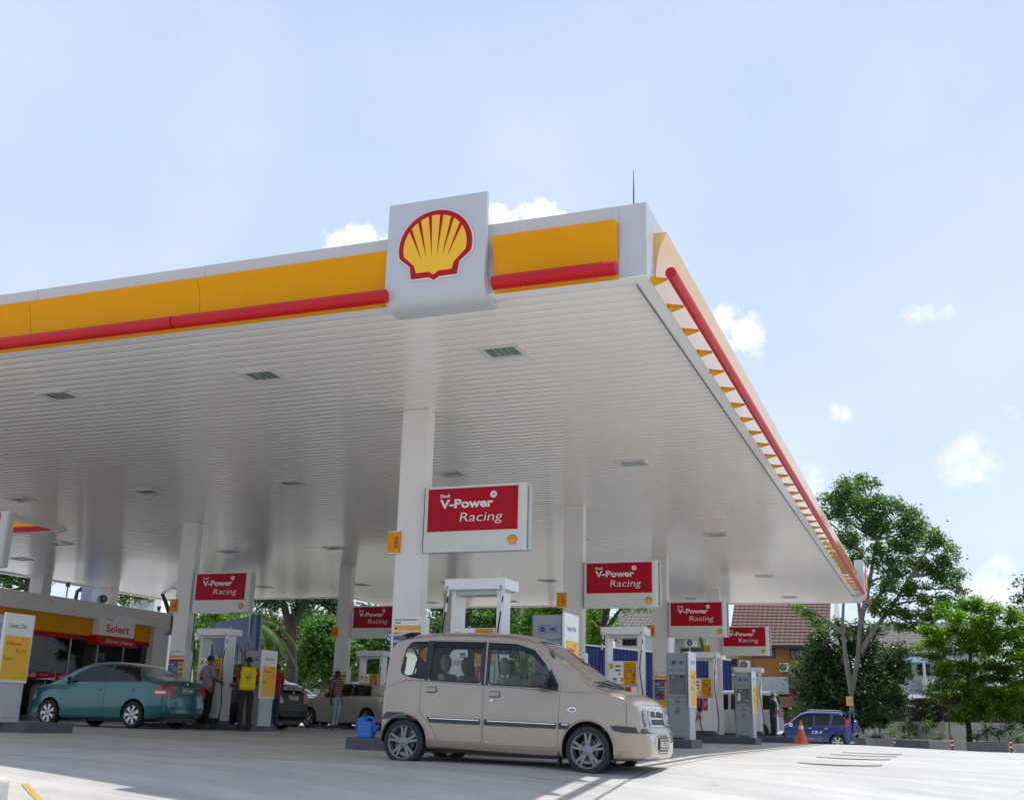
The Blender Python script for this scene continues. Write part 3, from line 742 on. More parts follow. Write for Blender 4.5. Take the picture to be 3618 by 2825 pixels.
tw = [(-5.41, 14.95, IZ['8'], 'grey service tower with blue glove pictogram behind the van windscreen'),
      (-5.415, rowsY['6']-.20, IZ['6'], 'tallest looking grey service tower, right in front of the van nose'),
      (-5.415, rowsY['4']-.20, IZ['4'], 'smaller grey service tower with a white rag in its niche'),
      (XB+2.42, rowsY['6']-.20, IZ['14'], 'service tower with a broad yellow side behind the attendant in the yellow vest'),
      (-15.14, 14.50, IZ['L'], 'service tower cut by the left edge of the photo')]
T0 = make_tower()
for k, (x, y, z, lab) in enumerate(tw):
    o = T0 if k == 0 else dup(T0, (0,0,0)); o.location = (x, y, z); tag(o, lab, 'service tower', 'grey service towers at the island ends')
rag = MB(); rag.prism([(0,0),(.05,-.01),(.09,.05),(.08,.17),(.04,.21),(.01,.15)], 'y', 0, .02); rag = rag.build('rag', mat('rag_cloth', (.75,.75,.73), .8), smooth=True)
rag.location = (-5.335, rowsY['4']-.235, IZ['4']+.98); tag(rag, 'white rag hanging in the niche of the smaller grey tower', 'cloth')
br = MB().tube([(0,0,0),(0,-.005,.26)], .008, 6, 0).box(-.02,.02,-.012,.012,.26,.29, 0).sphere((0,-.005,0), (.03,.015,.02), 6, 1).build('squeegee', [BLUEL, YELB]); br.location = (-5.08, rowsY['4']-.225, IZ['4']+.98)
tag(br, 'blue handled window squeegee hanging in the smaller tower niche', 'squeegee')
ex = MB().lathe([(0,0),(.075,0),(.08,.02),(.08,.42),(.06,.49),(.025,.52),(.025,.56),(0,.56)], n=16).build('fire_extinguisher', REDS, smooth=None)
hx = MB().tube([(0,0,.55),(.05,-.02,.6),(.1,-.03,.55),(.09,-.05,.3)], .012, 6).box(-.02,.07,-.01,.01,.56,.585).build('hose', RUB, ex)
ex.location = (-5.72, rowsY['6']-.12, IZ['6']); tag(ex, 'red fire extinguisher between the van headlight and the grey tower', 'fire extinguisher')

# ================================================================ small forecourt things
can = thing('watering_can', 'bright blue plastic watering can standing on the end of the near island', 'watering can', (-7.94, 14.90, .166))
BLUEP = mat('blue_plastic', (.01,.16,.62), .35, coat=.2, var=.06)
mb = MB(); mb.prism([(-.115,0),(.115,0),(.12,.03),(.12,.23),(-.11,.23),(-.115,.03)], 'y', -.08, .08); mb.build('body', BLUEP, can, bevel=.015)
MB().tube([(-.10,0,.225),(-.10,0,.265),(-.06,0,.285),(.07,0,.285),(.12,0,.26),(.12,0,.22)], [.028,.02,.016,.016,.016,.018], 8).build('top_handle', BLUEP, can)
MB().tube([(-.11,0,.24),(-.15,0,.22),(-.17,0,.17),(-.165,0,.09),(-.115,0,.045)], .013, 8).build('side_handle', BLUEP, can)
MB().tube([(.11,0,.08),(.16,0,.12),(.20,0,.17)], [.045,.032,.022], 8).build('spout', BLUEP, can)
MB().box(-.11,.0,-.07,.07,.228,.27).build('hood', BLUEP, can, bevel=.01)

cone = thing('traffic_cone', 'orange traffic cone with one white sleeve beside the blue car', 'traffic cone', (-4.25, 36.6, gz(-4.25, 36.6)))
OR = mat('cone_orange', (.85,.10,.02), .45, var=.08, scale=10)
MB().lathe([(0,.70),(.028,.70),(.032,.68),(.062,.54)], n=20).build('tip', OR, cone)
MB().lathe([(.0625,.54),(.083,.44)], n=20).build('reflective_sleeve', mat('sleeve', (.75,.74,.70), .4, var=.1, scale=20), cone)
MB().lathe([(.083,.44),(.155,.09),(.17,.06),(.20,.035)], n=20).build('skirt', OR, cone)
MB().lathe([(.20,.035),(.25,.03),(.255,.0),(0,0)], n=20).build('base', OR, cone)

for k, (y, lab) in enumerate(((17.2, 'nearest'), (19.75, 'second'), (22.3, 'third'), (24.9, 'farthest'))):
    mb = MB(); c = (-1.48, y)
    mb.lathe([(.0,.006),(.52,.006),(.575,.003),(.60,-.02)], n=40, m=0)
    o = mb.build('tank_cover', mat('cover_concrete', (.46,.45,.43), .6, var=.12, scale=5)); o.location = (c[0], c[1], gz(*c)+.006)
    MB().lathe([(.575,.0035),(.58,.006),(.586,.006),(.590,.0)], n=40).build('rim', mat('rim_iron', (.20,.19,.17), .7, var=.2), o)
    tag(o, '%s of the round tank covers set in the sunlit concrete' % lab, 'manhole cover', 'round tank covers in the concrete')

# near left corner: concrete block with yellow paint on the ground beside it
kb = U(25.5, 1657.5, 6.6)
blk = MB().box(-1.2, 0, -.6, 0, -1.2, 0).build('concrete_block', mat('block_concrete', (.50,.49,.46), .7, var=.15, scale=7, bump=.3), bevel=.02); blk.location = kb
tag(blk, 'corner of a pale concrete block at the bottom left edge', 'kerb')
def ribbon(name, pts, w, m, lift=.006, kind='structure'):
    mb = MB(); P = [Vector((p[0], p[1], 0)) for p in pts]
    for i in range(len(P)-1):
        n = max(2, int((P[i+1]-P[i]).length/.15)); d = (P[i+1]-P[i]).normalized(); s = Vector((-d.y, d.x, 0))*w/2
        for k in range(n):
            a = P[i].lerp(P[i+1], k/n); b = P[i].lerp(P[i+1], (k+1)/n); q = [a-s, b-s, b+s, a+s]
            mb.quad(*[(v.x, v.y, gz(v.x, v.y)+lift) for v in q])
    o = mb.build(name, m); tag(o, kind=kind); return o
ribbon('yellow_marking', [(-7.98, 8.40), (-7.45, 8.02), (-6.6, 7.4)], .06, mat('road_yellow', (.50,.33,.06), .6, var=.15, scale=12))
# ================================================================ vehicles
def ip(pts):
    xs = [p[0] for p in pts]; ys = [p[1] for p in pts]; n = len(xs)
    d = [(ys[i+1]-ys[i])/(xs[i+1]-xs[i]) for i in range(n-1)]; m = [d[0]]+[0 if d[i-1]*d[i] <= 0 else 2*d[i-1]*d[i]/(d[i-1]+d[i]) for i in range(1, n-1)]+[d[-1]]
    def f(x):
        if x <= xs[0]: return ys[0]
        if x >= xs[-1]: return ys[-1]
        i = 0
        while x > xs[i+1]: i += 1
        h = xs[i+1]-xs[i]; t = (x-xs[i])/h
        return (2*t**3-3*t*t+1)*ys[i]+(t**3-2*t*t+t)*h*m[i]+(-2*t**3+3*t*t)*ys[i+1]+(t**3-t*t)*h*m[i+1]
    return f
def body_loft(top, bot, wid, belt, tumble, x0, x1, n=70, inset=0.0, rc=.10, p=4.2):
    """closed hull from cross-sections along x (front = +x); returns bmesh"""
    ts = [x0+(x1-x0)*(.5-.5*cos(pi*(i/(n-1)))*.999) if False else x0+(x1-x0)*i/(n-1) for i in range(n)]
    # denser towards both ends
    ts = sorted(set([round(t, 4) for t in ts]+[x0+.012, x0+.03, x0+.05, x1-.012, x1-.03, x1-.05, x1-.07, x1-.09, x1-.11, x1-.13, x1-.16]))
    bm = bmesh.new(); rings = []
    for x in ts:
        zt = top(x)-inset; zb = bot(x)+(inset*2.2 if inset else 0); w = wid(x)-inset; b = min(belt(x), zt-.07)
        pts = [(0, zb), (w*.5, zb), (w*.84, zb), (w*.95, zb+.025), (w*.985, zb+.07)]
        k1 = 7; z1 = zb+.12
        for i in range(k1+1):
            t = i/k1; z = z1+(b-z1)*t; bulge = 1-.035*max(0, (t-.55)/.45)**2-.012*max(0, (.3-t)/.3)
            pts.append((w*bulge, z))
        wb = w*.965-.012
        gz_ = b+.012; zr = max(gz_+.002, zt-rc)
        k2 = 6
        for i in range(k2+1):
            t = i/k2; z = gz_+(zr-gz_)*t; pts.append((wb-(z-b)*tumble-.02*max(0, t-.7)**2, z))
        yr, zr0 = pts[-1]
        for s_ in (.985, .96, .92, .86, .76, .6, .4, .2, 0):
            y = yr*s_; pts.append((y, zr0+(zt-zr0)*(1-s_**p)))
        rings.append([(x, y, z) for y, z in pts])
    vv = []
    for r in rings:
        row = [bm.verts.new(q) for q in r]; row2 = [row[0]]+[bm.verts.new((q[0], -q[1], q[2])) for q in r[1:-1]]+[row[-1]]
        vv.append(row+row2[-2:0:-1])
    m = len(vv[0])
    for a, b in zip(vv, vv[1:]):
        for k in range(m):
            try: bm.faces.new((a[k], a[(k+1) % m], b[(k+1) % m], b[k]))
            except ValueError: pass
    bm.faces.new(list(reversed(vv[0]))); bm.faces.new(vv[-1])
    bmesh.ops.remove_doubles(bm, verts=bm.verts, dist=.0008)
    bmesh.ops.triangulate(bm, faces=[f for f in bm.faces if len(f.verts) > 4])
    bmesh.ops.recalc_face_normals(bm, faces=bm.faces)
    return bm
def bm_obj(bm, name='tmp'):
    me = bpy.data.meshes.new(name); bm.to_mesh(me); o = bpy.data.objects.new(name, me); COL.objects.link(o); return o
def _area_box(me):
    n = len(me.vertices)
    if n < 8: return None
    co = np.empty(n*3); me.vertices.foreach_get('co', co); co = co.reshape(-1, 3)
    ar = np.empty(len(me.polygons)); me.polygons.foreach_get('area', ar)
    return co.min(0), co.max(0), ar.sum()
def boolean(o, cutters, op='DIFFERENCE'):
    """one cutter at a time; a result that lost the body is retried with a nudged cutter"""
    cur = o.data.copy(); w = bpy.data.objects.new('w', cur); COL.objects.link(w)
    for c in cutters:
        ref = _area_box(cur); good = None
        for k in range(7):
            c.location = (.0007*k*(1 if k % 2 else -1), .0003*k, .0009*k*(-1 if k % 2 else 1)); c.rotation_euler = (0.0004*k, 0.0003*k, 0)
            md = w.modifiers.new('b', 'BOOLEAN'); md.operation = op; md.solver = 'EXACT' if k < 5 else 'FAST'; md.object = c
            dg = bpy.context.evaluated_depsgraph_get(); me = bpy.data.meshes.new_from_object(w.evaluated_get(dg)); w.modifiers.clear()
            r = _area_box(me); ok = r is not None
            if ok: ok = bool(np.all(r[0] > ref[0]-.03) and np.all(r[1] < ref[1]+.03))
            if ok and op == 'DIFFERENCE':
                ok = bool(np.all(np.abs(r[0]-ref[0]) < .15) and np.all(np.abs(r[1]-ref[1]) < .15) and r[2] > ref[2]*.55)
            if ok and op == 'INTERSECT':
                cb = _area_box(c.data); ok = bool(np.all(r[0] > cb[0]-.02) and np.all(r[1] < cb[1]+.02) and (r[1]-r[0])[0] > (cb[1]-cb[0])[0]*.8 and (r[1]-r[0])[2] > (cb[1]-cb[0])[2]*.7)
            if ok: good = me; break
        c.location = (0, 0, 0); c.rotation_euler = (0, 0, 0)
        if good is None: print('BOOLEAN GAVE UP', op, c.name); continue
        if k: print('boolean retry', k)
        w.data = good; cur = good
    bpy.data.objects.remove(w)
    return cur
def rounded(poly, r=.04, n=4):
    out = []; k = len(poly)
    for i in range(k):
        a, b, c = Vector(poly[i-1]), Vector(poly[i]), Vector(poly[(i+1) % k])
        u = (a-b); v = (c-b); rr = min(r, u.length*.45, v.length*.45); p0 = b+u.normalized()*rr; p1 = b+v.normalized()*rr
        for j in range(n+1):
            t = j/n; out.append(tuple((1-t)**2*p0+2*t*(1-t)*b+t*t*p1))
    return out
def cut_obj(poly, axis, a, b):
    mb = MB(); mb.prism(poly, axis, a, b); bm = bmesh.new(); vs_ = [bm.verts.new(v) for v in mb.v]
    for f in mb.f:
        try: bm.faces.new([vs_[i] for i in f])
        except ValueError: pass
    bmesh.ops.triangulate(bm, faces=[f for f in bm.faces if len(f.verts) > 4]); bmesh.ops.recalc_face_normals(bm, faces=bm.faces)
    return bm_obj(bm)
def inpoly(p, poly):
    x, y = p; c = False; n = len(poly); j = n-1
    for i in range(n):
        xi, yi = poly[i]; xj, yj = poly[j]
        if (yi > y) != (yj > y) and x < (xj-xi)*(y-yi)/(yj-yi)+xi: c = not c
        j = i
    return c
def patch(bvh, poly, direction, off=.004, step=.06, skirt=.012, mb=None, m=0):
    """polygon given in the plane seen along `direction`, wrapped on the hull"""
    D = {'-y': (Vector((0,-3,0)), Vector((0,1,0)), lambda a, b: Vector((a, 0, b))), '+y': (Vector((0,3,0)), Vector((0,-1,0)), lambda a, b: Vector((a, 0, b))),
         '+x': (Vector((6,0,0)), Vector((-1,0,0)), lambda a, b: Vector((0, a, b))), '-x': (Vector((-6,0,0)), Vector((1,0,0)), lambda a, b: Vector((0, a, b))),
         '+z': (Vector((0,0,4)), Vector((0,0,-1)), lambda a, b: Vector((a, b, 0)))}[direction]
    org, dr, P = D
    # subdivide outline
    out = []; n = len(poly)
    for i in range(n):
        a, b = Vector(poly[i]), Vector(poly[(i+1) % n]); k = max(1, int((b-a).length/step))
        for j_ in range(k): out.append(a.lerp(b, j_/k))
    xs = [p[0] for p in out]; ys = [p[1] for p in out]; pts = list(out); ne = len(out)
    x = min(xs)+step
    while x < max(xs):
        y = min(ys)+step
        while y < max(ys):
            if inpoly((x, y), [tuple(q) for q in out]) and min((Vector((x, y))-q).length for q in out) > step*.35: pts.append(Vector((x, y)))
            y += step
        x += step
    r = delaunay_2d_cdt(pts, [(i, (i+1) % ne) for i in range(ne)], [], 1, 1e-6)
    vs_ = []; last = None
    for q in r[0]:
        o = P(q[0], q[1])+org; h = bvh.ray_cast(o, dr)
        if h[0] is None:
            h = bvh.find_nearest(P(q[0], q[1])+org*.25) ; vs_.append(h[0]+h[1]*off); continue
        nrm = h[1] if h[1].dot(dr) < 0 else -h[1]
        vs_.append(h[0]-dr*off*.5+nrm*off*.5)
    fs_ = []
    for f in r[2]:
        a, b, c = [vs_[i] for i in f[:3]]
        if (b-a).cross(c-a).dot(dr) > 0: f = list(reversed(f))
        fs_.append(list(f))
    mb = mb or MB(); base = len(mb.v); mb.add(vs_, fs_, m, True)
    if skirt:
        from collections import Counter
        ec = {}
        for f in fs_:
            for i in range(len(f)): ec.setdefault(tuple(sorted((f[i], f[(i+1) % len(f)]))), []).append((f[i], f[(i+1) % len(f)]))
        k = len(mb.v); used = {}
        for e, l in ec.items():
            if len(l) == 1:
                a, b = l[0]
                for q in (a, b):
                    if q not in used: used[q] = len(mb.v); mb.v.append(tuple(vs_[q]+dr*skirt))
                mb.f.append([base+b, base+a, used[a], used[b]]); mb.m.append(m); mb.sm.append(False)
    return mb
def make_wheel(name, parent, c, r, w, style, rimc, outer=-1, spokes=5):
    """outer=-1 : outer face towards -y"""
    t = thing(name, None, None, c); t.parent = parent; KIDS.setdefault(parent.name, []).append(t)
    s = outer; rr = r*(.745 if style == 'five_twin' else .70)
    mb = MB(); q = [(rr, -w*.48), (rr+.012, -w*.5), (r*.86, -w*.53), (r*.965, -w*.47), (r*.995, -w*.33), (r, -w*.1), (r, w*.1), (r*.995, w*.33), (r*.965, w*.47), (r*.86, w*.53), (rr+.012, w*.5), (rr, w*.48)]
    mb.lathe([(a, b) for a, b in q], axis='y', n=40)
    for zz in (-.25, 0, .25):
        mb.lathe([(r+.0006, w*zz-.004), (r+.0006, w*zz+.004)], axis='y', n=40, m=1)
    mb.build('tyre', [RUB, DARK], t, smooth=None)
    mb = MB()
    mb.lathe([(rr, s*w*.50), (rr*.97, s*w*.49), (rr*.93, s*w*.40), (rr*.90, s*w*.10), (rr*.90, -s*w*.45)], axis='y', n=36, m=0)
    if style == 'five_twin':
        for k in range(5):
            a0 = 2*pi*k/5+pi/2
            for d in (-1, 1):
                a1 = a0+d*.12; a2 = a0+d*.17
                p0 = (rr*.22*cos(a1), s*w*.42, rr*.22*sin(a1)); p1 = (rr*.93*cos(a2), s*w*.44, rr*.93*sin(a2))
                tx, tz = -sin(a0), cos(a0); hw = .018
                vs_ = []
                for (px, py, pz), wd_ in ((p0, .016), (p1, .014)):
                    for du, dy in ((-1, 0), (1, 0), (1, -.028*s), (-1, -.028*s)): vs_.append((px+tx*wd_*du, py+dy, pz+tz*wd_*du))
                mb.add(vs_, [(0,1,5,4),(1,2,6,5),(2,3,7,6),(3,0,4,7)], 0)
        mb.lathe([(0, s*w*.47), (rr*.26, s*w*.46), (rr*.31, s*w*.42), (rr*.31, s*w*.2)], axis='y', n=24, m=0)
    elif style == 'seven':
        for k in range(spokes):
            a0 = 2*pi*k/spokes; tx, tz = -sin(a0), cos(a0); vs_ = []
            for rad, wd_, yy in ((rr*.2, .022, .44), (rr*.55, .030, .46), (rr*.94, .042, .45)):
                for du, dy in ((-1, 0), (1, 0), (1, -.02*s), (-1, -.02*s)): vs_.append((rad*cos(a0)+tx*wd_*du, s*w*yy+dy, rad*sin(a0)+tz*wd_*du))
            mb.add(vs_, [(0,1,5,4),(1,2,6,5),(3,0,4,7),(4,5,9,8),(5,6,10,9),(7,4,8,11)], 0)
        mb.lathe([(0, s*w*.50), (rr*.24, s*w*.48), (rr*.30, s*w*.42), (rr*.30, s*w*.3)], axis='y', n=20, m=0)
        for k in range(5): a = 2*pi*k/5; mb.sphere((rr*.2*cos(a), s*w*.49, rr*.2*sin(a)), .009, 4, 1)
    mb.build('rim', [rimc, DARK], t)
    MB().lathe([(0, s*w*.12), (rr*.62, s*w*.12), (rr*.62, s*w*.05)], axis='y', n=24).build('brake_disc', mat('brake_iron', (.12,.115,.11), .5, metal=.6, var=.2, scale=20), t)
    return t
PANE = glass('car_glass', (.80,.84,.80), 1.0); PANED = glass('tinted_glass', (.26,.29,.31), 1.1)
SEAL = mat('window_seal', (.012,.013,.018), .35, var=0); INT = mat('car_interior', (.035,.035,.035), .8, var=.2)
SEATM = mat('seat_fabric', (.42,.40,.32), .9, var=.08, scale=9); PLATE = mat('plate_black', (.02,.02,.02), .35, var=0)
LENS = glass('lamp_lens', (.95,.97,1), .9, .03); LAMPIN = mat('lamp_reflector', (.60,.63,.66), .28, metal=.6, var=.35, scale=45); TAILR = mat('tail_red', (.45,.01,.02), .2, coat=.7, var=.25, scale=30)
AMB = mat('amber_lens', (.7,.22,.02), .25, coat=.5, var=0)

def make_car(name, label, group, loc, rz, sp, paint, plate=None):
    t = thing(name, label, 'car', loc, rz, group)
    top, bot, wid, belt = ip(sp['top']), ip(sp['bot']), ip(sp['wid']), ip(sp['belt'])
    hb = body_loft(top, bot, wid, belt, sp['tumble'], sp['x0'], sp['x1'], rc=sp.get('rc', .10))
    bvh = BVHTree.FromBMesh(hb); hull = bm_obj(hb); W = max(p[1] for p in sp['wid'])
    tmp = [hull]; cut = []
    ci = body_loft(lambda x: top(x), lambda x: bot(x)+.0, wid, belt, sp['tumble'], sp['cab'][0], sp['cab'][1], n=40, inset=.045, rc=sp.get('rc', .10))
    cut.append(bm_obj(ci))
    rwh, ar = sp['r'], sp['arch']
    for wx in (0, sp['wb']):
        for s in (-1, 1):
            pl = [(wx+ar*cos(2*pi*k/32), rwh+.01+ar*sin(2*pi*k/32)) for k in range(32)]
            a, b = (-W-.3, -W+.27) if s < 0 else (W-.27, W+.3); cut.append(cut_obj(pl, 'y', a, b))
    wins = [rounded(w_, sp.get('wr', .05)) for w_ in sp['side']]
    for w_ in wins:
        for s in (-1, 1): cut.append(cut_obj(w_, 'y', *((-W-.3, -.28) if s < 0 else (.28, W+.3))))
    ws = rounded(sp['ws'], .07); xm = sp['xm']; cut.append(cut_obj(ws, 'x', xm, sp['x1']+.5))
    rw = rounded(sp['rw'], .07); cut.append(cut_obj(rw, 'x', sp['x0']-.5, xm-.2))
    shell = boolean(hull, cut); so = bpy.data.objects.new('shell', shell); COL.objects.link(so); tmp.append(so); tmp += cut
    doors = []
    for poly in sp['doors']:
        pl = rounded(poly, .05)
        cx = sum(p[0] for p in pl)/len(pl); cz = sum(p[1] for p in pl)/len(pl)
        big_ = [(cx+(a-cx)*1+(.0035 if a > cx else -.0035), b+(.0035 if b > cz else -.0035)) for a, b in pl]
        for s in (-1, 1):
            y0, y1 = (-W-.2, -.3) if s < 0 else (.3, W+.2); doors.append((cut_obj(pl, 'y', y0, y1), cut_obj(big_, 'y', y0, y1), s, poly))
    dm = [boolean(so, [d[0]], 'INTERSECT') for d in doors]
    bmh = boolean(so, [d[1] for d in doors]) if doors else shell.copy()
    def fin(me, nm, par):
        me.materials.clear(); me.materials.append(paint); me.name = nm
        me.polygons.foreach_set('use_smooth', [True]*len(me.polygons)); me.set_sharp_from_angle(angle=R(28))
        o = bpy.data.objects.new(nm, me); return link(o, par)
    body = fin(bmh, 'body', t)
    dob = []
    for (a, b, s, poly), me in zip(doors, dm): dob.append((fin(me, 'door', t), s, poly)); tmp += [a, b]
    for o in tmp: bpy.data.objects.remove(o)
    # panes, seals
    gl = sp.get('glass', PANED)
    for i, w_ in enumerate(sp['side']):
        for s, dr in ((-1, '-y'), (1, '+y')):
            cxw = sum(p[0] for p in w_)/len(w_)
            par = t
            for d, ds, poly in dob:
                if ds == s and min(p[0] for p in poly) < cxw < max(p[0] for p in poly): par = d
            patch(bvh, rounded(w_, sp.get('wr', .05)), dr, off=-.012, skirt=0).build('window', gl, par)
            # dark surround ring
            cx = sum(p[0] for p in w_)/len(w_); cz = sum(p[1] for p in w_)/len(w_)
    wsg = patch(bvh, [(p[0]*.995, p[1]) for p in ws], '+x', off=-.008, skirt=0).build('windscreen', sp.get('wsglass', gl), t)
    patch(bvh, rw, '-x', off=-.008, skirt=0).build('rear_window', gl, t)
    for (wx, s) in ((0, -1), (0, 1), (sp['wb'], -1), (sp['wb'], 1)):
        make_wheel('wheel', t, (wx, s*(W-.085), rwh), rwh, sp.get('tw', .17), sp['wheel'], sp['rim'], outer=s, spokes=sp.get('spokes', 7))
    # floor / underbody, dark
    mb = MB(); mb.box(sp['x0']+.15, sp['x1']-.2, -W+.28, W-.28, bot(.9)-.03, bot(.9)+.10); mb.build('underbody', DARK, t)
    mb = MB()
    for wx in (0, sp['wb']):
        for s in (-1, 1):
            n = 16; rr_ = ar*.985
            for k in range(n):
                a0, a1 = pi*k/n, pi*(k+1)/n
                mb.quad((wx+rr_*cos(a0), s*(W-.02), rwh+rr_*sin(a0)), (wx+rr_*cos(a1), s*(W-.02), rwh+rr_*sin(a1)), (wx+rr_*cos(a1), s*(W-.27), rwh+rr_*sin(a1)), (wx+rr_*cos(a0), s*(W-.27), rwh+rr_*sin(a0)))
    mb.build('wheel_well', DARK, t)
    if sp.get('seats'):
        for (sx, zc) in sp['seats']:
            for sy in (-.33, .33):
                mb = MB(); mb.prism(rounded([(sx-.05,zc-.35),(sx+.42,zc-.35),(sx+.44,zc-.27),(sx+.08,zc-.22),(sx-.06,zc+.24),(sx-.15,zc+.24),(sx-.12,zc-.2)], .04), 'y', sy-.23, sy+.23)
                se = mb.build('seat', sp.get('seatm', INT), t, bevel=.03)
                MB().sphere((sx-.13, sy, zc+.37), (.055,.13,.115), 8).tube([(sx-.11,sy,zc+.2),(sx-.12,sy,zc+.32)], .02, 6).build('headrest', sp.get('seatm', INT), se)
        sx = sp['seats'][-1][0]
    cabz = belt(sp['xm'])
    MB().box(sp['cab'][1]-.42, sp['cab'][1]-.06, -W+.12, W-.12, cabz-.38, cabz-.06).build('dashboard', INT, t, bevel=.04)
    mb = MB(); c = Vector((sp['cab'][1]-.52, sp.get('drv', -1)*.33, cabz-.05)); mb.tube([c+Vector((.06*sin(a)*1, .18*cos(a), .17*sin(a))) for a in [2*pi*k/20 for k in range(21)]], .013, 6, caps=False)
    mb.build('steering_wheel', INT, t)
    return t, bvh, dob, body
def mirror_part(t, x, z, W, sgn, m, s=1.0):
    mb = MB(); y = sgn*(W+.09); mb.prism(rounded([(x-.10,z-.07),(x+.06,z-.06),(x+.08,z+.03),(x+.04,z+.09),(x-.10,z+.09)], .03), 'y', *sorted((y-.09*s, y+.09*s)))
    mb.box(x-.02, x+.05, *sorted((sgn*(W-.06), sgn*(W+.02))), z-.08, z-.03); return mb.build('wing_mirror', m, t, bevel=.02)
def handle(bvh, par, x, z, s, m, w=.13, h=.055, inner=None):
    dr = '-y' if s < 0 else '+y'
    hd = patch(bvh, rounded([(x,z),(x+w,z),(x+w,z+h),(x,z+h)], .012, 2), dr, off=.02, skirt=.03).build('handle', m, par)
    return hd
def number_plate(t, txt, c, ux, n, w=.46, h=.12, label=None, two=False):
    c = Vector(c); ux = Vector(ux); n = Vector(n); uz = Vector((0,0,1)); mb = MB()
    a = c-ux*w/2-uz*h/2; v = [a, a+ux*w, a+ux*w+uz*h, a+uz*h]; mb.add(v+[q+n*.012 for q in v], [(4,5,6,7),(0,1,5,4),(1,2,6,5),(2,3,7,6),(3,0,4,7)], 0)
    f = n*.0128
    for p, q in (((-w/2+.006, -h/2+.006), (w/2-.006, -h/2+.011)), ((-w/2+.006, h/2-.011), (w/2-.006, h/2-.006)), ((-w/2+.006, -h/2+.011), (-w/2+.011, h/2-.011)), ((w/2-.011, -h/2+.011), (w/2-.006, h/2-.011))):
        mb.add([c+ux*p[0]+uz*p[1]+f, c+ux*q[0]+uz*p[1]+f, c+ux*q[0]+uz*q[1]+f, c+ux*p[0]+uz*q[1]+f], [(0,1,2,3)], 1)
    put_text(mb, txt, c-uz*h*.27+f, ux, uz, h*.56, w*.82, .02, m=1, align='c')
    return mb.build('number_plate', [PLATE, WLET], t)
def car_paint(name, col, metal=.35, rough=.32, flake=.1):
    m = mat(name, col, rough, metal=metal, coat=1.0, var=.05, scale=1.5); return m

# ---------------------------------------------------------------- the beige van (heads right)
BEIGE = car_paint('beige_metallic', (.355,.295,.235), .4, .30)
vsp = dict(x0=-.36, x1=3.06, wb=2.35, r=.268, arch=.315, tw=.165, tumble=.155, rc=.085, drv=1,
    top=[(-.36,.60),(-.352,.95),(-.335,1.18),(-.305,1.38),(-.265,1.49),(-.19,1.56),(.1,1.60),(.7,1.62),(1.15,1.61),(1.48,1.575),(1.66,1.52),(1.86,1.395),(2.19,1.17),(2.42,1.01),(2.5,.972),(2.7,.935),(2.85,.875),(2.93,.81),(2.962,.73),(2.978,.60),(2.99,.555),(3.035,.525),(3.055,.49),(3.06,.44)],
    bot=[(-.36,.25),(-.33,.22),(-.2,.20),(.3,.20),(1.9,.17),(2.7,.17),(2.85,.175),(2.98,.185),(3.04,.21),(3.06,.26)],
    wid=[(-.36,.64),(-.34,.69),(-.28,.73),(-.1,.74),(.5,.745),(2.0,.745),(2.45,.745),(2.7,.742),(2.85,.730),(2.92,.708),(2.955,.685),(2.975,.665),(3.0,.65),(3.035,.615),(3.055,.57),(3.06,.53)],
    belt=[(-.36,.86),(0,.99),(.3,.985),(1.0,.955),(2.0,.905),(2.15,.90),(2.5,.90),(3.06,.8)],
    cab=(-.22,2.30), xm=1.5,
    side=[[(-.11,1.12),(-.07,1.38),(.0,1.465),(.24,1.47),(.225,1.02),(.0,1.045),(-.09,1.08)],
          [(.315,1.475),(.955,1.468),(.975,.985),(.285,1.01)],
          [(1.06,1.465),(1.42,1.45),(1.62,1.385),(1.78,1.23),(1.94,.985),(1.94,.945),(1.085,.975)]],
    ws=[(-.60,1.03),(.60,1.03),(.555,1.40),(.50,1.505),(-.50,1.505),(-.555,1.40)],
    rw=[(-.58,1.0),(.58,1.0),(.52,1.42),(-.52,1.42)],
    doors=[[(.215,1.495),(1.01,1.49),(1.03,.30),(.46,.30),(.40,.42),(.30,.54),(.20,.62),(.20,.95)],
           [(1.035,1.49),(1.45,1.475),(1.67,1.40),(1.85,1.22),(2.0,.97),(1.985,.28),(1.05,.285)]],
    wheel='five_twin', rim=mat('alloy_grey', (.24,.235,.235), .4, metal=.4, var=.06), glass=PANE, wsglass=glass('windscreen_glass', (.86,.89,.86), 2.4), wr=.045,
    seats=[(.47,.86),(1.27,.83)], seatm=SEATM)
VX, VY = -6.22, 13.37
van, vb, vd, vbody = make_car('van', 'beige van with grey alloy wheels parked in front of the nearest pump', None, (VX, VY, -.095), R(0), vsp, BEIGE)
van.rotation_euler = (0, R(.6), 0)
BL = mat('bumper_black', (.022,.024,.028), .35, coat=.2, var=.1)
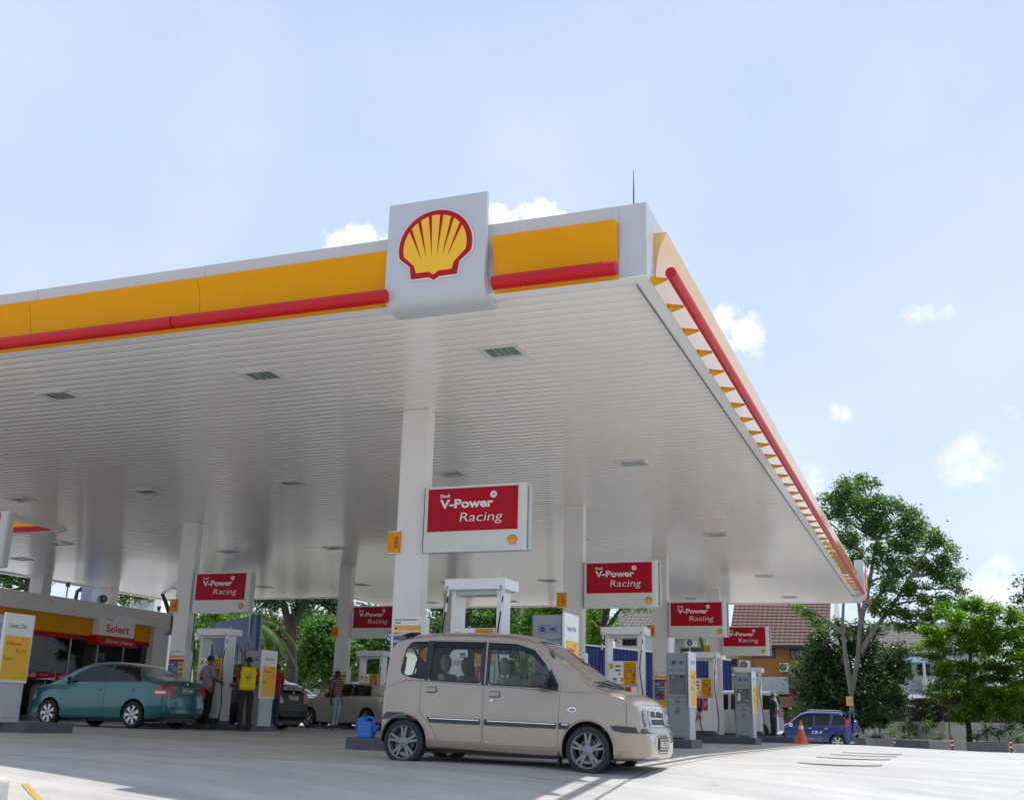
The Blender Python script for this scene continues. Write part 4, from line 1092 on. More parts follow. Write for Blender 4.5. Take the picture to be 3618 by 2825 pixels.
# glossy dark pillars between the side windows
for s, dr in ((-1, '-y'), (1, '+y')):
    dpar = {id(d): d for d, ds, p in vd if ds == s}; dl = [d for d, ds, p in vd if ds == s]
    for par, poly in ((dl[0], [(.222,1.485),(.305,1.485),(.277,1.0),(.222,1.005)]), (dl[0], [(.965,1.482),(1.012,1.480),(1.025,.965),(.985,.968)]), (dl[1], [(1.035,1.482),(1.052,1.48),(1.075,.963),(1.042,.965)]),
                      (dl[1], [(1.82,.935),(1.86,1.18),(1.97,.99),(1.972,.92)])):
        patch(vb, poly, dr, off=.002, skirt=.004).build('pillar_trim', SEAL, par)
    # seals around openings
    for par, w_ in ((van, vsp['side'][0]), (dl[0], vsp['side'][1]), (dl[1], vsp['side'][2])):
        pl = rounded(w_, .045); cx = sum(p[0] for p in pl)/len(pl); cz = sum(p[1] for p in pl)/len(pl); mb = MB()
        for i in range(len(pl)):
            a, b = pl[i], pl[(i+1) % len(pl)]
            if math.dist(a, b) < .002: continue
            pts = []
            for q in (a, b):
                h = vb.ray_cast(Vector((q[0], -3 if s < 0 else 3, q[1])), Vector((0, -s, 0)))[0]; pts.append(h)
            if None in pts: continue
            mb.tube([pts[0], pts[1]], .0085, 5, caps=False)
        mb.build('window_seal', SEAL, par)
    # sun visors over the side glass
    for par, poly in ((dl[0], [(.30,1.48),(.97,1.472),(.97,1.40),(.93,1.40),(.30,1.41)]), (dl[1], [(1.055,1.47),(1.42,1.455),(1.64,1.39),(1.80,1.22),(1.76,1.20),(1.60,1.34),(1.40,1.39),(1.06,1.40)])):
        patch(vb, poly, dr, off=.014, skirt=.010).build('rain_visor', glass('visor_tint', (.10,.12,.22), .8) if 'visor_tint' not in MATS else MATS['visor_tint'], par)
    # black lower mouldings with chrome insert
    for par, a, b in ((dl[0], .30, 1.005), (dl[1], 1.06, 1.965), (van, 1.995, 2.13)):
        lo = .49 if par is not van else .49
        poly = [(a,.575-.02*(a/2)),(b,.575-.02*(b/2)),(b,.51-.02*(b/2)),(a+(.05 if a < .5 else 0),.51-.02*(a/2))]
        mdl = patch(vb, poly, dr, off=.012, skirt=.014).build('side_moulding', BL, par)
        poly = [(a+.04,.566-.02*(a/2)),(b-.01,.566-.02*(b/2)),(b-.01,.557-.02*(b/2)),(a+.05,.557-.02*(a/2))]
        patch(vb, poly, dr, off=.016, skirt=.006).build('chrome_strip', CHROME, mdl)
    hm = mat('handle_chrome', (.30,.31,.24), .35, metal=.6, var=.1)
    for d, hx_, hz_ in ((dl[0], .28, .868), (dl[1], 1.115, .835)):
        hd = handle(vb, d, hx_, hz_, s, hm, .13, .05)
        patch(vb, rounded([(hx_-.008,hz_-.012),(hx_+.138,hz_-.012),(hx_+.138,hz_+.06),(hx_-.008,hz_+.06)], .015, 2), dr, off=.003, skirt=.004).build('handle_recess', mat('recess_dark', (.08,.075,.07), .4), hd)
    patch(vb, [(1.145+.014*cos(a), .79+.014*sin(a)) for a in [2*pi*k/10 for k in range(10)]], dr, off=.004, skirt=.004, step=.01).build('lock', CHROME, dl[1])
    ind = patch(vb, rounded([(2.10,.71),(2.135,.735),(2.19,.735),(2.215,.71),(2.19,.685),(2.135,.685)], .01, 2), dr, off=.008, skirt=.01, step=.03).build('side_indicator', CHROME, van)
    patch(vb, rounded([(2.125,.72),(2.195,.72),(2.195,.695),(2.125,.695)], .012, 2), dr, off=.013, skirt=.006, step=.03).build('lens', mat('smoke_lens', (.12,.08,.07), .2, coat=.6), ind)
    # body crease above mouldings
    mb = patch(vb, [(.10,.633),(.195,.632),(.195,.626),(.12,.627)], dr, off=.003, skirt=.004)
    patch(vb, [(1.06,.612),(1.975,.592),(1.975,.586),(1.06,.606)], dr, off=.003, skirt=.004).build('crease', BEIGE, dl[1])
    # bumper strakes
    patch(vb, [(2.62,.545),(2.70,.550),(2.80,.545),(2.90,.54),(2.985,.535),(3.04,.52),(3.04,.475),(2.80,.475),(2.66,.495)], dr, off=.014, skirt=.02).build('bumper_strip', BL, van)
    patch(vb, [(-.33,.535),(-.25,.615),(-.02,.615),(.05,.555),(.0,.545),(-.33,.53)], dr, off=.012, skirt=.02).build('bumper_strip', BL, van)
    mirror_part(van, 1.80, 1.02, .74, s, BL, 1.0)
    # vertical shut lines nose / bonnet
    patch(vb, [(2.80,.79),(2.806,.79),(2.811,.55),(2.805,.55)], dr, off=.002, skirt=.003, step=.04).build('shut_line', SEAL, van)
    mf = MB().box(1.99, 2.005, *sorted((s*.60, s*.73)), .06, .28); mf.build('mud_flap', RUB, van)
patch(vb, [(-.57,.528),(.57,.528),(.57,.485),(-.57,.485)], '+x', off=.016, skirt=.03).build('bumper_strip', mat('bumper_pale', (.16,.18,.21), .3, coat=.5), van)
# arch lips
for wx in (0, 2.35):
    for s in (-1, 1):
        mb = MB(); pts = []
        for k in range(25):
            a = R(-8+196*k/24); q = (wx+.318*cos(a), .278+.318*sin(a)); h = vb.ray_cast(Vector((q[0], s*3, q[1])), Vector((0, -s, 0)))[0]
            if h is not None and h.y*s > .5: pts.append(h+Vector((0, s*.004, 0)))
        if len(pts) > 3: mb.tube(pts, .011, 6); mb.build('arch_lip', BEIGE, van)
# front: twin round lamps, grille, plate, intakes
def disc(cx, cz, rx, rz_, n=20): return [(cx+rx*cos(2*pi*k/n), cz+rz_*sin(2*pi*k/n)) for k in range(n)]
for s in (-1, 1):
    for (cy, rx, rz_) in ((s*.53, .098, .098), (s*.365, .062, .086)):
        hl = patch(vb, disc(cy, .645, rx*1.05, rz_*1.05), '+x', off=.004, skirt=.02, step=.03).build('headlight', mat('lamp_ring', (.30,.28,.25), .35, metal=.3), van)
        mb = MB(); ctr = vb.ray_cast(Vector((6, cy, .645)), Vector((-1,0,0)))[0]
        mb = patch(vb, disc(cy, .645, rx, rz_), '+x', off=.010, skirt=.0, step=.03); mb.build('reflector', LAMPIN, hl)
        mb = patch(vb, disc(cy, .645, rx*.98, rz_*.98), '+x', off=.022, skirt=.014, step=.03); mb.build('lens', LENS, hl)
        MB().sphere((ctr.x+.004, cy, .645), (.012,.028,.028), 6).build('bulb', LAMPIN, hl)
GR = mat('grille_black', (.02,.022,.024), .4, var=.3, scale=60)
def mesh_patch(poly, name, par):
    g = patch(vb, poly, '+x', off=.003, skirt=.0, step=.03).build(name, GR, par)
    ys = [p[0] for p in poly]; zs = [p[1] for p in poly]; mb = MB()
    k = -0.6
    while k < .8:
        for d in (-1, 1):
            pts = []
            for i in range(24):
                z = min(zs)+(max(zs)-min(zs))*i/23; y = k+d*(z-min(zs))*.9
                if inpoly((y, z), poly): pts.append(Vector((vb.ray_cast(Vector((6, y, z)), Vector((-1,0,0)))[0].x+.008, y, z)))
            if len(pts) > 1: mb.tube([pts[0], pts[-1]], .0028, 4, caps=False)
        k += .028
    if mb.v: mb.build('mesh', mat('mesh_bar', (.09,.095,.10), .5, metal=.3), g)
    return g
gf = patch(vb, rounded([(-.30,.565),(.30,.565),(.305,.72),(.05,.735),(0,.66),(-.05,.735),(-.305,.72)], .02), '+x', off=.001, skirt=.002, step=.03)
for s in (-1, 1): mesh_patch([tuple(q) for q in rounded([(s*.03,.655),(s*.29,.650),(s*.295,.715),(s*.07,.728)], .012, 2)], 'grille', van)
mesh_patch([tuple(q) for q in rounded([(-.29,.572),(.29,.572),(.292,.632),(-.292,.632)], .012, 2)], 'grille', van)
patch(vb, [(-.31,.652),(.31,.652),(.31,.636),(-.31,.636)], '+x', off=.012, skirt=.01).build('grille_bar', BEIGE, van)
patch(vb, [(-.31,.566),(.31,.566),(.31,.558),(-.31,.558)], '+x', off=.008, skirt=.01).build('grille_bar', CHROME, van)
mb = MB(); ctr = vb.ray_cast(Vector((6,0,.755)), Vector((-1,0,0)))[0]
for a in (90, 210, 330): mb.add([ctr+Vector((.012,0,0))+Vector((0, r_*cos(R(a+b_)), r_*sin(R(a+b_))*1.1)) for r_, b_ in ((.006, -60), (.024, -14), (.032, 0), (.024, 14), (.006, 60))], [(0,1,2,3,4)], 0)
mb.build('badge', CHROME, van)
patch(vb, rounded([(-.22,.245),(.22,.245),(.24,.43),(-.24,.43)], .02), '+x', off=.003, skirt=.004).build('air_intake', GR, van)
for z in (.29, .335, .38): patch(vb, [(-.23,z),(.23,z),(.23,z+.012),(-.23,z+.012)], '+x', off=.010, skirt=.008).build('intake_bar', BEIGE, van)
for s in (-1, 1):
    fg = patch(vb, rounded([(s*.28,.27),(s*.355,.29),(s*.36,.425),(s*.28,.425)], .02), '+x', off=.004, skirt=.004).build('fog_lamp_cover', mat('fog_cover', (.55,.50,.44), .3, coat=.5), van)
    for z in (.30, .33, .36, .39): patch(vb, [(s*.285,z),(s*.35,z),(s*.35,z+.008),(s*.285,z+.008)], '+x', off=.007, skirt=.003).build('slat', ALU, fg)
number_plate(van, 'WKU 6106', (3.068, .0, .355), (0,1,0), (1,0,0), .47, .125)
# bonnet shut line, washer, wipers, roof groove, spoiler
for s in (-1, 1):
    pts = []
    for k in range(15):
        x = 2.36+(2.83-2.36)*k/14; y = s*(.60-.05*k/14); h = vb.ray_cast(Vector((x, y, 3)), Vector((0,0,-1)))[0]; pts.append(h+Vector((0,0,.001)))
    MB().tube(pts, .0035, 4).build('shut_line', SEAL, van)
    pts = []
    for k in range(16):
        x = -.05+1.70*k/15; h = vb.ray_cast(Vector((x, s*.555, 3)), Vector((0,0,-1)))[0]; pts.append(h)
    MB().tube(pts, .004, 4).build('roof_groove', SEAL, van)
pts = []
for k in range(17):
    y = -.50+1.0*k/16; h = vb.ray_cast(Vector((6, y, .795)), Vector((-1,0,0)))[0]; pts.append(h)
MB().tube(pts, .0035, 4).build('shut_line', SEAL, van)
for y0, y1 in ((-.05, -.55), (.45, -.08)):
    a = vb.ray_cast(Vector((2.44, y0, 3)), Vector((0,0,-1)))[0]+Vector((0,0,.02)); b = vb.ray_cast(Vector((2.36, y1, 3)), Vector((0,0,-1)))[0]+Vector((0,0,.02))
    MB().tube([a, (a+b)/2+Vector((0,0,.012)), b], [.009,.011,.006], 5).build('wiper', DARK, van)
patch(vb, [(2.40,-.56),(2.46,-.5),(2.46,.5),(2.40,.56)], '+z', off=.004, skirt=.003).build('cowl', DARK, van)
mb = MB(); mb.prism(rounded([(-.36,1.545),(-.35,1.565),(-.12,1.595),(-.05,1.59),(-.20,1.545)], .01, 2), 'y', -.60, .60); mb.build('spoiler', BEIGE, van, smooth=True)
patch(vb, [(-.20,1.10),(-.20,1.13),(-.19,1.13)], '-y', off=.002, skirt=0) if False else None
for s in (-1, 1): patch(vb, [(s*.60,.66),(s*.68,.66),(s*.66,.98),(s*.60,.98)], '-x', off=.008, skirt=.01).build('tail_light', TAILR, van)
number_plate(van, 'WKU 6106', (-.372, 0, .60), (0,-1,0), (-1,0,0), .47, .125)
# a-pillar vent and dash papers
patch(vb, rounded([(1.80,1.385),(1.825,1.395),(1.90,1.30),(1.88,1.285)], .008, 2), '-y', off=.006, skirt=.006, step=.03).build('pillar_vent', BL, van)
mb = MB(); mb.add([(2.02,-.52,.985),(2.26,-.45,.975),(2.24,.0,.985),(2.02,-.05,.995)], [(0,1,2,3)], 0); mb.build('dash_paper', mat('paper', (.7,.75,.8), .7, var=.04), van)
# hanging warning diamond in the rear quarter window
dia = MB().add([(0,0,-.10),(.10,0,0),(0,0,.10),(-.10,0,0),(0,.004,-.10),(.10,.004,0),(0,.004,.10),(-.10,.004,0)], [(0,1,2,3),(7,6,5,4),(0,4,5,1),(1,5,6,2),(2,6,7,3),(3,7,4,0)])
dia = dia.build('warning_diamond', mat('diamond_orange', (.72,.28,.04), .6)); dia.location = (VX+.20, VY-.60, 1.22); tag(dia, 'orange diamond shaped notice hanging in the rear quarter window of the van', 'notice')
mb = MB(); put_text(mb, "DON'T", (0,-.002,.03), (1,0,0), (0,0,1), .028, .07, .02, align='c'); put_text(mb, 'KISS MY', (0,-.002,-.008), (1,0,0), (0,0,1), .026, .11, .02, align='c'); put_text(mb, 'FIT BODY!', (0,-.002,-.044), (1,0,0), (0,0,1), .024, .09, .02, align='c'); mb.build('lettering', DARK, dia)
def sedan(h=1.44, wb=2.6, W=.84, fo=.84, ro=.90, r=.29, **k):
    f = wb+fo; q = h/1.44
    sp = dict(x0=-ro, x1=f, wb=wb, r=r, arch=r+.05, tw=.19, tumble=.36, rc=.09,
        top=[(-ro,.50),(-ro+.03,.78*q),(-ro+.07,.98*q),(-ro+.16,1.045*q),(-.5,1.065*q),(-.28,1.10*q),(.0,1.225*q),(.35,1.36*q),(.7,1.42*q),(1.15,1.44*q),(1.55,1.42*q),(1.85,1.34*q),(2.15,1.20*q),(2.5,1.03*q),(2.62,.99*q),(2.95,.93*q),(f-.30,.82*q),(f-.13,.72*q),(f-.04,.58*q),(f,.45)],
        bot=[(-ro,.34),(-ro+.08,.26),(-.5,.19),(.3,.17),(wb-.5,.17),(wb+.4,.18),(f-.1,.2),(f,.27)],
        wid=[(-ro,W*.74),(-ro+.05,W*.84),(-ro+.18,W*.92),(-.4,W*.985),(.3,W),(1.8,W),(wb,W*.985),(f-.45,W*.93),(f-.2,W*.84),(f-.07,W*.72),(f,W*.58)],
        belt=[(-ro,.9*q),(-.3,.985*q),(.5,.975*q),(1.5,.945*q),(2.3,.915*q),(f,.8)],
        cab=(-.25,2.45), xm=1.2,
        side=[[(-.16,1.00*q),(-.02,1.15*q),(.20,1.30*q),(.45,1.345*q),(.78,1.355*q),(.76,.995*q)], [(.85,1.355*q),(1.2,1.35*q),(1.50,1.30*q),(1.78,1.17*q),(2.08,.97*q),(.83,.985*q)]],
        ws=[(-.66,1.03*q),(.66,1.03*q),(.56,1.33*q),(-.56,1.33*q)], rw=[(-.58,1.105*q),(.58,1.105*q),(.50,1.33*q),(-.50,1.33*q)],
        doors=[[(.82,1.385*q),(.30,1.375*q),(.02,1.25*q),(-.20,1.02*q),(-.14,.86),(.10,.70),(.34,.48),(.42,.24),(.84,.23)], [(.845,1.385*q),(1.3,1.38*q),(1.6,1.29*q),(2.0,1.07*q),(2.12,.95*q),(2.08,.25),(.865,.23)]],
        wheel='seven', rim=mat('rim_silver', (.55,.56,.57), .3, metal=.7, var=.05), spokes=7, glass=PANED, wr=.05, seats=[(.55,.82*q),(1.45,.80*q)], drv=1)
    sp.update(k); return sp
def dress_sedan(t, b, doors, sp, body_mat, txt, tail=TAILR, h=1.44):
    q = h/1.44; x0, x1 = sp['x0'], sp['x1']; W = max(p[1] for p in sp['wid'])
    for s, dr in ((-1, '-y'), (1, '+y')):
        dl = [d for d, ds, p in doors if ds == s]
        handle(b, dl[0], .02, .80*q, s, body_mat, .16, .04); handle(b, dl[1], .98, .79*q, s, body_mat, .16, .04)
        mirror_part(t, 1.98, 1.0*q, W-.03, s, body_mat, .6)
        patch(b, [(.80,1.365*q),(.84,1.365*q),(.835,.985*q),(.775,.985*q)], dr, off=.003, skirt=.004).build('pillar_trim', SEAL, t)
        for par, a, c in ((dl[0], .40, .83), (dl[1], .88, 2.02)): patch(b, [(a,.40),(c,.39),(c,.345),(a,.345)], dr, off=.01, skirt=.012).build('side_moulding', body_mat, par)
        patch(b, [(x0+.02,.97*q),(x0+.26,.90*q),(x0+.32,.80*q),(x0+.30,.69*q),(x0+.02,.68*q)], dr, off=.006, skirt=.01, step=.05).build('tail_light', tail, t)
        patch(b, [(s*W*.52,.69*q),(s*W*.79,.69*q),(s*W*.79,.95*q),(s*W*.60,.965*q)], '-x', off=.006, skirt=.01, step=.05).build('tail_light', tail, t)
        patch(b, [(x0+.06,.80*q),(x0+.27,.80*q),(x0+.29,.745*q),(x0+.06,.745*q)], dr, off=.010, skirt=.004, step=.05).build('reversing_lamp', LAMPIN, t)
        patch(b, [(x1-.32,.76*q),(x1-.16,.69*q),(x1-.07,.60*q),(x1-.12,.55*q),(x1-.30,.60*q)], dr, off=.005, skirt=.01, step=.05).build('headlight', LAMPIN, t)
        patch(b, [(s*W*.36,.58*q),(s*W*.62,.60*q),(s*W*.62,.70*q),(s*W*.36,.66*q)], '+x', off=.005, skirt=.01, step=.05).build('headlight', LAMPIN, t)
    patch(b, [(-.35,.50),(.35,.50),(.32,.62*q),(-.32,.62*q)], '+x', off=.004, skirt=.01).build('grille', GR, t)
    xr = b.ray_cast(Vector((-6, 0, .86*q)), Vector((1,0,0)))[0].x
    number_plate(t, txt, (xr-.008, 0, .83*q), (0,-1,0), (-1,0,0), .46, .125)
    patch(b, [(-.42,.70*q),(.42,.70*q),(.42,.705*q),(-.42,.705*q)], '-x', off=.002, skirt=.002).build('shut_line', SEAL, t)
    mb = MB(); mb.sphere((xr-.01, 0, .965*q), (.006,.028,.028), 6); mb.build('badge', CHROME, t)
TEAL = car_paint('teal_metallic', (.002,.115,.135), .3, .25)
sp = sedan(wb=2.465, fo=.82, ro=.84, W=.82, h=1.46, seatm=INT)
teal, b_, dd_, _ = make_car('sedan', 'teal sedan beside the left pumps with its boot towards the striped shirt man', None, (-16.97, 21.62, gz(-17, 21)+.005), R(178), sp, TEAL)
dress_sedan(teal, b_, dd_, sp, TEAL, 'WRA 6068', h=1.46)
BLK = mat('black_paint', (.003,.0032,.004), .35, coat=.15, var=0, spec=.15)
sp = sedan(h=1.40, spokes=9)
black, b_, dd_, _ = make_car('sedan', 'black sedan of which the boot shows behind the tall yellow service panel', None, (-16.9, 26.0, gz(-17, 26)+.0), R(176), sp, BLK)
dress_sedan(black, b_, dd_, sp, BLK, 'WNN 1838', h=1.40)
mb = MB(); mb.prism(rounded([(-.98,1.045),(-.80,1.10),(-.72,1.09),(-.80,1.055)], .01, 2), 'y', -.62, .62); mb.box(-.84, -.80, -.5, -.46, .99, 1.09); mb.box(-.84, -.80, .46, .5, .99, 1.09); mb.build('spoiler', BLK, black)
PEARL = car_paint('champagne_paint', (.48,.47,.39), .25, .34)
sp = sedan(h=1.42, glass=PANED, spokes=5, r=.30)
pearl, b_, dd_, _ = make_car('sedan', 'pale beige sedan standing behind the man in the maroon striped shirt', None, (-16.1, 31.45, gz(-17, 31)), R(162), sp, PEARL)
dress_sedan(pearl, b_, dd_, sp, PEARL, 'WLE 2741', h=1.42)
BLU = car_paint('light_blue_paint', (.05,.22,.38), .4, .3)
sp = sedan(h=1.45)
blu, b_, dd_, _ = make_car('sedan', 'light blue car whose roof shows right behind the black sedan', None, (-22.2, 33.0, gz(-20, 33)), R(-6), sp, BLU)
dress_sedan(blu, b_, dd_, sp, BLU, 'WHK 512', h=1.45)
SIL = car_paint('silver_paint', (.42,.45,.48), .5, .3)
def tallspec(h, **k):
    sp = dict(x0=-.62, x1=3.35, wb=2.62, r=.33, arch=.385, tw=.2, tumble=.24, rc=.10,
        top=[(-.62,.6),(-.60,1.0*h),(-.52,.62*h+.45),(-.42,.83*h),(-.30,.95*h),(-.1,.985*h),(.6,1.0*h),(1.2,.995*h),(1.55,.96*h),(1.9,.84*h),(2.25,.68*h),(2.42,.64*h),(2.8,.60*h),(3.12,.54*h),(3.28,.44*h),(3.35,.32*h)],
        bot=[(-.62,.36),(-.5,.28),(.2,.26),(2.9,.26),(3.2,.3),(3.35,.38)],
        wid=[(-.62,.70),(-.56,.78),(-.4,.84),(.2,.86),(2.4,.86),(2.9,.82),(3.2,.72),(3.35,.58)],
        belt=[(-.62,.60*h),(1,.585*h),(2.4,.56*h),(3.35,.5*h)], cab=(-.45,2.2), xm=1.2,
        side=[[(-.38,.64*h),(-.30,.90*h),(.16,.91*h),(.24,.62*h)],[(.36,.62*h),(.30,.91*h),(.98,.915*h),(.98,.61*h)],[(1.07,.91*h),(1.42,.90*h),(1.75,.80*h),(2.12,.61*h),(1.07,.60*h)]],
        ws=[(-.68,.66*h),(.68,.66*h),(.58,.90*h),(-.58,.90*h)], rw=[(-.62,.64*h),(.62,.64*h),(.56,.90*h),(-.56,.90*h)],
        doors=[[(.29,.935*h),(1.02,.94*h),(1.02,.32),(.50,.32),(.40,.55),(.28,.68),(.24,.60*h)],[(1.045,.94*h),(1.46,.925*h),(1.82,.80*h),(2.2,.60*h),(2.16,.32),(1.045,.32)]],
        wheel='seven', rim=mat('rim_silver', (.55,.56,.57), .3, metal=.7), spokes=6, glass=PANED, wr=.05, seats=[(.5,1.0),(1.4,1.0)], drv=1)
    sp.update(k); return sp
sp = tallspec(1.66)
silv, b_, dd_, _ = make_car('people_carrier', 'silver people carrier behind the light blue car', None, (-24.8, 36.6, gz(-22, 37)+.05), R(-6), sp, SIL)
# blue off-roader
CRV = car_paint('royal_blue', (.006,.032,.16), .3, .28)
sp = tallspec(1.70)
crv, b_, dd_, bb_ = make_car('off_roader', 'royal blue off-roader with a spare wheel on its tail, parked by the cone', None, (-4.65, 55.0, -.45), R(178), sp, CRV)
for s, dr in ((-1, '-y'), (1, '+y')):
    dl = [d for d, ds, p in dd_ if ds == s]
    handle(b_, dl[0], .42, .90, s, CHROME, .16, .045); handle(b_, dl[1], 1.12, .90, s, CHROME, .16, .045)
    patch(b_, [(-.56,1.50),(-.46,1.52),(-.40,1.36),(-.40,1.02),(-.52,1.02)], dr, off=.01, skirt=.015, step=.06).build('tail_light', TAILR, crv)
    patch(b_, [(-.50,1.50),(-.46,1.51),(-.42,1.38),(-.47,1.38)], dr, off=.018, skirt=.01, step=.06).build('indicator', AMB, crv)
    mirror_part(crv, 2.06, 1.04, .86, s, CHROME, 1)
    mb = MB(); mb.tube([(-.1, s*.60, 1.70), (.0, s*.60, 1.735), (1.2, s*.60, 1.745), (1.35, s*.60, 1.70)], .016, 6); mb.build('roof_rail', ALU, crv)
    patch(b_, [(.30,1.575),(.98,1.585),(1.42,1.56),(1.80,1.37),(1.76,1.33),(1.4,1.47),(1.0,1.49),(.30,1.48)], dr, off=.02, skirt=.02).build('rain_visor', MATS['visor_tint'], crv)
    ux = Vector((-1,0,0)) if s > 0 else Vector((1,0,0)); yy = s*.89
    mb = MB(); put_text(mb, 'CR-V', (1.13 if s > 0 else .38, yy, .68), ux, (0,0,1), .15, .50, .01, .35); mb.build('lettering', WLET, crv)
    mb = MB(); put_text(mb, 'AUTUMNWIND', (2.05 if s > 0 else .5, yy+.0, .40), ux, (0,0,1), .10, 1.35, .02, .25); mb.build('lettering', mat('faded_red_letter', (.45,.25,.22), .5, var=.5, scale=3), crv)
mb = MB(); mb.lathe([(0,.06),(.27,.06),(.31,.03),(.33,-.03),(.33,-.12),(.28,-.15)], c=(-.66,0,1.02), axis='x', n=28)
mb.v = [(-.66-(v[0]+.66)-.10, v[1], v[2]) for v in mb.v]; mb.build('spare_wheel_cover', CRV, crv)
MB().prism([(-.78,1.60),(-.74,1.66),(-.28,1.70),(-.30,1.65)], 'y', -.62, .62).build('spoiler', CRV, crv)
# white minivan at the far pump
WHT = car_paint('white_paint', (.66,.66,.65), .0, .28)
sp = tallspec(1.82, top=[(-.72,.7),(-.71,1.05),(-.66,1.45),(-.58,1.74),(-.48,1.80),(.3,1.82),(1.5,1.80),(1.85,1.72),(2.3,1.35),(2.5,1.16),(2.85,1.04),(3.1,.92),(3.3,.75),(3.35,.6)], x0=-.72,
   side=[[(-.50,1.14),(-.46,1.64),(.16,1.66),(.24,1.13)],[(.36,1.13),(.34,1.66),(.98,1.66),(.98,1.12)],[(1.07,1.66),(1.55,1.64),(1.80,1.48),(2.12,1.12),(1.07,1.11)]], bot=[(-.72,.42),(-.6,.30),(.2,.26),(2.9,.26),(3.2,.3),(3.35,.38)], wid=[(-.72,.72),(-.66,.79),(-.5,.84),(.2,.86),(2.4,.86),(2.9,.82),(3.2,.72),(3.35,.58)])
wv, b_, dd_, _ = make_car('minivan', 'white minivan refuelling behind the farthest dispenser, red tail lamp showing', None, (-6.35, 42.6, gz(-6, 42)), R(180), sp, WHT)
for s, dr in ((-1, '-y'), (1, '+y')):
    patch(b_, [(-.66,1.12),(-.42,1.10),(-.40,.98),(-.50,.88),(-.68,.90)], dr, off=.008, skirt=.012, step=.06).build('tail_light', TAILR, wv)
    patch(b_, [(s*.52,.90),(s*.78,.90),(s*.78,1.16),(s*.60,1.14)], '-x', off=.008, skirt=.012, step=.06).build('tail_light', TAILR, wv)
MB().prism([(-.86,1.76),(-.80,1.80),(-.40,1.84),(-.45,1.78)], 'y', -.66, .66).build('spoiler', WHT, wv)
# ================================================================ shop and everything behind
def _ray(px, py):
    px *= 1.65659; py *= 1.65659
    return fwd + rgt*(px-1809)/FPX - upv*(py-1412.5)/FPX
def OX(px, py, X): d = _ray(px, py); return CAM + d*((X-CAM.x)/d.x)
def OY(px, py, Y): d = _ray(px, py); return CAM + d*((Y-CAM.y)/d.y)
PLAST = mat('shop_plaster', (.80,.76,.70), .6, var=.05, scale=1.5, dirt=.03)
GLS = glass('shop_glass', (.42,.45,.46), .9, .0)
shop = thing('shop', 'white petrol station shop with yellow and red band above dark glass, left side', 'shop', (0, 0, 0))
FX = -26.5
mb = MB(); mb.box(FX-.5, FX, 14, 34.0, 3.41, 3.95); mb.build('parapet', PLAST, shop, bevel=.01)
MB().box(FX-.5, FX, 33.17, 34.0, 0, 3.409).build('pillar', PLAST, shop, bevel=.01)
MB().box(FX-9, FX-.5, 14, 34.0, 3.5, 3.62).build('roof', mat('flat_roof', (.3,.3,.3), .8), shop)
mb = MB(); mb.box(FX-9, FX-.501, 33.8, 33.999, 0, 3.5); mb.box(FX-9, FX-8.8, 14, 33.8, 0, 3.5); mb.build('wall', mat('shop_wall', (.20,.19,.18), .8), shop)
MB().box(FX-.24, FX-.20, 14, 33.169, 2.85, 3.409).build('yellow_band', YEL, shop)
MB().box(FX-.25, FX-.19, 14, 33.169, 2.69, 2.849).build('red_band', REDS, shop)
MB().box(FX-.29, FX-.18, 14, 33.169, .05, .28).build('plinth', mat('plinth_tile', (.12,.12,.13), .5, var=.1), shop)
for y0, y1 in ((20.0,22.3),(22.36,24.66),(24.72,27.0),(27.06,29.3),(29.36,30.6),(30.66,31.9),(31.96,33.15)):
    MB().quad((FX-.27,y0,.28),(FX-.27,y1,.28),(FX-.27,y1,2.69),(FX-.27,y0,2.69)).build('window', GLS, shop)
    MB().box(FX-.30, FX-.24, y1+.001, y1+.05, .28, 2.69).build('mullion', ALU, shop)
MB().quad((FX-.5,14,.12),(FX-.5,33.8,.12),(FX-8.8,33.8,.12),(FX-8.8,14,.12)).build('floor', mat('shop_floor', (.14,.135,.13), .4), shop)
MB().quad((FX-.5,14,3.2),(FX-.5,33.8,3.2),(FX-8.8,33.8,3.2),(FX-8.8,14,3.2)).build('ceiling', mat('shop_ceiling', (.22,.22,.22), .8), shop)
GOODS = [mat('goods_%s' % n, c, .5, var=.25, scale=20) for n, c in (('blue', (.03,.08,.25)), ('amber', (.55,.22,.03)), ('green', (.05,.25,.08)), ('pale', (.5,.5,.45)), ('crimson', (.35,.02,.03)))]
rs = random.Random(3)
for k, (x, y0, y1) in enumerate(((-28.3, 24.2, 27.2), (-28.3, 27.5, 30.2), (-30.5, 25, 32.5), (-33.5, 20, 33))):
    t = thing('shop_shelf', ['goods shelf behind the left part of the shop glass', 'goods shelf behind the middle of the shop glass', 'long goods shelf in the middle of the shop', 'tall goods shelf along the back wall of the shop'][k], 'shelf', (x, y0, .12), 0, 'goods shelves inside the shop')
    hgt = 1.9 if k < 3 else 2.5
    mb = MB(); mb.box(-.03, .03, 0, y1-y0, 0, hgt)
    for i in range(5): mb.box(-.3, .3, 0, y1-y0, .1+i*hgt/5, .13+i*hgt/5)
    mb.build('rack', GREY, t); mb = MB()
    for i in range(5):
        y = .05
        while y < y1-y0-.2:
            w = rs.uniform(.08, .25); h = rs.uniform(.15, hgt/5-.06); mb.box(.05, .27, y, y+w, .1301+i*hgt/5, .13+i*hgt/5+h, rs.randrange(5)); y += w+.01
    o = mb.build('goods', GOODS, t); o['kind'] = 'stuff'
sg = thing('shop_sign', 'white Select sign with curved red lower awning on the shop front', 'sign', (FX, 30.2, 2.89))
MB().box(-.36, .12, 0, 1.74, 0, .70).build('board', mat('sign_white', (.80,.79,.77), .35, var=.03), sg, bevel=.01)
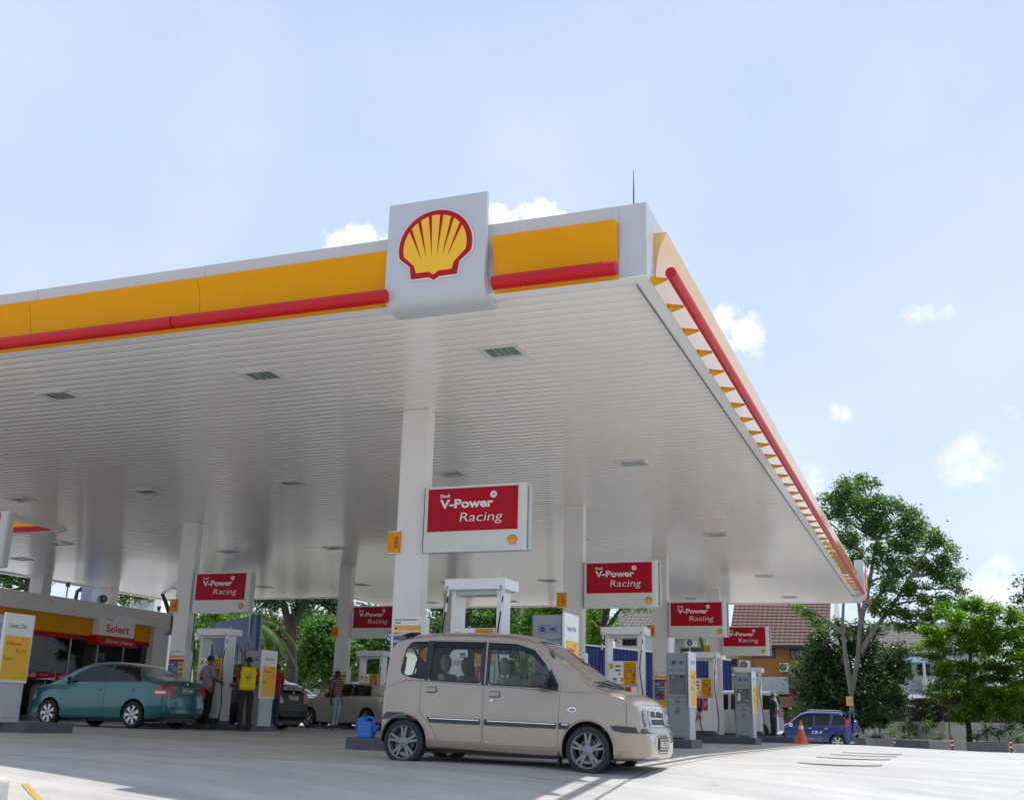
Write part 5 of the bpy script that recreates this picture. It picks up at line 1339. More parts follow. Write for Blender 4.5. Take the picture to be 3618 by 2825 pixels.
mb = MB(); pr = [(.12,-.001),(.12,.0),(.13,-.10),(.17,-.20),(.26,-.30),(.28,-.33),(.22,-.335),(-.36,-.30),(-.36,-.001)]
aw = MB(); aw.prism([(a, b) for a, b in pr], 'y', -.10, 1.80)
aw.build('awning', RED, sg, smooth=True, ang=30)
mb = MB(); put_text(mb, 'Shell', (.123,.30,.50), (0,1,0), (0,0,1), .095, .27, .01); put_text(mb, 'Select', (.123,.27,.13), (0,1,0), (0,0,1), .26, 1.20, .022); mb.build('lettering', REDL, sg)
mb = MB(); put_text(mb, 'Selamat Datang', (.215,.20,-.235), (0,1,0), (.45,0,.89), .13, 1.35, .012, .12); mb.build('greeting', WLET, sg)
for k, (y0, y1) in enumerate(((25.2,26.6),(26.65,28.22),(28.26,29.75),(29.8,31.3))):
    t = thing('price_board', 'red price board %s the shop window' % ['left behind the tower, under', 'cut by the tower, low in front of', 'reading 13.50 low in front of', 'behind the teal car roof, low in front of'][k], 'price board', (FX+.25, y0, 1.33), 0, 'red price boards under the shop window')
    MB().box(0, .04, 0, y1-y0, 0, .24).build('board', REDS, t)
    MB().box(-.001, .045, -.03, -.001, -.03, .26).build('post', YELB, t)
    mb = MB(); put_text(mb, 'RM', (.043,.14,.075), (0,1,0), (0,0,1), .07, .14, .02); put_text(mb, '13.50', (.043,.30,.075), (0,1,0), (0,0,1), .13, .46, .02); put_text(mb, 'Tukar minyak', (.043,.90,.13), (0,1,0), (0,0,1), .045, .38, .0, .2); mb.build('lettering', WLET, t)
    mb = MB(); mb.add([(.0445,.75,0.005),(.0445,y1-y0,.005),(.0445,y1-y0,.08)], [(0,1,2)], 0); mb.build('white_swoosh', WLET, t)
t = thing('gas_cage', 'wire cage of brass coloured gas bottles in front of the shop window', 'cage', (FX+.05, 28.1, .1))
mb = MB()
for y in (0, 1.4):
    for x in (0, .5): mb.box(x-.02, x+.02, y-.02, y+.02, 0, 1.2)
for z in (.05, .6, 1.16):
    mb.box(.48, .52, .021, 1.379, z, z+.04)
for i in range(12): mb.box(.495, .505, .08+i*.11, .09+i*.11, .091, 1.159)
mb.build('frame', ALU, t); mb = MB()
for i in range(4):
    for z in (.1, .68): mb = MB(); mb.lathe([(0,0),(.13,0),(.15,.04),(.15,.32),(.12,.40),(.05,.43),(.05,.48),(0,.48)], c=(.25, .2+i*.33, z), n=16); mb.build('gas_bottle', mat('brass_bottle', (.42,.30,.12), .45, var=.1), t)
bin_ = thing('litter_bin', 'grey rounded bin in front of the shop left of the teal car', 'bin', (FX+.6, 27.35, .1))
MB().lathe([(0,0),(.27,0),(.28,.9),(.24,1.02),(.10,1.10),(0,1.11)], n=24).build('shell', mat('bin_grey', (.12,.125,.13), .5), bin_); MB().box(.22, .29, -.1, .1, .80, .92).build('opening', DARK, bin_)
for k, (px, py, lab, st) in enumerate(((145,1247,'pale security camera on a stalk at the left end of the shop roof',0),(217,1277,'dark round fronted security camera in the middle of the shop roof',1),(339,1298,'pale security camera on a stalk near the shop corner',0),(365,1350,'white security camera on the side of the shop pillar',2))):
    p = OX(px, py, FX+.1 if st < 2 else FX+.2)
    t = thing('security_camera', lab, 'camera', p, R(-50 if st != 1 else -30), 'security cameras on the shop')
    b = MB(); b.box(-.20, .20, -.06, .06, -.05, .06) if st != 1 else b.sphere((0,0,0), (.24,.15,.15), 10)
    b.build('housing', mat('camera_body', (.42,.41,.38), .4), t, bevel=.012 if st != 1 else 0)
    MB().box(-.22, .26, -.075, .075, .0605, .075).build('sun_shield', mat('camera_body', (0,0,0)), t)
    MB().lathe([(.0,.005),(.045 if st != 1 else .11,.005),(.05 if st != 1 else .13,-.02)], c=(.205 if st != 1 else .22,0,0), axis='x', n=14).build('lens', DARK, t)
    h = max(.1, p.z-3.95) if st < 2 else .1
    MB().tube([(0,0,-.05),(0,0,-h-.0)], .025, 8).build('stalk', ALU, t) if st < 2 else MB().tube([(-.1,0,0),(-.15,-.25,.05)], .02, 8).build('bracket', ALU, t)

# ================================================================ boundary: kerb, verge, wall, posts
K = [Vector(v) for v in ((-6.5,66,0),(-4.05,63.4,0),(2.9,51.6,0),(7.5,43.8,0),(13,34.5,0))]
def along(a, b, n): return [a.lerp(b, k/n) for k in range(n+1)]
pts = [];
for a, b in zip(K, K[1:]): pts += along(a, b, max(1, int((b-a).length/1.0)))[:-1]
pts.append(K[-1])
kerb = thing('boundary_kerb', 'long low concrete kerb with dark and pale painted lengths behind the sunlit concrete', 'kerb', (0, 0, 0))
for i in range(len(pts)-1):
    if i % 3: continue
    a, b = pts[i], pts[min(i+3, len(pts)-1)]; d = (b-a).normalized(); s = Vector((-d.y, d.x, 0)); mb = MB(); z0 = -.55; z1 = -.02+.0*i
    q = [a, b, b-s*.35, a-s*.35]
    q = [a, b, b+Vector((-s.x, -s.y, 0))*-.35, a+Vector((-s.x, -s.y, 0))*-.35]
    mb.add([(v.x, v.y, z0) for v in q]+[(v.x, v.y, z1+.06) for v in q], [(0,1,5,4),(1,2,6,5),(2,3,7,6),(3,0,4,7),(4,5,6,7)])
    mb.build('kerb_length', [mat('kerb_dark', (.10,.10,.10), .8, var=.3, scale=3), mat('kerb_pale', (.27,.25,.23), .8, var=.25, scale=3)][(i//3) % 2], kerb)
dirn = (K[3]-K[1]).normalized(); side_ = Vector((-dirn.y, dirn.x, 0))
if side_.y < 0: side_ = -side_
mb = MB()
for a, b in zip(pts, pts[1:]): mb.quad(a+Vector((0,0,-.02)), b+Vector((0,0,-.02)), b+side_*40+Vector((0,0,.25)), a+side_*40+Vector((0,0,.25)))
vg = mb.build('verge', mat('verge_soil', (.16,.13,.07), .95, var=.4, scale=2.5, bump=.5)); tag(vg, kind='structure')
# compound wall with maroon fence sheets
wl = thing('compound_wall', 'stained white boundary wall topped with dark maroon sheet fencing on the right', 'wall', (0, 0, 0))
WA, WB_ = Vector((-6.6, 82.2, 0)), Vector((10.5, 58.5, 0)); wd_ = (WB_-WA).normalized(); wn = Vector((wd_.y, -wd_.x, 0)); n = 8
seg = (WB_-WA).length/n
WM = mat('wall_white', (.50,.48,.43), .8, var=.10, scale=1.3, dirt=.14, stretch=(1,1,.4)); MAR = mat('maroon_sheet', (.045,.014,.018), .6, var=.25, scale=8)
def slab(a, b, z0, z1, th, m, name, par, off=0):
    mb = MB(); q = [a+wn*off, b+wn*off, b+wn*(off-th), a+wn*(off-th)]
    mb.add([(v.x, v.y, z0) for v in q]+[(v.x, v.y, z1) for v in q], [(0,3,2,1),(4,5,6,7),(0,1,5,4),(1,2,6,5),(2,3,7,6),(3,0,4,7)]); return mb.build(name, m, par)
for i in range(n):
    a = WA+wd_*seg*i; b = WA+wd_*seg*(i+1)
    slab(a, b-wd_*.01, -.5, 1.02, .15, WM, 'wall_panel', wl)
    slab(a+wd_*.05, b-wd_*.06, 1.03, 2.45, .05, MAR, 'fence_sheet', wl, -.04)
    slab(a-wd_*.14, a+wd_*.14, -.4, 1.65 if i < 3 else 1.1, .2, mat('wall_post', (.38,.35,.30), .85, var=.2), 'post', wl, .03)
    st = MB(); c = a+wd_*(.55 if i % 2 else .2)+wn*.035
    st.add([c+Vector((0,0,-.4)), c+wd_*.13+Vector((0,0,-.4)), c+wd_*.10+Vector((0,0,1.0)), c+wd_*.02+Vector((0,0,1.0))], [(0,1,2,3)]); st.build('rust_stain', mat('rust', (.22,.14,.06), .9, var=.5, scale=6), wl)
for k, (px, py, D) in enumerate(((1909,1594,53.5),(2032,1601,48),(2158,1607,44))):
    p = U(px, py, D); z = gz(p.x, p.y)
    t = thing('bollard', 'red and white post standing by the kerb, %s' % ['behind the blue car side', 'middle one', 'closest to the right border'][k], 'bollard', (p.x, p.y, p.z), 0, 'small red posts along the kerb')
    MB().lathe([(0,0),(.055,0),(.055,.24)], n=12).build('tube', mat('post_red', (.25,.045,.035), .6, var=.3), t)
    MB().lathe([(.0555,.24),(.0555,.29)], n=12).build('white_ring', WLET, t); MB().lathe([(.055,.29),(.055,.42)], n=12).build('tube', mat('post_red', (0,0,0)), t)
    MB().lathe([(.0555,.42),(.0555,.46)], n=12).build('white_ring', WLET, t); MB().lathe([(.055,.46),(.055,.60),(.04,.63),(0,.64)], n=12).build('cap', mat('post_red', (0,0,0)), t)

# ================================================================ houses
def roof_mat(name, c1, c2, sx=3.2, sz=3.2):
    m = bpy.data.materials.new(name); m.use_nodes = True; nt = m.node_tree; b = nt.nodes['Principled BSDF']; b.inputs['Roughness'].default_value = .75
    tcn = nt.nodes.new('ShaderNodeTexCoord'); mp = nt.nodes.new('ShaderNodeMapping'); mp.inputs['Scale'].default_value = (sx, sx, sz); nt.links.new(tcn.outputs['Object'], mp.inputs[0])
    n = nt.nodes.new('ShaderNodeTexNoise'); n.inputs['Scale'].default_value = 1.6; n.inputs['Detail'].default_value = 6; nt.links.new(mp.outputs[0], n.inputs[0])
    mx_ = nt.nodes.new('ShaderNodeMix'); mx_.data_type = 'RGBA'; mx_.inputs[6].default_value = (*c1, 1); mx_.inputs[7].default_value = (*c2, 1)
    r_ = nt.nodes.new('ShaderNodeMapRange'); r_.inputs[1].default_value = .35; r_.inputs[2].default_value = .65; nt.links.new(n.outputs[0], r_.inputs[0]); nt.links.new(r_.outputs[0], mx_.inputs[0])
    nt.links.new(mx_.outputs[2], b.inputs['Base Color']); return m
def tiled_roof(par, name, e0, e1, r0, r1, m, pitch=.30, rows=None):
    """eave e0-e1, ridge r0-r1; overlapping rows of barrel tiles as real geometry"""
    e0, e1, r0, r1 = map(Vector, (e0, e1, r0, r1)); nr = rows or max(4, int((r0-e0).length/.36)); nc = max(4, int((e1-e0).length/pitch)); mb = MB()
    nrm = (e1-e0).cross(r0-e0).normalized()
    if nrm.z < 0: nrm = -nrm
    for j in range(nr):
        ta, tb = j/nr, (j+1.06)/nr
        row = []
        for t_, lift in ((ta, .06), (tb, .015)):
            a = e0.lerp(r0, t_); b = e1.lerp(r1, t_); row.append([a.lerp(b, i/(nc*4))+nrm*(lift+.045*abs(sin(pi*i/4))) for i in range(nc*4+1)])
        k = len(mb.v); w = nc*4+1; mb.v += [tuple(v) for v in row[0]]+[tuple(v) for v in row[1]]+[tuple(v-nrm*.06) for v in row[0]]
        for i in range(w-1):
            mb.f.append([k+i, k+i+1, k+w+i+1, k+w+i]); mb.m.append(0); mb.sm.append(True)
            mb.f.append([k+i, k+2*w+i, k+2*w+i+1, k+i+1]); mb.m.append(0); mb.sm.append(False)
    return mb.build(name, m, par)
def wbox(px0, py0, px1, py1, Y, y0, y1):
    a = OY(px0, py0, Y); b = OY(px1, py1, Y); return (a.x, b.x, Y+y0, Y+y1, b.z, a.z)
def window_on(par, px0, py0, px1, py1, Y, n=2, dark=None):
    x0, x1, a, b, z0, z1 = wbox(px0, py0, px1, py1, Y, 0, 0)
    f = MB()
    for q in ((x0,x1,z0,z0+.07),(x0,x1,z1-.07,z1),(x0,x0+.07,z0+.07,z1-.07),(x1-.07,x1,z0+.07,z1-.07)): f.box(q[0], q[1], Y-.08, Y+.02, q[2], q[3])
    for i in range(1, n): f.box(x0+(x1-x0)*i/n-.03, x0+(x1-x0)*i/n+.03, Y-.07, Y+.02, z0+.07, z1-.07)
    w = f.build('window', mat('frame_dark', (.03,.025,.025), .5), par)
    MB().box(x0+.07, x1-.07, Y-.03, Y-.01, z0+.07, z1-.07).build('pane', dark or mat('dark_pane', (.018,.02,.028), .15, coat=.6, var=.2), w)
def aircon(px, py, w, h, Y, lab):
    x0, x1, a, b, z0, z1 = wbox(px-w/2, py-h/2, px+w/2, py+h/2, Y, 0, 0); W_, H_ = x1-x0, z1-z0
    t = thing('air_conditioner', lab, 'air conditioner', (x0, Y-.42, z0), 0, 'white air conditioner units on the house walls')
    MB().box(0, W_, 0, .40, 0, H_).build('casing', mat('ac_white', (.62,.61,.58), .5), t, bevel=.02); c = W_*.38; r = H_*.40
    MB().lathe([(0,-.012),(r,-.012),(r*1.06,.0)], c=(c, 0, H_/2), axis='y', n=20).build('fan_grille', mat('fan_dark', (.07,.075,.08), .5), t)
    mb = MB()
    for k in range(6): a_ = pi*k/6; mb.tube([(c-r*cos(a_),-.02,H_/2-r*sin(a_)), (c+r*cos(a_),-.02,H_/2+r*sin(a_))], .006, 4)
    mb.build('guard', ALU, t); mb = MB(); mb.box(.1, .16, .05, .41, -.06, -.001); mb.box(W_-.16, W_-.1, .05, .41, -.06, -.001); mb.build('bracket', ALU, t)
ORG = mat('orange_plaster', (.40,.17,.045), .8, var=.12, scale=.8, dirt=.06); BRN = mat('brown_plaster', (.20,.10,.055), .8, var=.15, scale=1)
YH = 82.0
hs = thing('orange_house', 'orange house with a steep brown tiled roof under the far canopy end', 'house', (0, 0, 0))
x0, x1, a, b, z0, z1 = wbox(1573, 1372, 1795, 1600, YH, 0, 9); z0 = -1
MB().box(x0, x1, YH, YH+9, z0, z1).build('wall', ORG, hs)
e0 = OY(1553, 1376, YH-.9); e1 = OY(1768, 1377, YH-.9); r0 = OY(1585, 1235, YH+4.5); r1 = OY(1768, 1240, YH+4.5)
r0.x = e0.x+.0; r1.x = e1.x
tiled_roof(hs, 'roof', e0, e1, r0, r1, roof_mat('roof_tiles', (.15,.068,.048), (.095,.052,.048)), pitch=.34)
MB().box(e0.x, e1.x, YH-.92, YH-.80, e0.z-.22, e0.z-.02).build('fascia_board', mat('dark_wood', (.02,.016,.014), .6), hs)
MB().add([(e1.x+.0, YH-.9, e1.z), (e1.x+.25, YH-.9, e1.z), (e1.x+.25, YH+4.5, r1.z+.2), (e1.x, YH+4.5, r1.z+.2), (e1.x, YH+9, e1.z), (e1.x+.25, YH+9, e1.z), (e1.x, YH+9, -1), (e1.x+.25, YH+9, -1), (e1.x, YH-.9, 0), (e1.x+.25, YH-.9, 0)],
         [(0,3,2,1),(3,4,5,2),(1,2,5,7,9),(0,8,6,4,3),(0,1,9,8)]).build('gable_wall', mat('gable_white', (.6,.6,.57), .7, var=.06), hs)
window_on(hs, 1603, 1372, 1653, 1402, YH, 3); window_on(hs, 1684, 1373, 1716, 1405, YH, 3)
window_on(hs, 1690, 1450, 1745, 1478, YH-.1, 5)
bb = wbox(1612, 1443, 1684, 1480, YH, -.5, -.1); MB().box(*bb[:2], YH-.5, YH-.02, bb[4], bb[5]).build('balcony_screen', mat('screen_white', (.50,.50,.50), .7, var=.15, scale=2), hs)
bb = wbox(1560, 1483, 1735, 1508, YH-2.4, 0, 2.4); MB().box(bb[0], bb[1], YH-2.4, YH-.001, bb[4], bb[5]).build('porch_roof', BRN, hs)
bb = wbox(1640, 1508, 1735, 1600, YH-1.2, 0, 2.4); MB().box(bb[0], bb[1], YH-1.2, YH-.002, -1, bb[5]-.01).build('porch_wall', BRN, hs)
aircon(1591, 1418, 24, 20, YH, 'air conditioner on the orange house left of the farthest dispenser top'); aircon(1674, 1423, 20, 19, YH, 'air conditioner on the orange house beside the dark bushy tree')
# grey roofed terrace row
GRF = roof_mat('grey_tiles', (.20,.185,.17), (.12,.11,.10)); CREAM = mat('cream_plaster', (.48,.46,.38), .8, var=.08, scale=.7, dirt=.06); PALE = mat('pale_green_plaster', (.45,.52,.36), .8, var=.06, scale=.8)
WHH = mat('white_plaster', (.55,.57,.58), .8, var=.08, scale=.6, dirt=.05)
def terrace(lab, pxa, pxb, py_e, py_r, Y, wallm, wins, name='terraced_house', depth=5.0):
    t = thing(name, lab, 'house', (0, 0, 0)); e0 = OY(pxa, py_e, Y-.6); e1 = OY(pxb, py_e, Y-.6); zr = OY((pxa+pxb)/2, py_r, Y+depth).z
    ze = (e0.z+e1.z)/2; e0.z = e1.z = ze
    MB().box(e0.x+.3, e1.x-.3, Y, Y+2*depth, -1.5, ze-.05).build('wall', wallm, t)
    tiled_roof(t, 'roof', e0, e1, (e0.x, Y+depth, zr), (e1.x, Y+depth, zr), GRF, pitch=.40)
    MB().add([(e0.x, Y+depth, zr), (e1.x, Y+depth, zr), (e1.x, Y+2*depth+.6, ze), (e0.x, Y+2*depth+.6, ze)], [(0,1,2,3)]).build('rear_roof', GRF, t)
    MB().box(e0.x, e1.x, Y-.64, Y-.58, ze-.18, ze-.0).build('gutter', mat('gutter_white', (.55,.55,.52), .5), t)
    for w_ in wins: window_on(t, *w_, Y, 3)
    return t
tr = terrace('grey tiled terrace house showing between the two right hand trees', 1845, 2120, 1387, 1328, 92, WHH, [(1925,1410,1945,1440),(1955,1405,1985,1440)])
MB().box(*wbox(1965, 1446, 2045, 1478, 90, 0, 0)[:2], 90, 91.99, wbox(1965,1446,2045,1478,90,0,0)[4], wbox(1965,1446,2045,1478,90,0,0)[5]).build('balcony', WHH, tr)
bx_ = wbox(1930, 1400, 1985, 1412, 90, 0, 0); mb = MB(); mb.add([(bx_[0],89.5,bx_[4]),(bx_[1],89.5,bx_[4]),(bx_[1],92,bx_[5]+.3),(bx_[0],92,bx_[5]+.3),(bx_[0],89.5,bx_[4]-.12),(bx_[1],89.5,bx_[4]-.12)], [(0,1,2,3),(4,5,1,0)]); mb.build('awning', mat('blue_sheet', (.12,.20,.28), .4, var=.2, scale=6), tr)
bx_ = wbox(1935, 1478, 1990, 1500, 86, 0, 0); mb = MB(); mb.add([(bx_[0],84,bx_[4]),(bx_[1],84,bx_[4]),(bx_[1],91.9,bx_[5]+.5),(bx_[0],91.9,bx_[5]+.5)], [(0,1,2,3)]); mb.build('lean_to_roof', mat('corrugated_grey', (.28,.30,.33), .5, var=.15, scale=20, stretch=(3,.1,1)), tr)
p0 = OY(1972, 1400, 89.3); MB().tube([OY(1970,1412,89.3), OY(1972,1440,89.3), OY(1975,1470,89.3), OY(1976,1500,89.3)], .10, 8).build('drainpipe', mat('gutter_white', (0,0,0)), tr)
t = terrace('pale green house with an air conditioner seen between the columns on the right', 1425, 1512, 1357, 1315, 96, PALE, [(1452,1382,1470,1400),(1474,1381,1500,1400)])
aircon(1476, 1371, 27, 16, 96, 'air conditioner on the pale green house wall')
terrace('house with a dark upper window seen through the second nearest dispenser', 1300, 1412, 1340, 1296, 90, WHH, [(1328,1356,1358,1376)], depth=4)
t = terrace('house with a blue awning just left of the orange house', 1535, 1584, 1370, 1345, 86.5, PALE, [(1548,1404,1572,1420)], depth=3)
bx_ = wbox(1538, 1426, 1580, 1446, 85, 0, 0); MB().add([(bx_[0],83.6,bx_[4]),(bx_[1],83.6,bx_[4]),(bx_[1],86.4,bx_[5]),(bx_[0],86.4,bx_[5])], [(0,1,2,3)]).build('awning', mat('blue_sheet', (0,0,0)), t)
terrace('cream house glimpsed between the trees behind the nearest dispenser', 1010, 1110, 1330, 1290, 80, WHH, [(1052,1322,1075,1340)], depth=4)
terrace('far cream house low behind the trees in the middle of the picture', 640, 860, 1452, 1440, 76, CREAM, [(720,1458,740,1470)], depth=4)
terrace('pale house squeezed between the shop and the number 14 column', 330, 392, 1318, 1290, 62, WHH, [(344,1328,368,1352)], depth=4)
# blue hoarding
hd = thing('blue_hoarding', 'tall dark blue sheet hoarding behind the right hand pumps', 'hoarding', (0, 0, 0)); ha, hb_ = OY(1215, 1372, 57), OY(1560, 1408, 57)
mb = MB(); nseg = 90; k = 0
for i in range(nseg+1):
    x = ha.x+(hb_.x-ha.x)*i/nseg; y = 57+(.06 if i % 2 else -.06); zt = ha.z+(hb_.z-ha.z)*i/nseg; mb.v += [(x, y, -.6), (x, y, zt)]
for i in range(nseg): mb.f.append([2*i, 2*i+2, 2*i+3, 2*i+1]); mb.m.append(0); mb.sm.append(False)
mb.build('sheet', mat('hoarding_blue', (.035,.055,.16), .5, var=.15, scale=1.2), hd)
MB().tube([(ha.x, 56.95, ha.z+.02), (hb_.x, 56.95, hb_.z+.02)], .04, 6).build('top_rail', ALU, hd)
# low beige wall in the middle distance
lw = MB(); A = OY(520, 1462, 66); B_ = OY(960, 1474, 66); lw.box(A.x, B_.x, 66, 66.25, -.5, A.z-.1); lw = lw.build('low_wall', mat('beige_wall', (.36,.31,.22), .85, var=.15)); tag(lw, 'low beige wall under the trees behind the parked cars', 'wall')
# pylon and plain sign behind the shop
t = thing('pylon_sign', 'white pylon sign whose red lined bottom edge shows above the shop roof', 'sign', (0, 0, 0)); a = OY(268, 1190, 44); b = OY(328, 1302, 44)
MB().box(a.x, b.x, 44, 44.5, b.z-1.6, a.z+1).build('board', WHITE, t); c = OY(301, 1277, 43.9)
MB().box(c.x-.42, c.x+.42, 43.93, 43.999, c.z, c.z+.14).build('red_line', REDS, t)
MB().prism([(c.x-.5,c.z+.0),(c.x-.42,c.z-.25),(c.x-.15,c.z-.42),(c.x+.15,c.z-.42),(c.x+.42,c.z-.25),(c.x+.5,c.z)], 'y', 43.95, 43.999).build('shield', WHITEF, t)
a = OY(178, 1230, 40); b = OY(196, 1270, 40); o = MB().box(a.x, b.x, 40, 40.6, 0, a.z+3).build('grey_post', mat('blue_grey_paint', (.22,.25,.32), .6)); tag(o, 'blue grey square post right of the left shop column', 'post')
# billboard with a printed group of people
TL, TR_, BR_, BL_ = U(455, 1328, 44), U(548, 1311, 40), U(543, 1412, 40), U(455, 1420, 44)
t = thing('billboard', 'blue billboard with printed people in white coats behind the left dispenser', 'billboard', (0, 0, 0))
def BP(u, v, o=0.0):
    p = (BL_.lerp(BR_, u)).lerp(TL.lerp(TR_, u), v); n = (BR_-BL_).cross(TL-BL_).normalized(); return p+n*o
MB().add([BP(0,0),BP(1,0),BP(1,1),BP(0,1),BP(0,0,-.12),BP(1,0,-.12),BP(1,1,-.12),BP(0,1,-.12)], [(0,1,2,3),(7,6,5,4),(0,4,5,1),(1,5,6,2),(2,6,7,3),(3,7,4,0)]).build('panel', mat('banner_blue', (.06,.17,.48), .5, var=.35, scale=1.4), t)
mb = MB()
rs = random.Random(5)
for k, u in enumerate((.10,.19,.28,.37,.46,.56,.66,.76,.84,.93)):
    h = .36+.10*((k*7) % 3)/2; w = .034; m = k % 3
    mb.add([BP(u-w,0,.012),BP(u+w,0,.012),BP(u+w*.9,h*.72,.012),BP(u-w*.9,h*.72,.012)], [(0,1,2,3)], m)
    mb.add([BP(u-w*.2,0.05,.016),BP(u+w*.2,0.05,.016),BP(u+w*.25,h*.68,.016),BP(u-w*.25,h*.68,.016)], [(0,1,2,3)], 3 if m != 3 else 1)
    mb.add([BP(u+.018*cos(a), h*.80+.055*sin(a), .014) for a in [2*pi*i/12 for i in range(12)]], [list(range(12))], 4)
    mb.add([BP(u+.020*cos(a), h*.82+.058*sin(a), .013) for a in [pi*i/10 for i in range(11)]], [list(range(11))], 3)
mb.build('printed_people', [mat('print_white', (.6,.62,.66), .5), mat('print_dark', (.05,.05,.08), .5), mat('print_grey', (.3,.33,.38), .5), mat('print_black', (.02,.02,.03), .5), mat('print_skin', (.36,.20,.12), .5)], t)
mb = MB(); mb.add([BP(.855+.042*cos(a), .72+.17*sin(a), .012) for a in [2*pi*i/24 for i in range(24)]], [list(range(24))], 0); mb.add([BP(.855+.037*cos(a), .72+.15*sin(a), .016) for a in [2*pi*i/24 for i in range(24)]], [list(range(24))], 1)
put_text(mb, '7', BP(.832, .61, .02), (BR_-BL_).normalized(), (TL-BL_).normalized(), .85, .42, .03, m=0); mb.build('roundel', [WLET, mat('navy_print', (.02,.04,.16), .5)], t)
for u in (.05, .95):
    p = BP(u, 0, -.25); MB().tube([(p.x, p.y, -.2), BP(u, 1, -.25)], .06, 8).build('post', ALU, t)
# ================================================================ trees
def leaf_mat(name, cols, trans=.25):
    m = bpy.data.materials.new(name); m.use_nodes = True; nt = m.node_tree
    for n_ in list(nt.nodes): nt.nodes.remove(n_)
    o = nt.nodes.new('ShaderNodeOutputMaterial'); g = nt.nodes.new('ShaderNodeNewGeometry'); r = nt.nodes.new('ShaderNodeValToRGB')
    r.color_ramp.elements[0].color = (*cols[0], 1); r.color_ramp.elements[1].color = (*cols[-1], 1)
    for i, c in enumerate(cols[1:-1]): e = r.color_ramp.elements.new((i+1)/(len(cols)-1)); e.color = (*c, 1)
    nt.links.new(g.outputs['Random Per Island'], r.inputs[0])
    b = nt.nodes.new('ShaderNodeBsdfPrincipled'); b.inputs['Roughness'].default_value = .42; b.inputs['Specular IOR Level'].default_value = .5; t = nt.nodes.new('ShaderNodeBsdfTranslucent'); mx_ = nt.nodes.new('ShaderNodeMixShader'); mx_.inputs[0].default_value = trans
    br = nt.nodes.new('ShaderNodeVectorMath'); br.operation = 'MULTIPLY'; br.inputs[1].default_value = (1.6, 1.9, .7); nt.links.new(r.outputs[0], br.inputs[0])
    nt.links.new(r.outputs[0], b.inputs['Base Color']); nt.links.new(br.outputs[0], t.inputs[0]); nt.links.new(b.outputs[0], mx_.inputs[1]); nt.links.new(t.outputs[0], mx_.inputs[2]); nt.links.new(mx_.outputs[0], o.inputs[0])
    return m
BARK = mat('bark', (.13,.105,.085), .9, var=.25, scale=6, bump=.6, bscale=14, stretch=(1,1,.35)); BARKD = mat('bark_dark', (.055,.045,.038), .9, var=.25, scale=6, bump=.6, bscale=14, stretch=(1,1,.35))
L_MID = leaf_mat('leaf_mid', [(.045,.10,.022),(.075,.155,.035),(.11,.20,.05),(.055,.125,.03)], .52)
L_DRK = leaf_mat('leaf_dark', [(.020,.050,.018),(.036,.082,.026),(.058,.11,.036),(.11,.16,.085)], .28)
L_YEL = leaf_mat('leaf_bright', [(.055,.13,.012),(.12,.22,.016),(.18,.28,.02),(.05,.11,.015)], .45)
L_GLD = leaf_mat('leaf_golden', [(.10,.10,.02),(.16,.13,.03),(.06,.10,.02),(.20,.15,.05)], .3)
def leaves(name, cl, dens, size, m, par, seed=1, flat=.55, droop=.2, shape=.42):
    rg = np.random.default_rng(seed); V = []; 
    for (c, r, w) in cl:
        n = int(dens*w*(r[0]*r[1]*r[2])**(2/3.0)/(size*size)*42)
        n = max(n, 12)
        # sub-clumps inside the ellipsoid give an uneven outline
        k = max(6, int(n/110)); d = rg.normal(size=(k, 3)); d /= np.linalg.norm(d, axis=1)[:, None]; rad = rg.random(k)**.40
        sub = d*rad[:, None]*np.array(r)*.92
        idx = rg.integers(0, k, n); spread = min(r)*.20+size*1.1
        off = rg.normal(size=(n, 3))*spread*np.array([1, 1, .8])*.62
        P_ = sub[idx]+off+np.array(c)
        a = rg.normal(size=(n, 3)); a[:, 2] = a[:, 2]*.45-droop; a /= np.linalg.norm(a, axis=1)[:, None]
        up = rg.normal(size=(n, 3))*flat+np.array([0, 0, 1]); s = np.cross(a, up); s /= (np.linalg.norm(s, axis=1)[:, None]+1e-9)
        L_ = size*(.6+.7*rg.random(n))[:, None]
        nn_ = np.cross(s, a)
        V.append(np.stack([P_-a*L_*.5, P_+s*L_*shape*.5+nn_*L_*.06, P_+a*L_*.5-np.array([0, 0, 1])*L_*.08, P_-s*L_*shape*.5+nn_*L_*.06], axis=1).reshape(-1, 3))
    V = np.concatenate(V); nq = len(V)//4; me = bpy.data.meshes.new(name)
    me.vertices.add(len(V)); me.vertices.foreach_set('co', V.astype(np.float32).ravel()); me.loops.add(nq*4); me.loops.foreach_set('vertex_index', np.arange(nq*4, dtype=np.int32))
    me.polygons.add(nq); me.polygons.foreach_set('loop_start', np.arange(0, nq*4, 4, dtype=np.int32)); me.update(calc_edges=True); me.materials.append(m)
    o = bpy.data.objects.new(name, me); link(o, par); return o, nq
NL = [0]
def limb(mb, a, b, r0, r1, rg, bend=.08):
    a, b = Vector(a), Vector(b); L_ = (b-a).length; n = max(3, int(L_/.9)); pts = []; rs_ = []
    o1 = Vector((rg.uniform(-1,1), rg.uniform(-1,1), rg.uniform(-.3,.6)))*L_*bend
    for i in range(n+1):
        t = i/n; pts.append(a.lerp(b, t)+o1*sin(pi*t)); rs_.append(r0+(r1-r0)*t)
    mb.tube(pts, rs_, 7)
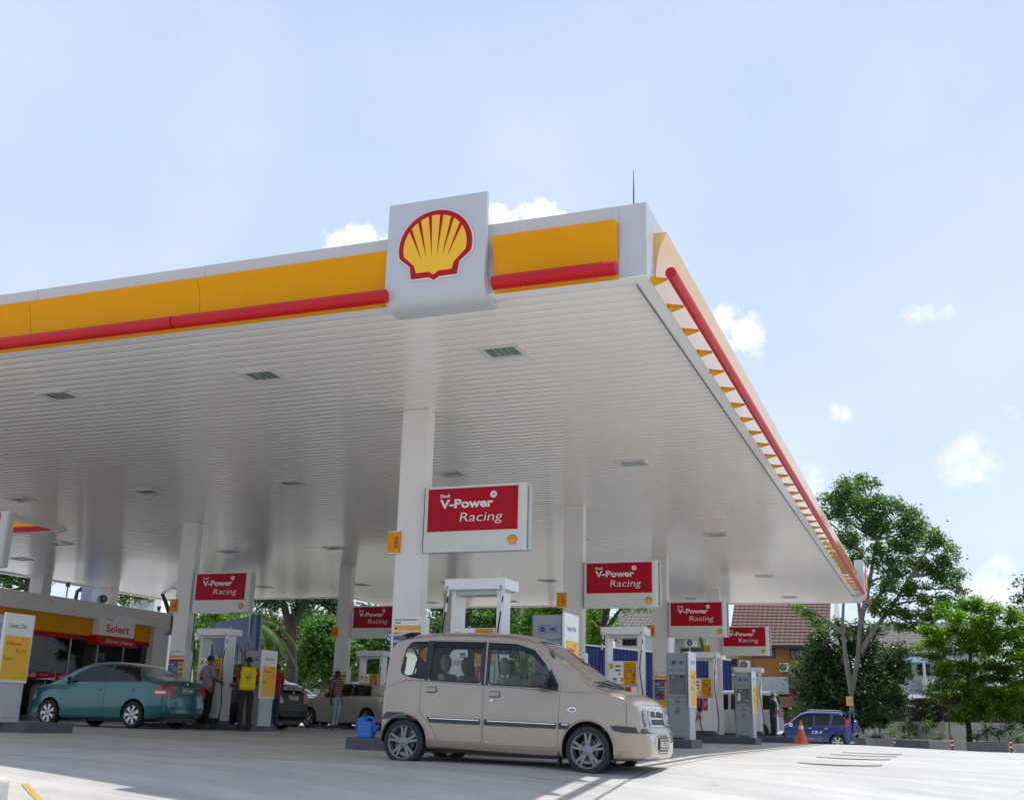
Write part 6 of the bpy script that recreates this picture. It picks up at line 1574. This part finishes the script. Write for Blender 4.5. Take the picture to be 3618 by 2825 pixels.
def tree(lab, base, D, trunk, blobs, lm, dens=1.0, size=.28, bark=None, name='tree', tr=.2, seed=1, group=None, cat='tree', limbs=None, flat=.55, dz=None):
    """base (px,py) foot of the tree at depth D; trunk: pixel path; blobs: (px,py,rx,ry[,weight]) in pixels, given real depth and thickness"""
    rg = random.Random(seed); b0 = U(base[0], base[1], D); z0 = min(b0.z, gz(b0.x, b0.y)-.1)
    t = thing(name, lab, cat, (0, 0, 0), 0, group); k = D/2338.0
    paths = [[U(p[0], p[1], D+(p[2] if len(p) > 2 else 0)) for p in pth] for pth in trunk]
    paths[0] = [Vector((b0.x, b0.y, z0))]+paths[0]
    tips = []; mbt = MB()
    for j, pth in enumerate(paths):
        r0 = tr*(1 if j == 0 else .62); n = len(pth)
        full = [];
        for i in range(n-1):
            for q in range(3): full.append(pth[i].lerp(pth[i+1], q/3))
        full.append(pth[-1]); rs_ = [r0*(1-.62*i/(len(full)-1)) for i in range(len(full))]
        if j == 0: rs_[0] *= 1.35
        m_ = MB(); m_.tube(full, rs_, 10); m_.build('trunk' if j == 0 else 'stem', bark or BARK, t); tips += full[len(full)//2:]
    cl = []; mbl = MB()
    for q in blobs:
        px, py, rx, ry = q[:4]; w = q[4] if len(q) > 4 else 1; dd = rg.uniform(-.35, .35)*min(rx, 60)*k*2 if dz is None else rg.uniform(-dz, dz)
        c = U(px, py, D+dd); r = (rx*k, max(rx, ry)*k*.8, ry*k); cl.append((tuple(c), r, w))
        tip = min(tips, key=lambda v: (v-c).length+max(0, v.z-c.z)*2)
        limb(mbl, tip, c, max(.03, tr*.30), .02, rg)
        for _ in range(3): limb(mbl, c.lerp(tip, .3), c+Vector((rg.uniform(-1,1)*r[0], rg.uniform(-1,1)*r[1], rg.uniform(-.2,1)*r[2]))*.8, .03, .01, rg)
    mbl.build('branch', bark or BARK, t)
    o, nq = leaves('crown', cl, dens, size, lm, t, seed, flat); NL[0] += nq
    return t
tree('tall slender tree with two grey stems rising behind the blue car', (1817,1600), 60, [[(1817,1540),(1816,1470)],[(1816,1475),(1803,1400),(1797,1330),(1800,1260)],[(1817,1472),(1830,1400),(1835,1320),(1828,1250),(1840,1180)],[(1835,1390),(1870,1335),(1905,1290),(1940,1230)],[(1800,1350),(1765,1325),(1735,1300)],[(1835,1330),(1855,1240),(1870,1150)]],
     [(1800,1045,30,22),(1840,1035,36,22),(1770,1075,34,32),(1815,1085,42,34),(1870,1075,40,30),(1915,1100,40,30),(1860,1125,46,32),(1800,1135,36,34),(1950,1130,40,28),(1985,1160,38,30),(1925,1165,44,28),(1880,1185,40,26),(2015,1185,32,24),(1965,1205,40,26),(1830,1190,30,28),(1900,1225,36,22),(2000,1225,32,22),(1850,1245,26,18),(1945,1255,34,20),(1985,1280,30,16),(2020,1275,24,14),(1780,1180,20,26),(1745,1095,20,22),(2035,1225,24,18),(2040,1255,18,16),(1975,1312,26,14),(2005,1305,22,14),(1935,1310,26,16),(1955,1335,18,10),(1880,1305,24,14),(1765,1140,22,26),(1790,1215,24,20),(1905,1255,34,18),(1800,1255,24,16),(1865,1275,30,18),(1910,1335,26,12),(1985,1335,22,10),(1722,1305,22,16),(1738,1325,15,16),(1895,1290,20,14),(1700,1295,10,8)],
     L_MID, dens=1.75, size=.20, flat=1.1, tr=.24, seed=4, bark=mat('bark_grey', (.20,.17,.15), .9, var=.25, scale=6, bump=.6, bscale=14, stretch=(1,1,.35)))
pp = U(1812, 1494, 59.5); t = thing('tree_notice', 'small yellow notice tied to the trunk of the slender tree', 'notice', pp); MB().box(-.17,.17,-.03,0,-.24,.24).build('card', YELB, t); MB().box(-.13,.13,-.035,-.03,-.12,.12).build('print', mat('pink_print', (.6,.35,.45), .6, var=.5, scale=30), t)
tree('dark dense rounded tree between the orange house and the slender tree', (1822,1575), 68, [[(1822,1540),(1820,1460)]],
     [(1745,1385,34,26),(1800,1360,40,26),(1850,1350,34,22),(1735,1425,46,34),(1790,1410,54,36),(1850,1400,50,36),(1900,1400,36,32),(1725,1460,36,28),(1775,1465,50,34),(1835,1455,54,36),(1895,1450,42,34),(1920,1430,26,24),(1745,1495,44,24),(1810,1500,58,28),(1875,1495,50,28),(1910,1485,30,26),(1785,1530,54,22,.8),(1850,1530,54,20,.8),(1905,1510,26,18),(1750,1350,20,12),(1780,1335,18,12)],
     L_DRK, dens=2.3, size=.29, bark=BARKD, tr=.3, seed=9)
tree('broad tree in flat leafy layers growing in front of the maroon fence', (2067,1592), 56, [[(2067,1560),(2060,1500),(2068,1420),(2075,1320)]],
     [(1985,1375,30,10),(1990,1400,26,8),(2010,1440,34,12),(2000,1465,28,12),(2160,1340,30,12),(2175,1405,22,12),(2170,1465,26,14),(2030,1310,30,10),(2040,1297,44,11),(2080,1288,40,12),(2125,1300,46,13),(2160,1318,26,12),(2060,1320,50,12,.8),(2110,1325,50,12,.8),(1995,1345,36,10),(2045,1350,44,12),(2005,1362,34,9,.8),(2090,1350,50,14),(2135,1358,46,14),(2168,1372,24,14),(2080,1378,56,13),(2030,1388,36,10,.7),(2130,1390,50,14,.8),(2020,1418,36,10),(2060,1424,50,11),(2105,1420,50,12),(2155,1425,36,12),(2100,1445,56,12,.8),(2155,1452,36,14,.8),(2055,1458,46,11),(2100,1470,50,13),(2145,1485,44,16),(2010,1488,30,12),(2050,1492,46,15),(2095,1505,52,18),(2145,1515,46,18),(2175,1490,26,18),(2060,1522,40,14),(1985,1482,14,10)],
     L_YEL, dens=2.6, size=.22, bark=BARKD, tr=.17, seed=12, flat=.28, dz=1.4)
tree('dark tree cut off by the right border', (2200,1600), 58, [[(2200,1500),(2198,1300)]], [(2182,1245,10,14),(2180,1280,16,18),(2176,1310,20,18),(2190,1330,26,22),(2180,1365,26,22),(2192,1400,30,26),(2178,1440,26,22),(2190,1480,30,30),(2185,1530,30,22)], L_DRK, dens=1.3, size=.26, bark=BARKD, tr=.2, seed=15)
rs = random.Random(8)
for k, (px, py, D, w, h) in enumerate(((1975,1548,60,12,22),(1930,1572,62,16,9),(2000,1574,60,20,9),(1900,1560,64,18,10),(2085,1568,54,16,10),(2105,1555,54,16,14),(2130,1560,54,20,14),(2155,1548,53,18,16),(2040,1585,55,10,5),(2172,1570,52,14,12),(1870,1570,66,22,8))):
    tree('%s shrub growing %s' % (['thin pale','low dark','low round','dark ragged','grey green','bushy','spreading','tall loose','tiny','narrow','flat dark'][k], ['left of the wall post','behind the kerb by the blue car','in front of the first white wall panel','under the dark rounded tree','just right of the layered tree trunk','in front of the stained wall','between two rust stains','near the right end of the wall','at the foot of the layered tree','at the right border','beside the blue car tail'][k]),
         (px, py+h), D, [[(px, py)]], [(px, py, w*.6, h*.6), (px-w*.4, py+h*.3, w*.4, h*.4), (px+w*.4, py+h*.2, w*.4, h*.5)], L_DRK if k % 3 else L_MID, dens=.8, size=.16, tr=.03, seed=30+k, name='shrub', cat='shrub', group='shrubs along the boundary wall')
pc = U(1622, 1540, 76)
# left and middle background
tree('big tree with a thick straight trunk behind the parked cars', (620,1480), 58, [[(621,1450),(622,1370),(628,1300)],[(622,1360),(606,1290),(590,1250)],[(626,1330),(650,1280),(670,1240)]],
     [(560,1262,44,30),(610,1250,50,34),(660,1262,44,26),(700,1272,36,22),(585,1285,34,18),(640,1290,26,12),(530,1280,30,18),(720,1290,26,16),(500,1270,30,16)], L_DRK, dens=2.28, size=.26, bark=BARKD, tr=.42, seed=21)
tree('golden leaved tree left of the thick trunk', (575,1480), 62, [[(575,1440),(577,1380)]], [(580,1322,22,18),(592,1350,26,22),(565,1372,34,24),(590,1395,34,24),(560,1412,30,22),(600,1370,20,20),(580,1440,36,22)], L_GLD, dens=2.28, size=.26, tr=.15, seed=22)
tree('leafy green tree right of the thick trunk', (690,1480), 61, [[(690,1440),(692,1370)]], [(690,1322,30,20),(715,1345,34,24),(668,1350,28,24),(700,1375,44,26),(660,1390,30,24),(720,1400,34,26),(685,1420,44,24),(650,1430,28,20),(720,1440,30,18),(745,1390,26,26)], L_MID, dens=2.38, size=.28, tr=.2, seed=23)
tree('dark tree filling the gap under the far canopy edge', (520,1480), 70, [[(520,1430),(520,1360)]], [(500,1340,50,30),(545,1370,40,34),(510,1400,50,34),(470,1370,40,34),(440,1340,30,26),(440,1400,34,34),(530,1440,44,24),(470,1440,40,24),(640,1440,60,26,.7)], L_DRK, dens=1.90, size=.32, bark=BARKD, tr=.25, seed=24)
tree('light green tree between the shop and the left dispenser', (418,1480), 50, [[(416,1440),(412,1360),(408,1300)],[(410,1330),(420,1300),(440,1285)]], [(450,1312,30,12),(480,1315,28,12),(425,1335,14,16),(424,1370,14,22),(430,1410,16,22),(500,1305,20,8)], L_YEL, dens=1.90, size=.22, tr=.12, seed=25)
tree('dark leaning trunk tree just right of the shop corner', (372,1500), 46, [[(371,1440),(373,1370),(366,1320),(352,1280),(340,1250)]], [(330,1215,26,16),(300,1225,24,14),(355,1230,18,12)], L_DRK, dens=1.52, size=.22, bark=BARKD, tr=.16, seed=26)
tree('tree whose branches show over the shop roof left of the pylon', (150,1400), 52, [[(150,1330),(165,1260),(200,1235)]], [(210,1252,24,12),(240,1262,26,14),(270,1262,24,12),(300,1270,22,12),(225,1275,18,10),(262,1282,16,10),(200,1230,40,16),(320,1265,16,10)], L_MID, dens=1.42, size=.22, bark=BARKD, tr=.14, seed=27)
tree('thick dark trunk tree over the left end of the shop roof', (62,1400), 46, [[(62,1300),(64,1230),(66,1200)]], [(20,1240,28,14),(50,1232,30,14),(85,1240,26,14),(10,1262,18,8),(90,1256,12,10),(30,1215,50,16)], L_MID, dens=1.90, size=.20, bark=BARKD, tr=.34, seed=28)
tree('big spreading tree behind the nearest dispenser', (985,1480), 60, [[(985,1420),(982,1350),(975,1290)],[(983,1370),(1000,1310),(1015,1270)]], [(960,1282,34,16),(1010,1285,38,18),(1060,1290,34,18),(1100,1288,34,18),(940,1300,24,16),(1030,1320,40,16),(1085,1325,34,16),(965,1340,26,22),(1010,1360,40,22),(1060,1360,34,20)], L_MID, dens=2.09, size=.27, bark=BARKD, tr=.3, seed=41)
tree('bushy bright tree left of the grey tower with the glove pictogram', (1170,1480), 62, [[(1170,1430),(1170,1350)]], [(1130,1285,30,16),(1170,1290,36,20),(1210,1288,30,18),(1120,1325,22,22),(1160,1335,34,24),(1200,1335,30,24),(1230,1310,22,20),(1130,1370,34,24),(1190,1380,40,26),(1150,1420,50,28),(1220,1420,34,28)], L_YEL, dens=2.28, size=.28, tr=.2, seed=42)
tree('tree with crossing dark limbs over the blue hoarding', (1292,1480), 66, [[(1292,1400),(1288,1340),(1290,1290)],[(1290,1345),(1270,1320),(1250,1300)],[(1290,1350),(1315,1310),(1335,1285)],[(1289,1330),(1300,1290),(1302,1270)]], [(1258,1300,22,16),(1262,1340,20,24),(1272,1375,26,20),(1310,1270,30,12),(1350,1278,26,12),(1375,1295,16,10),(1330,1295,14,8),(1250,1270,30,14),(1258,1400,20,16)], L_YEL, dens=1.90, size=.25, bark=BARKD, tr=.26, seed=43)
tree('small tree trunk leaning across the gap right of the pale green house', (1500,1440), 70, [[(1500,1400),(1497,1372),(1488,1340)]], [(1480,1325,20,10),(1500,1320,20,10)], L_MID, dens=1.90, size=.26, bark=BARKD, tr=.16, seed=44)
tree('dense tree behind the number 12 column', (810,1480), 64, [[(810,1430),(805,1370)]], [(790,1345,34,22),(830,1350,34,24),(770,1380,30,26),(815,1385,44,28),(785,1420,40,26),(840,1415,34,28),(760,1440,40,20),(880,1400,44,40),(920,1420,40,40)], L_MID, dens=2.18, size=.28, tr=.2, seed=45)
tree('green leafy sprig of a tree in front of the tiled house roof', (1655,1250), 74, [[(1655,1260)]], [(1658,1291,20,8),(1672,1294,12,7)], L_MID, dens=1.71, size=.26, tr=.05, seed=46) if False else None
# the wood beyond, one mass of foliage
rg0 = random.Random(77)
def wood(lab_name, x0, x1, y0, y1, D, n, lm, size, seed, rx=(26, 44), ry=(18, 30)):
    cl = []; k = D/2338.0
    for i in range(n):
        px = x0+(x1-x0)*(i+.5)/n+rg0.uniform(-14, 14); py = rg0.uniform(y0, y1); r1 = rg0.uniform(*rx)*k; r2 = rg0.uniform(*ry)*k
        cl.append((tuple(U(px, py, D+rg0.uniform(-3, 3))), (r1, r1*.8, r2), 1))
    o, nq = leaves(lab_name, cl, 1.5, size, lm, None, seed); NL[0] += nq; tag(o, kind='stuff'); return o
wood('far_wood', 400, 1000, 1310, 1470, 80, 80, L_DRK, .42, 61)
wood('far_wood', 900, 1300, 1300, 1470, 84, 52, L_MID, .42, 62)
wood('low_undergrowth', 1700, 2190, 1505, 1560, 69, 34, L_DRK, .30, 63, (16, 30), (8, 14))
wood('low_undergrowth', 560, 1000, 1470, 1500, 60, 26, L_DRK, .28, 64, (16, 26), (6, 10))
# palm
pb = U(527, 1480, 55); t = thing('palm', 'palm with drooping pale fronds between the billboard and the golden tree', 'palm', (0, 0, 0)); top = U(532, 1330, 55)
MB().tube([(pb.x, pb.y, -.2), (pb.x+.2, pb.y, top.z*.5), top], [.22,.16,.13], 9).build('trunk', BARK, t); rg = np.random.default_rng(2)
for k in range(15):
    a = 2*pi*k/15+rg.uniform(-.2,.2); up_ = rg.uniform(.2,1.3); pts = [];
    for i in range(9):
        s = i/8; pts.append(top+Vector((cos(a)*2.6*s, sin(a)*2.6*s, up_*s*1.6-2.6*s*s)))
    mb = MB(); mb.tube(pts, [.03*(1-i/9)+.006 for i in range(9)], 5)
    for i in range(1, 9):
        for q in range(4):
            p = pts[i-1].lerp(pts[i], q/4); d = (pts[i]-pts[i-1]).normalized(); sd = d.cross(Vector((0,0,1))).normalized()
            for sg_ in (-1, 1):
                e = p+sd*sg_*.45*(1-.5*i/9)+d*.25+Vector((0,0,-.25)); w = d*.03; mb.add([p-w, p+w, e], [(0,1,2)], 0)
    mb.build('frond', L_MID, t)
for k, (px, py, D) in enumerate(((1668,1540,76),)):
    t = thing('banana_plant', 'young broad leaved plant in front of the brown porch wall', 'plant', (0,0,0)); b0 = U(px, py, D)
    for i in range(9):
        a = 2*pi*i/9; mb = MB(); pts = [b0+Vector((cos(a)*.9*s, sin(a)*.5*s, 1.5*s-.7*s*s+.1)) for s in (0,.25,.5,.75,1)]
        sd = Vector((-sin(a), cos(a), 0)); k2 = len(mb.v)
        for j_, p in enumerate(pts): w = (.03,.16,.2,.15,.01)[j_]; mb.v += [tuple(p-sd*w), tuple(p+sd*w)]
        for j_ in range(4): mb.f.append([2*j_, 2*j_+1, 2*j_+3, 2*j_+2]); mb.m.append(0); mb.sm.append(False)
        mb.build('leaf', L_YEL, t)
S['leaf_quads'] = NL[0]
# ================================================================ people
def skin_obj(name, verts, edges, radii, m, parent, sub=2, root=0, smooth=True):
    me = bpy.data.meshes.new(name); me.from_pydata(verts, edges, []); o = bpy.data.objects.new(name, me); COL.objects.link(o)
    sk = o.modifiers.new('skin', 'SKIN'); sk.use_smooth_shade = smooth
    ss = o.modifiers.new('sub', 'SUBSURF'); ss.levels = sub; ss.render_levels = sub
    for i, v in enumerate(o.data.skin_vertices[0].data):
        r = radii[i]; v.radius = r if isinstance(r, tuple) else (r, r); v.use_root = (i == root)
    dg = bpy.context.evaluated_depsgraph_get(); me2 = bpy.data.meshes.new_from_object(o.evaluated_get(dg)); bpy.data.objects.remove(o)
    me2.materials.clear(); me2.materials.append(m); me2.name = name; me2.polygons.foreach_set('use_smooth', [True]*len(me2.polygons))
    o2 = bpy.data.objects.new(name, me2); link(o2, parent); return o2
SKIN = {}
def person(label, loc, rz, h=1.70, skin=(.12,.06,.035), shirt=None, trousers=None, arms=None, lean=0.0, turn=0.0, nod=0.0, step=.0, sleeves=.6, hair=(.012,.01,.01), vest=None, shoes=None, fat=1.0, wear=None):
    """faces local -y; arms: per side (elbow, wrist) positions in units of a 1.72 m body"""
    t = thing('person', label, 'person', loc, rz); k = h/1.72
    sm = mat('skin_%02d' % int(skin[0]*100), skin, .5, var=.06)
    arms = arms or {}
    def V3(x, y, z): return Vector((x, y-lean*(max(0, z-.95)), z))
    v = []; e = []; r = []
    def add(p, rr, pa=None):
        v.append(tuple(Vector(p)*k)); r.append(tuple(q*k for q in rr) if isinstance(rr, tuple) else rr*k)
        if pa is not None: e.append((pa, len(v)-1))
        return len(v)-1
    f = fat
    pel = add(V3(0,0,.97), (.135*f,.095*f)); sp1 = add(V3(0,.0,1.10), (.125*f,.085*f), pel); sp2 = add(V3(0,.005,1.27), (.145*f,.095*f), sp1); ch = add(V3(0,.01,1.40), (.13,.085), sp2)
    nk = add(V3(0,.008,1.475), .055, ch); nk2 = add(V3(0,.0,1.53), .05, nk)
    hx = Vector((sin(turn)*.02, 0, 0))
    h1 = add(V3(0,-.012,1.575)+hx, (.062,.070), nk2); h2 = add(V3(0,-.012,1.63)+hx, (.074,.088), h1); h3 = add(V3(0,-.004,1.685)+hx, (.068,.080), h2)
    legs = {}; joints = {}
    for s in (-1, 1):
        st = step*s
        hp = add((s*.095,0,.90), .088*f, pel); kn = add((s*.10,-.02+st*.5,.50), .060, hp); cf = add((s*.10,.012+st*.8,.36), .055, kn); an = add((s*.10,.02+st,.09), .040, cf)
        he = add((s*.10,.03+st,.045), .036, an); to = add((s*.115,-.13+st,.03), (.036,.026), an); legs[s] = ((s*.095,0,.90), (s*.10,-.02+st*.5,.50), (s*.10,.012+st*.8,.36), (s*.10,.02+st,.09))
        el, wr = arms.get(s, ((s*.25,.03,1.13), (s*.26,-.06,.90)))
        sh = add(V3(s*.15,.01,1.42), .062, ch); sh2 = add(V3(s*.195,.01,1.395), .055, sh); e1 = add(el, .040, sh2)
        m1 = add(Vector(el).lerp(Vector(wr), .3), .040, e1); w1 = add(wr, .026, m1)
        d = (Vector(wr)-Vector(el)).normalized(); sd = d.cross(Vector((0,1,0) if abs(d.y) < .8 else (1,0,0))).normalized()
        p1 = add(Vector(wr)+d*.045, (.034,.018), w1); p2 = add(Vector(wr)+d*.085, (.037,.016), p1)
        nrm = d.cross(sd)
        for q in range(4):
            b = Vector(wr)+d*.085+sd*(.027-.018*q); L_ = (.062,.072,.068,.054)[q]; a1 = add(b+d*.02, .0085, p2); a2 = add(b+d*L_*.6+nrm*.012, .008, a1); add(b+d*L_+nrm*.03, .007, a2)
        tb = add(Vector(wr)+d*.05+sd*.038, .010, p1); add(Vector(wr)+d*.085+sd*.052+nrm*.012, .0085, tb)
        joints[s] = (V3(s*.15,.01,1.42), V3(s*.195,.01,1.395), Vector(el), Vector(wr))
    skin_obj('body', v, e, r, sm, t, 1)
    # face
    mb = MB(); hc = (V3(0,-.012,1.63)+hx)*k
    def fp(x, y, z): q = Vector((x, y, z)); q.rotate(Matrix.Rotation(turn, 3, 'Z')); return hc+q*k
    mb2 = MB(); mb2.tube([fp(0,-.088,.022), fp(0,-.108,-.010), fp(0,-.092,-.022)], [.008*k,.015*k,.009*k], 7); mb2.sphere(fp(.078,.005,0), (.012*k,.02*k,.03*k), 6); mb2.sphere(fp(-.078,.005,0), (.012*k,.02*k,.03*k), 6); mb2.build('nose_and_ears', sm, t) if False else None
    MB().tube([fp(0,-.080,.024), fp(0,-.104,-.010), fp(0,-.088,-.024)], [.008*k,.015*k,.009*k], 7).build('nose', sm, t)
    for s in (-1, 1):
        MB().sphere(fp(s*.078,.008,0), (.012*k,.02*k,.03*k), 6).build('ear', sm, t)
        MB().sphere(fp(s*.031,-.078,.020), (.013*k,.010*k,.008*k), 6).build('eye', mat('eye_white', (.5,.48,.45), .3), t)
        MB().sphere(fp(s*.031,-.087,.020), (.005*k,.004*k,.006*k), 5).build('pupil', DARK, t)
    MB().sphere(fp(0,-.078,-.048), (.024*k,.010*k,.008*k), 6).build('mouth', mat('lips', (.16,.05,.04), .5), t)
    # hair cap
    mb = MB(); n = 10
    for i in range(n+1):
        th = (pi*.66)*i/n
        for q in range(24):
            ph = 2*pi*q/24; back = max(0, sin(ph)); a = th*(.60+.40*(.5+.5*sin(ph))**.6); x = .079*sin(a)*cos(ph); y = .093*sin(a)*sin(ph)+.006; z = .093*cos(a)-.004
            jit = 1+.05*mnoise.noise(Vector((x*40, y*40, z*40))); mb.v.append(tuple(fp(x*jit, y*jit, z*jit*.98-.002)))
    for i in range(n):
        for q in range(24): a = i*24+q; b = i*24+(q+1) % 24; mb.f.append([a, a+24, b+24, b]); mb.m.append(0); mb.sm.append(True)
    mb.build('hair', mat('hair_%d' % int(hair[0]*1000), hair, .7, var=.3, scale=60), t)
    # trousers
    v = []; e = []; r = []
    p0 = add(V3(0,0,1.03), (.150*f,.108*f)); p1 = add((0,0,.93), (.148*f,.108*f), p0)
    for s in (-1, 1):
        L_ = legs[s]; a = add(L_[0], .102*f, p1); b = add(Vector(L_[0]).lerp(Vector(L_[1]), .5), .090*f, a); c = add(L_[1], .076, b); d = add(L_[2], .072, c); add(Vector(L_[3])+Vector((0,0,.005)), .064, d)
    skin_obj('trousers', v, e, r, trousers, t, 2)
    for s in (-1, 1):
        L_ = legs[s]; a = Vector(L_[3]); mb = MB(); mb.prism(rounded([(-.045,.07),(.045,.07),(.05,-.12),(.03,-.19),(-.03,-.19),(-.05,-.12)], .03, 3), 'z', 0, .055)
        mb.v = [tuple((Vector(q)+Vector((a.x, a.y, 0)))*k) for q in mb.v]; mb.build('shoe', shoes or DARK, t, bevel=.012)
    # shirt
    v = []; e = []; r = []
    s0 = add(V3(0,0,.87), (.160*f,.118*f)); s1 = add(V3(0,0,1.03), (.150*f,.108*f), s0); s2 = add(V3(0,.0,1.13), (.147*f,.105*f), s1); s3 = add(V3(0,.005,1.28), (.165*f,.115*f), s2); s4 = add(V3(0,.01,1.40), (.148,.100), s3); add(V3(0,.008,1.468), (.068,.062), s4)
    for s in (-1, 1):
        J = joints[s]; a = add(J[0]-Vector((0,0,.008)), .078, s4); b = add(J[1], .074, a); c = add(J[1].lerp(J[2], .5), .064, b)
        if sleeves <= 1: add(J[1].lerp(J[2], sleeves), .066, c)
        else: d = add(J[2], .058, c); add(J[2].lerp(J[3], .85), .048, d)
    skin_obj('shirt', v, e, r, shirt, t, 2)
    if vest is not None:
        v = []; e = []; r = []
        s0 = add(V3(0,0,.90), (.225,.165)); s1 = add(V3(0,0,1.05), (.215,.158), s0); s2 = add(V3(0,.005,1.28), (.240,.165), s1); s3 = add(V3(0,.01,1.41), (.22,.142), s2); add(V3(0,.01,1.465), (.12,.10), s3)
        a = add(V3(.17,.01,1.425), .10, s3); b = add(V3(-.17,.01,1.425), .10, s3)
        vo = skin_obj('vest', v, e, r, vest, t, 2)
        mb = MB()
        for z, w_, hh in ((1.30,.13,.014),(1.275,.16,.014),(1.25,.13,.014),(1.18,.20,.045),(1.07,.16,.02)):
            put_text(mb, {.13:'Keselamatan',.16:'diutamakan',.20:'JOM'}[w_], (0,-.001,0), (1,0,0), (0,0,1), hh*k, w_*k, .01, align='c')
            mb.v = mb.v
        ob = None
        # lettering on the back of the vest
        mb = MB(); yb = (.150)*k
        for z, w_, hh, tx in ((1.325,.10,.016,'Keselamatan'),(1.298,.12,.016,'Pelanggan'),(1.271,.09,.016,'Kami'),(1.20,.19,.042,'SAPOT'),(1.15,.07,.04,'U'),(1.08,.14,.016,'Terima kasih')):
            put_text(mb, tx, (0, yb, z*k), (-1,0,0), (0,0,1), hh*k, w_*k, .01, align='c')
        mb.build('lettering', DARK, vo)
    return t
def stripes(name, c1, c2, axis='x', scale=28, width=.5, dist=0):
    m = bpy.data.materials.new(name); m.use_nodes = True; nt = m.node_tree; b = nt.nodes['Principled BSDF']; b.inputs['Roughness'].default_value = .85
    tcn = nt.nodes.new('ShaderNodeTexCoord'); w = nt.nodes.new('ShaderNodeTexWave'); w.wave_type = 'BANDS'; w.bands_direction = axis.upper(); w.inputs['Scale'].default_value = scale; w.inputs['Distortion'].default_value = dist; w.inputs['Detail'].default_value = 1
    nt.links.new(tcn.outputs['Object'], w.inputs[0]); r = nt.nodes.new('ShaderNodeValToRGB'); r.color_ramp.interpolation = 'LINEAR'; r.color_ramp.elements[0].position = width-.05; r.color_ramp.elements[1].position = width+.05
    r.color_ramp.elements[0].color = (*c1, 1); r.color_ramp.elements[1].color = (*c2, 1); nt.links.new(w.outputs[1], r.inputs[0]); nt.links.new(r.outputs[0], b.inputs['Base Color']); return m
CL = lambda n, c: mat('cloth_'+n, c, .9, var=.12, scale=14, bump=.25, bscale=25)
person('man seen from behind in a striped shirt and black trousers at the left dispenser', (-16.52, 22.82, gz(-16.2, 22.5)), R(180-20), 1.72, (.16,.085,.05), stripes('striped_shirt', (.36,.31,.34), (.12,.08,.11), 'x', 17, .62), CL('black', (.012,.012,.014)),
       {1: ((.27,.02,1.16), (.20,-.20,1.08)), -1: ((-.27,.0,1.15), (-.20,-.20,1.10))}, lean=.03, nod=.2, sleeves=.9, fat=1.12, wear=1)
att = person('attendant in a red shirt and bright yellow vest standing left of the service tower', (-15.35, 22.75, gz(-15.3, 22.7)), R(-135), 1.70, (.075,.038,.025), CL('red', (.34,.006,.02)), CL('brown', (.035,.022,.018)),
       {1: ((.25,.05,1.12), (.23,-.04,.86)), -1: ((-.24,.02,1.13), (-.17,-.22,1.0))}, lean=.02, vest=CL('vest_yellow', (.74,.62,.01)), sleeves=.7)
pw = thing('wallet', 'dark pouch held in front by the attendant in the yellow vest', 'pouch', (-15.68, 22.66, 1.10)); MB().box(-.09,.09,-.02,.02,-.05,.05).build('leather', mat('leather', (.05,.03,.02), .5), pw, bevel=.012)
person('person in a red shirt and blue jeans half hidden by the yellow service panel', (-15.95, 24.9, gz(-15.3, 24.9)), R(-100), 1.66, (.14,.07,.045), CL('red', (.34,.006,.02)), CL('jeans', (.03,.05,.11)),
       {1: ((.27,-.02,1.15), (.22,-.20,.98)), -1: ((-.25,.04,1.12), (-.25,-.05,.88))}, sleeves=.7, fat=1.08, shoes=mat('red_shoe', (.22,.03,.03), .6))
person('man in a maroon striped shirt and pale jeans standing before the pale beige sedan', (-16.35, 28.75, gz(-16.3, 28.7)), R(75), 1.66, (.06,.032,.022), stripes('maroon_stripes', (.13,.03,.035), (.42,.36,.33), 'z', 6.5, .86), CL('pale_jeans', (.30,.36,.42)),
       {1: ((.22,.05,1.12), (.23,.0,.86)), -1: ((-.22,.05,1.12), (-.22,-.0,.86))}, sleeves=.85, step=.03, shoes=mat('pale_shoe', (.35,.33,.30), .7))
person('person in a pink shirt at the nearest dispenser, seen through the van windows', (-7.12, 15.95, gz(-7, 15.9)), R(-60), 1.66, (.22,.12,.08), CL('pink', (.52,.05,.20)), CL('black', (0,0,0)),
       {1: ((.27,-.02,1.15), (.22,-.22,1.05)), -1: ((-.27,-.02,1.15), (-.22,-.22,1.05))}, lean=.10, sleeves=.8, hair=(.015,.01,.008))
person('person in a dark green shirt reaching to the tail of the white minivan', (-5.75, 41.35, gz(-5.7, 41.3)), R(120), 1.68, (.24,.14,.10), CL('green', (.01,.05,.045)), CL('dark_jeans', (.02,.03,.06)),
       {1: ((.25,-.10,1.2), (.12,-.32,1.12)), -1: ((-.27,-.04,1.14), (-.22,-.2,1.0))}, sleeves=.7)
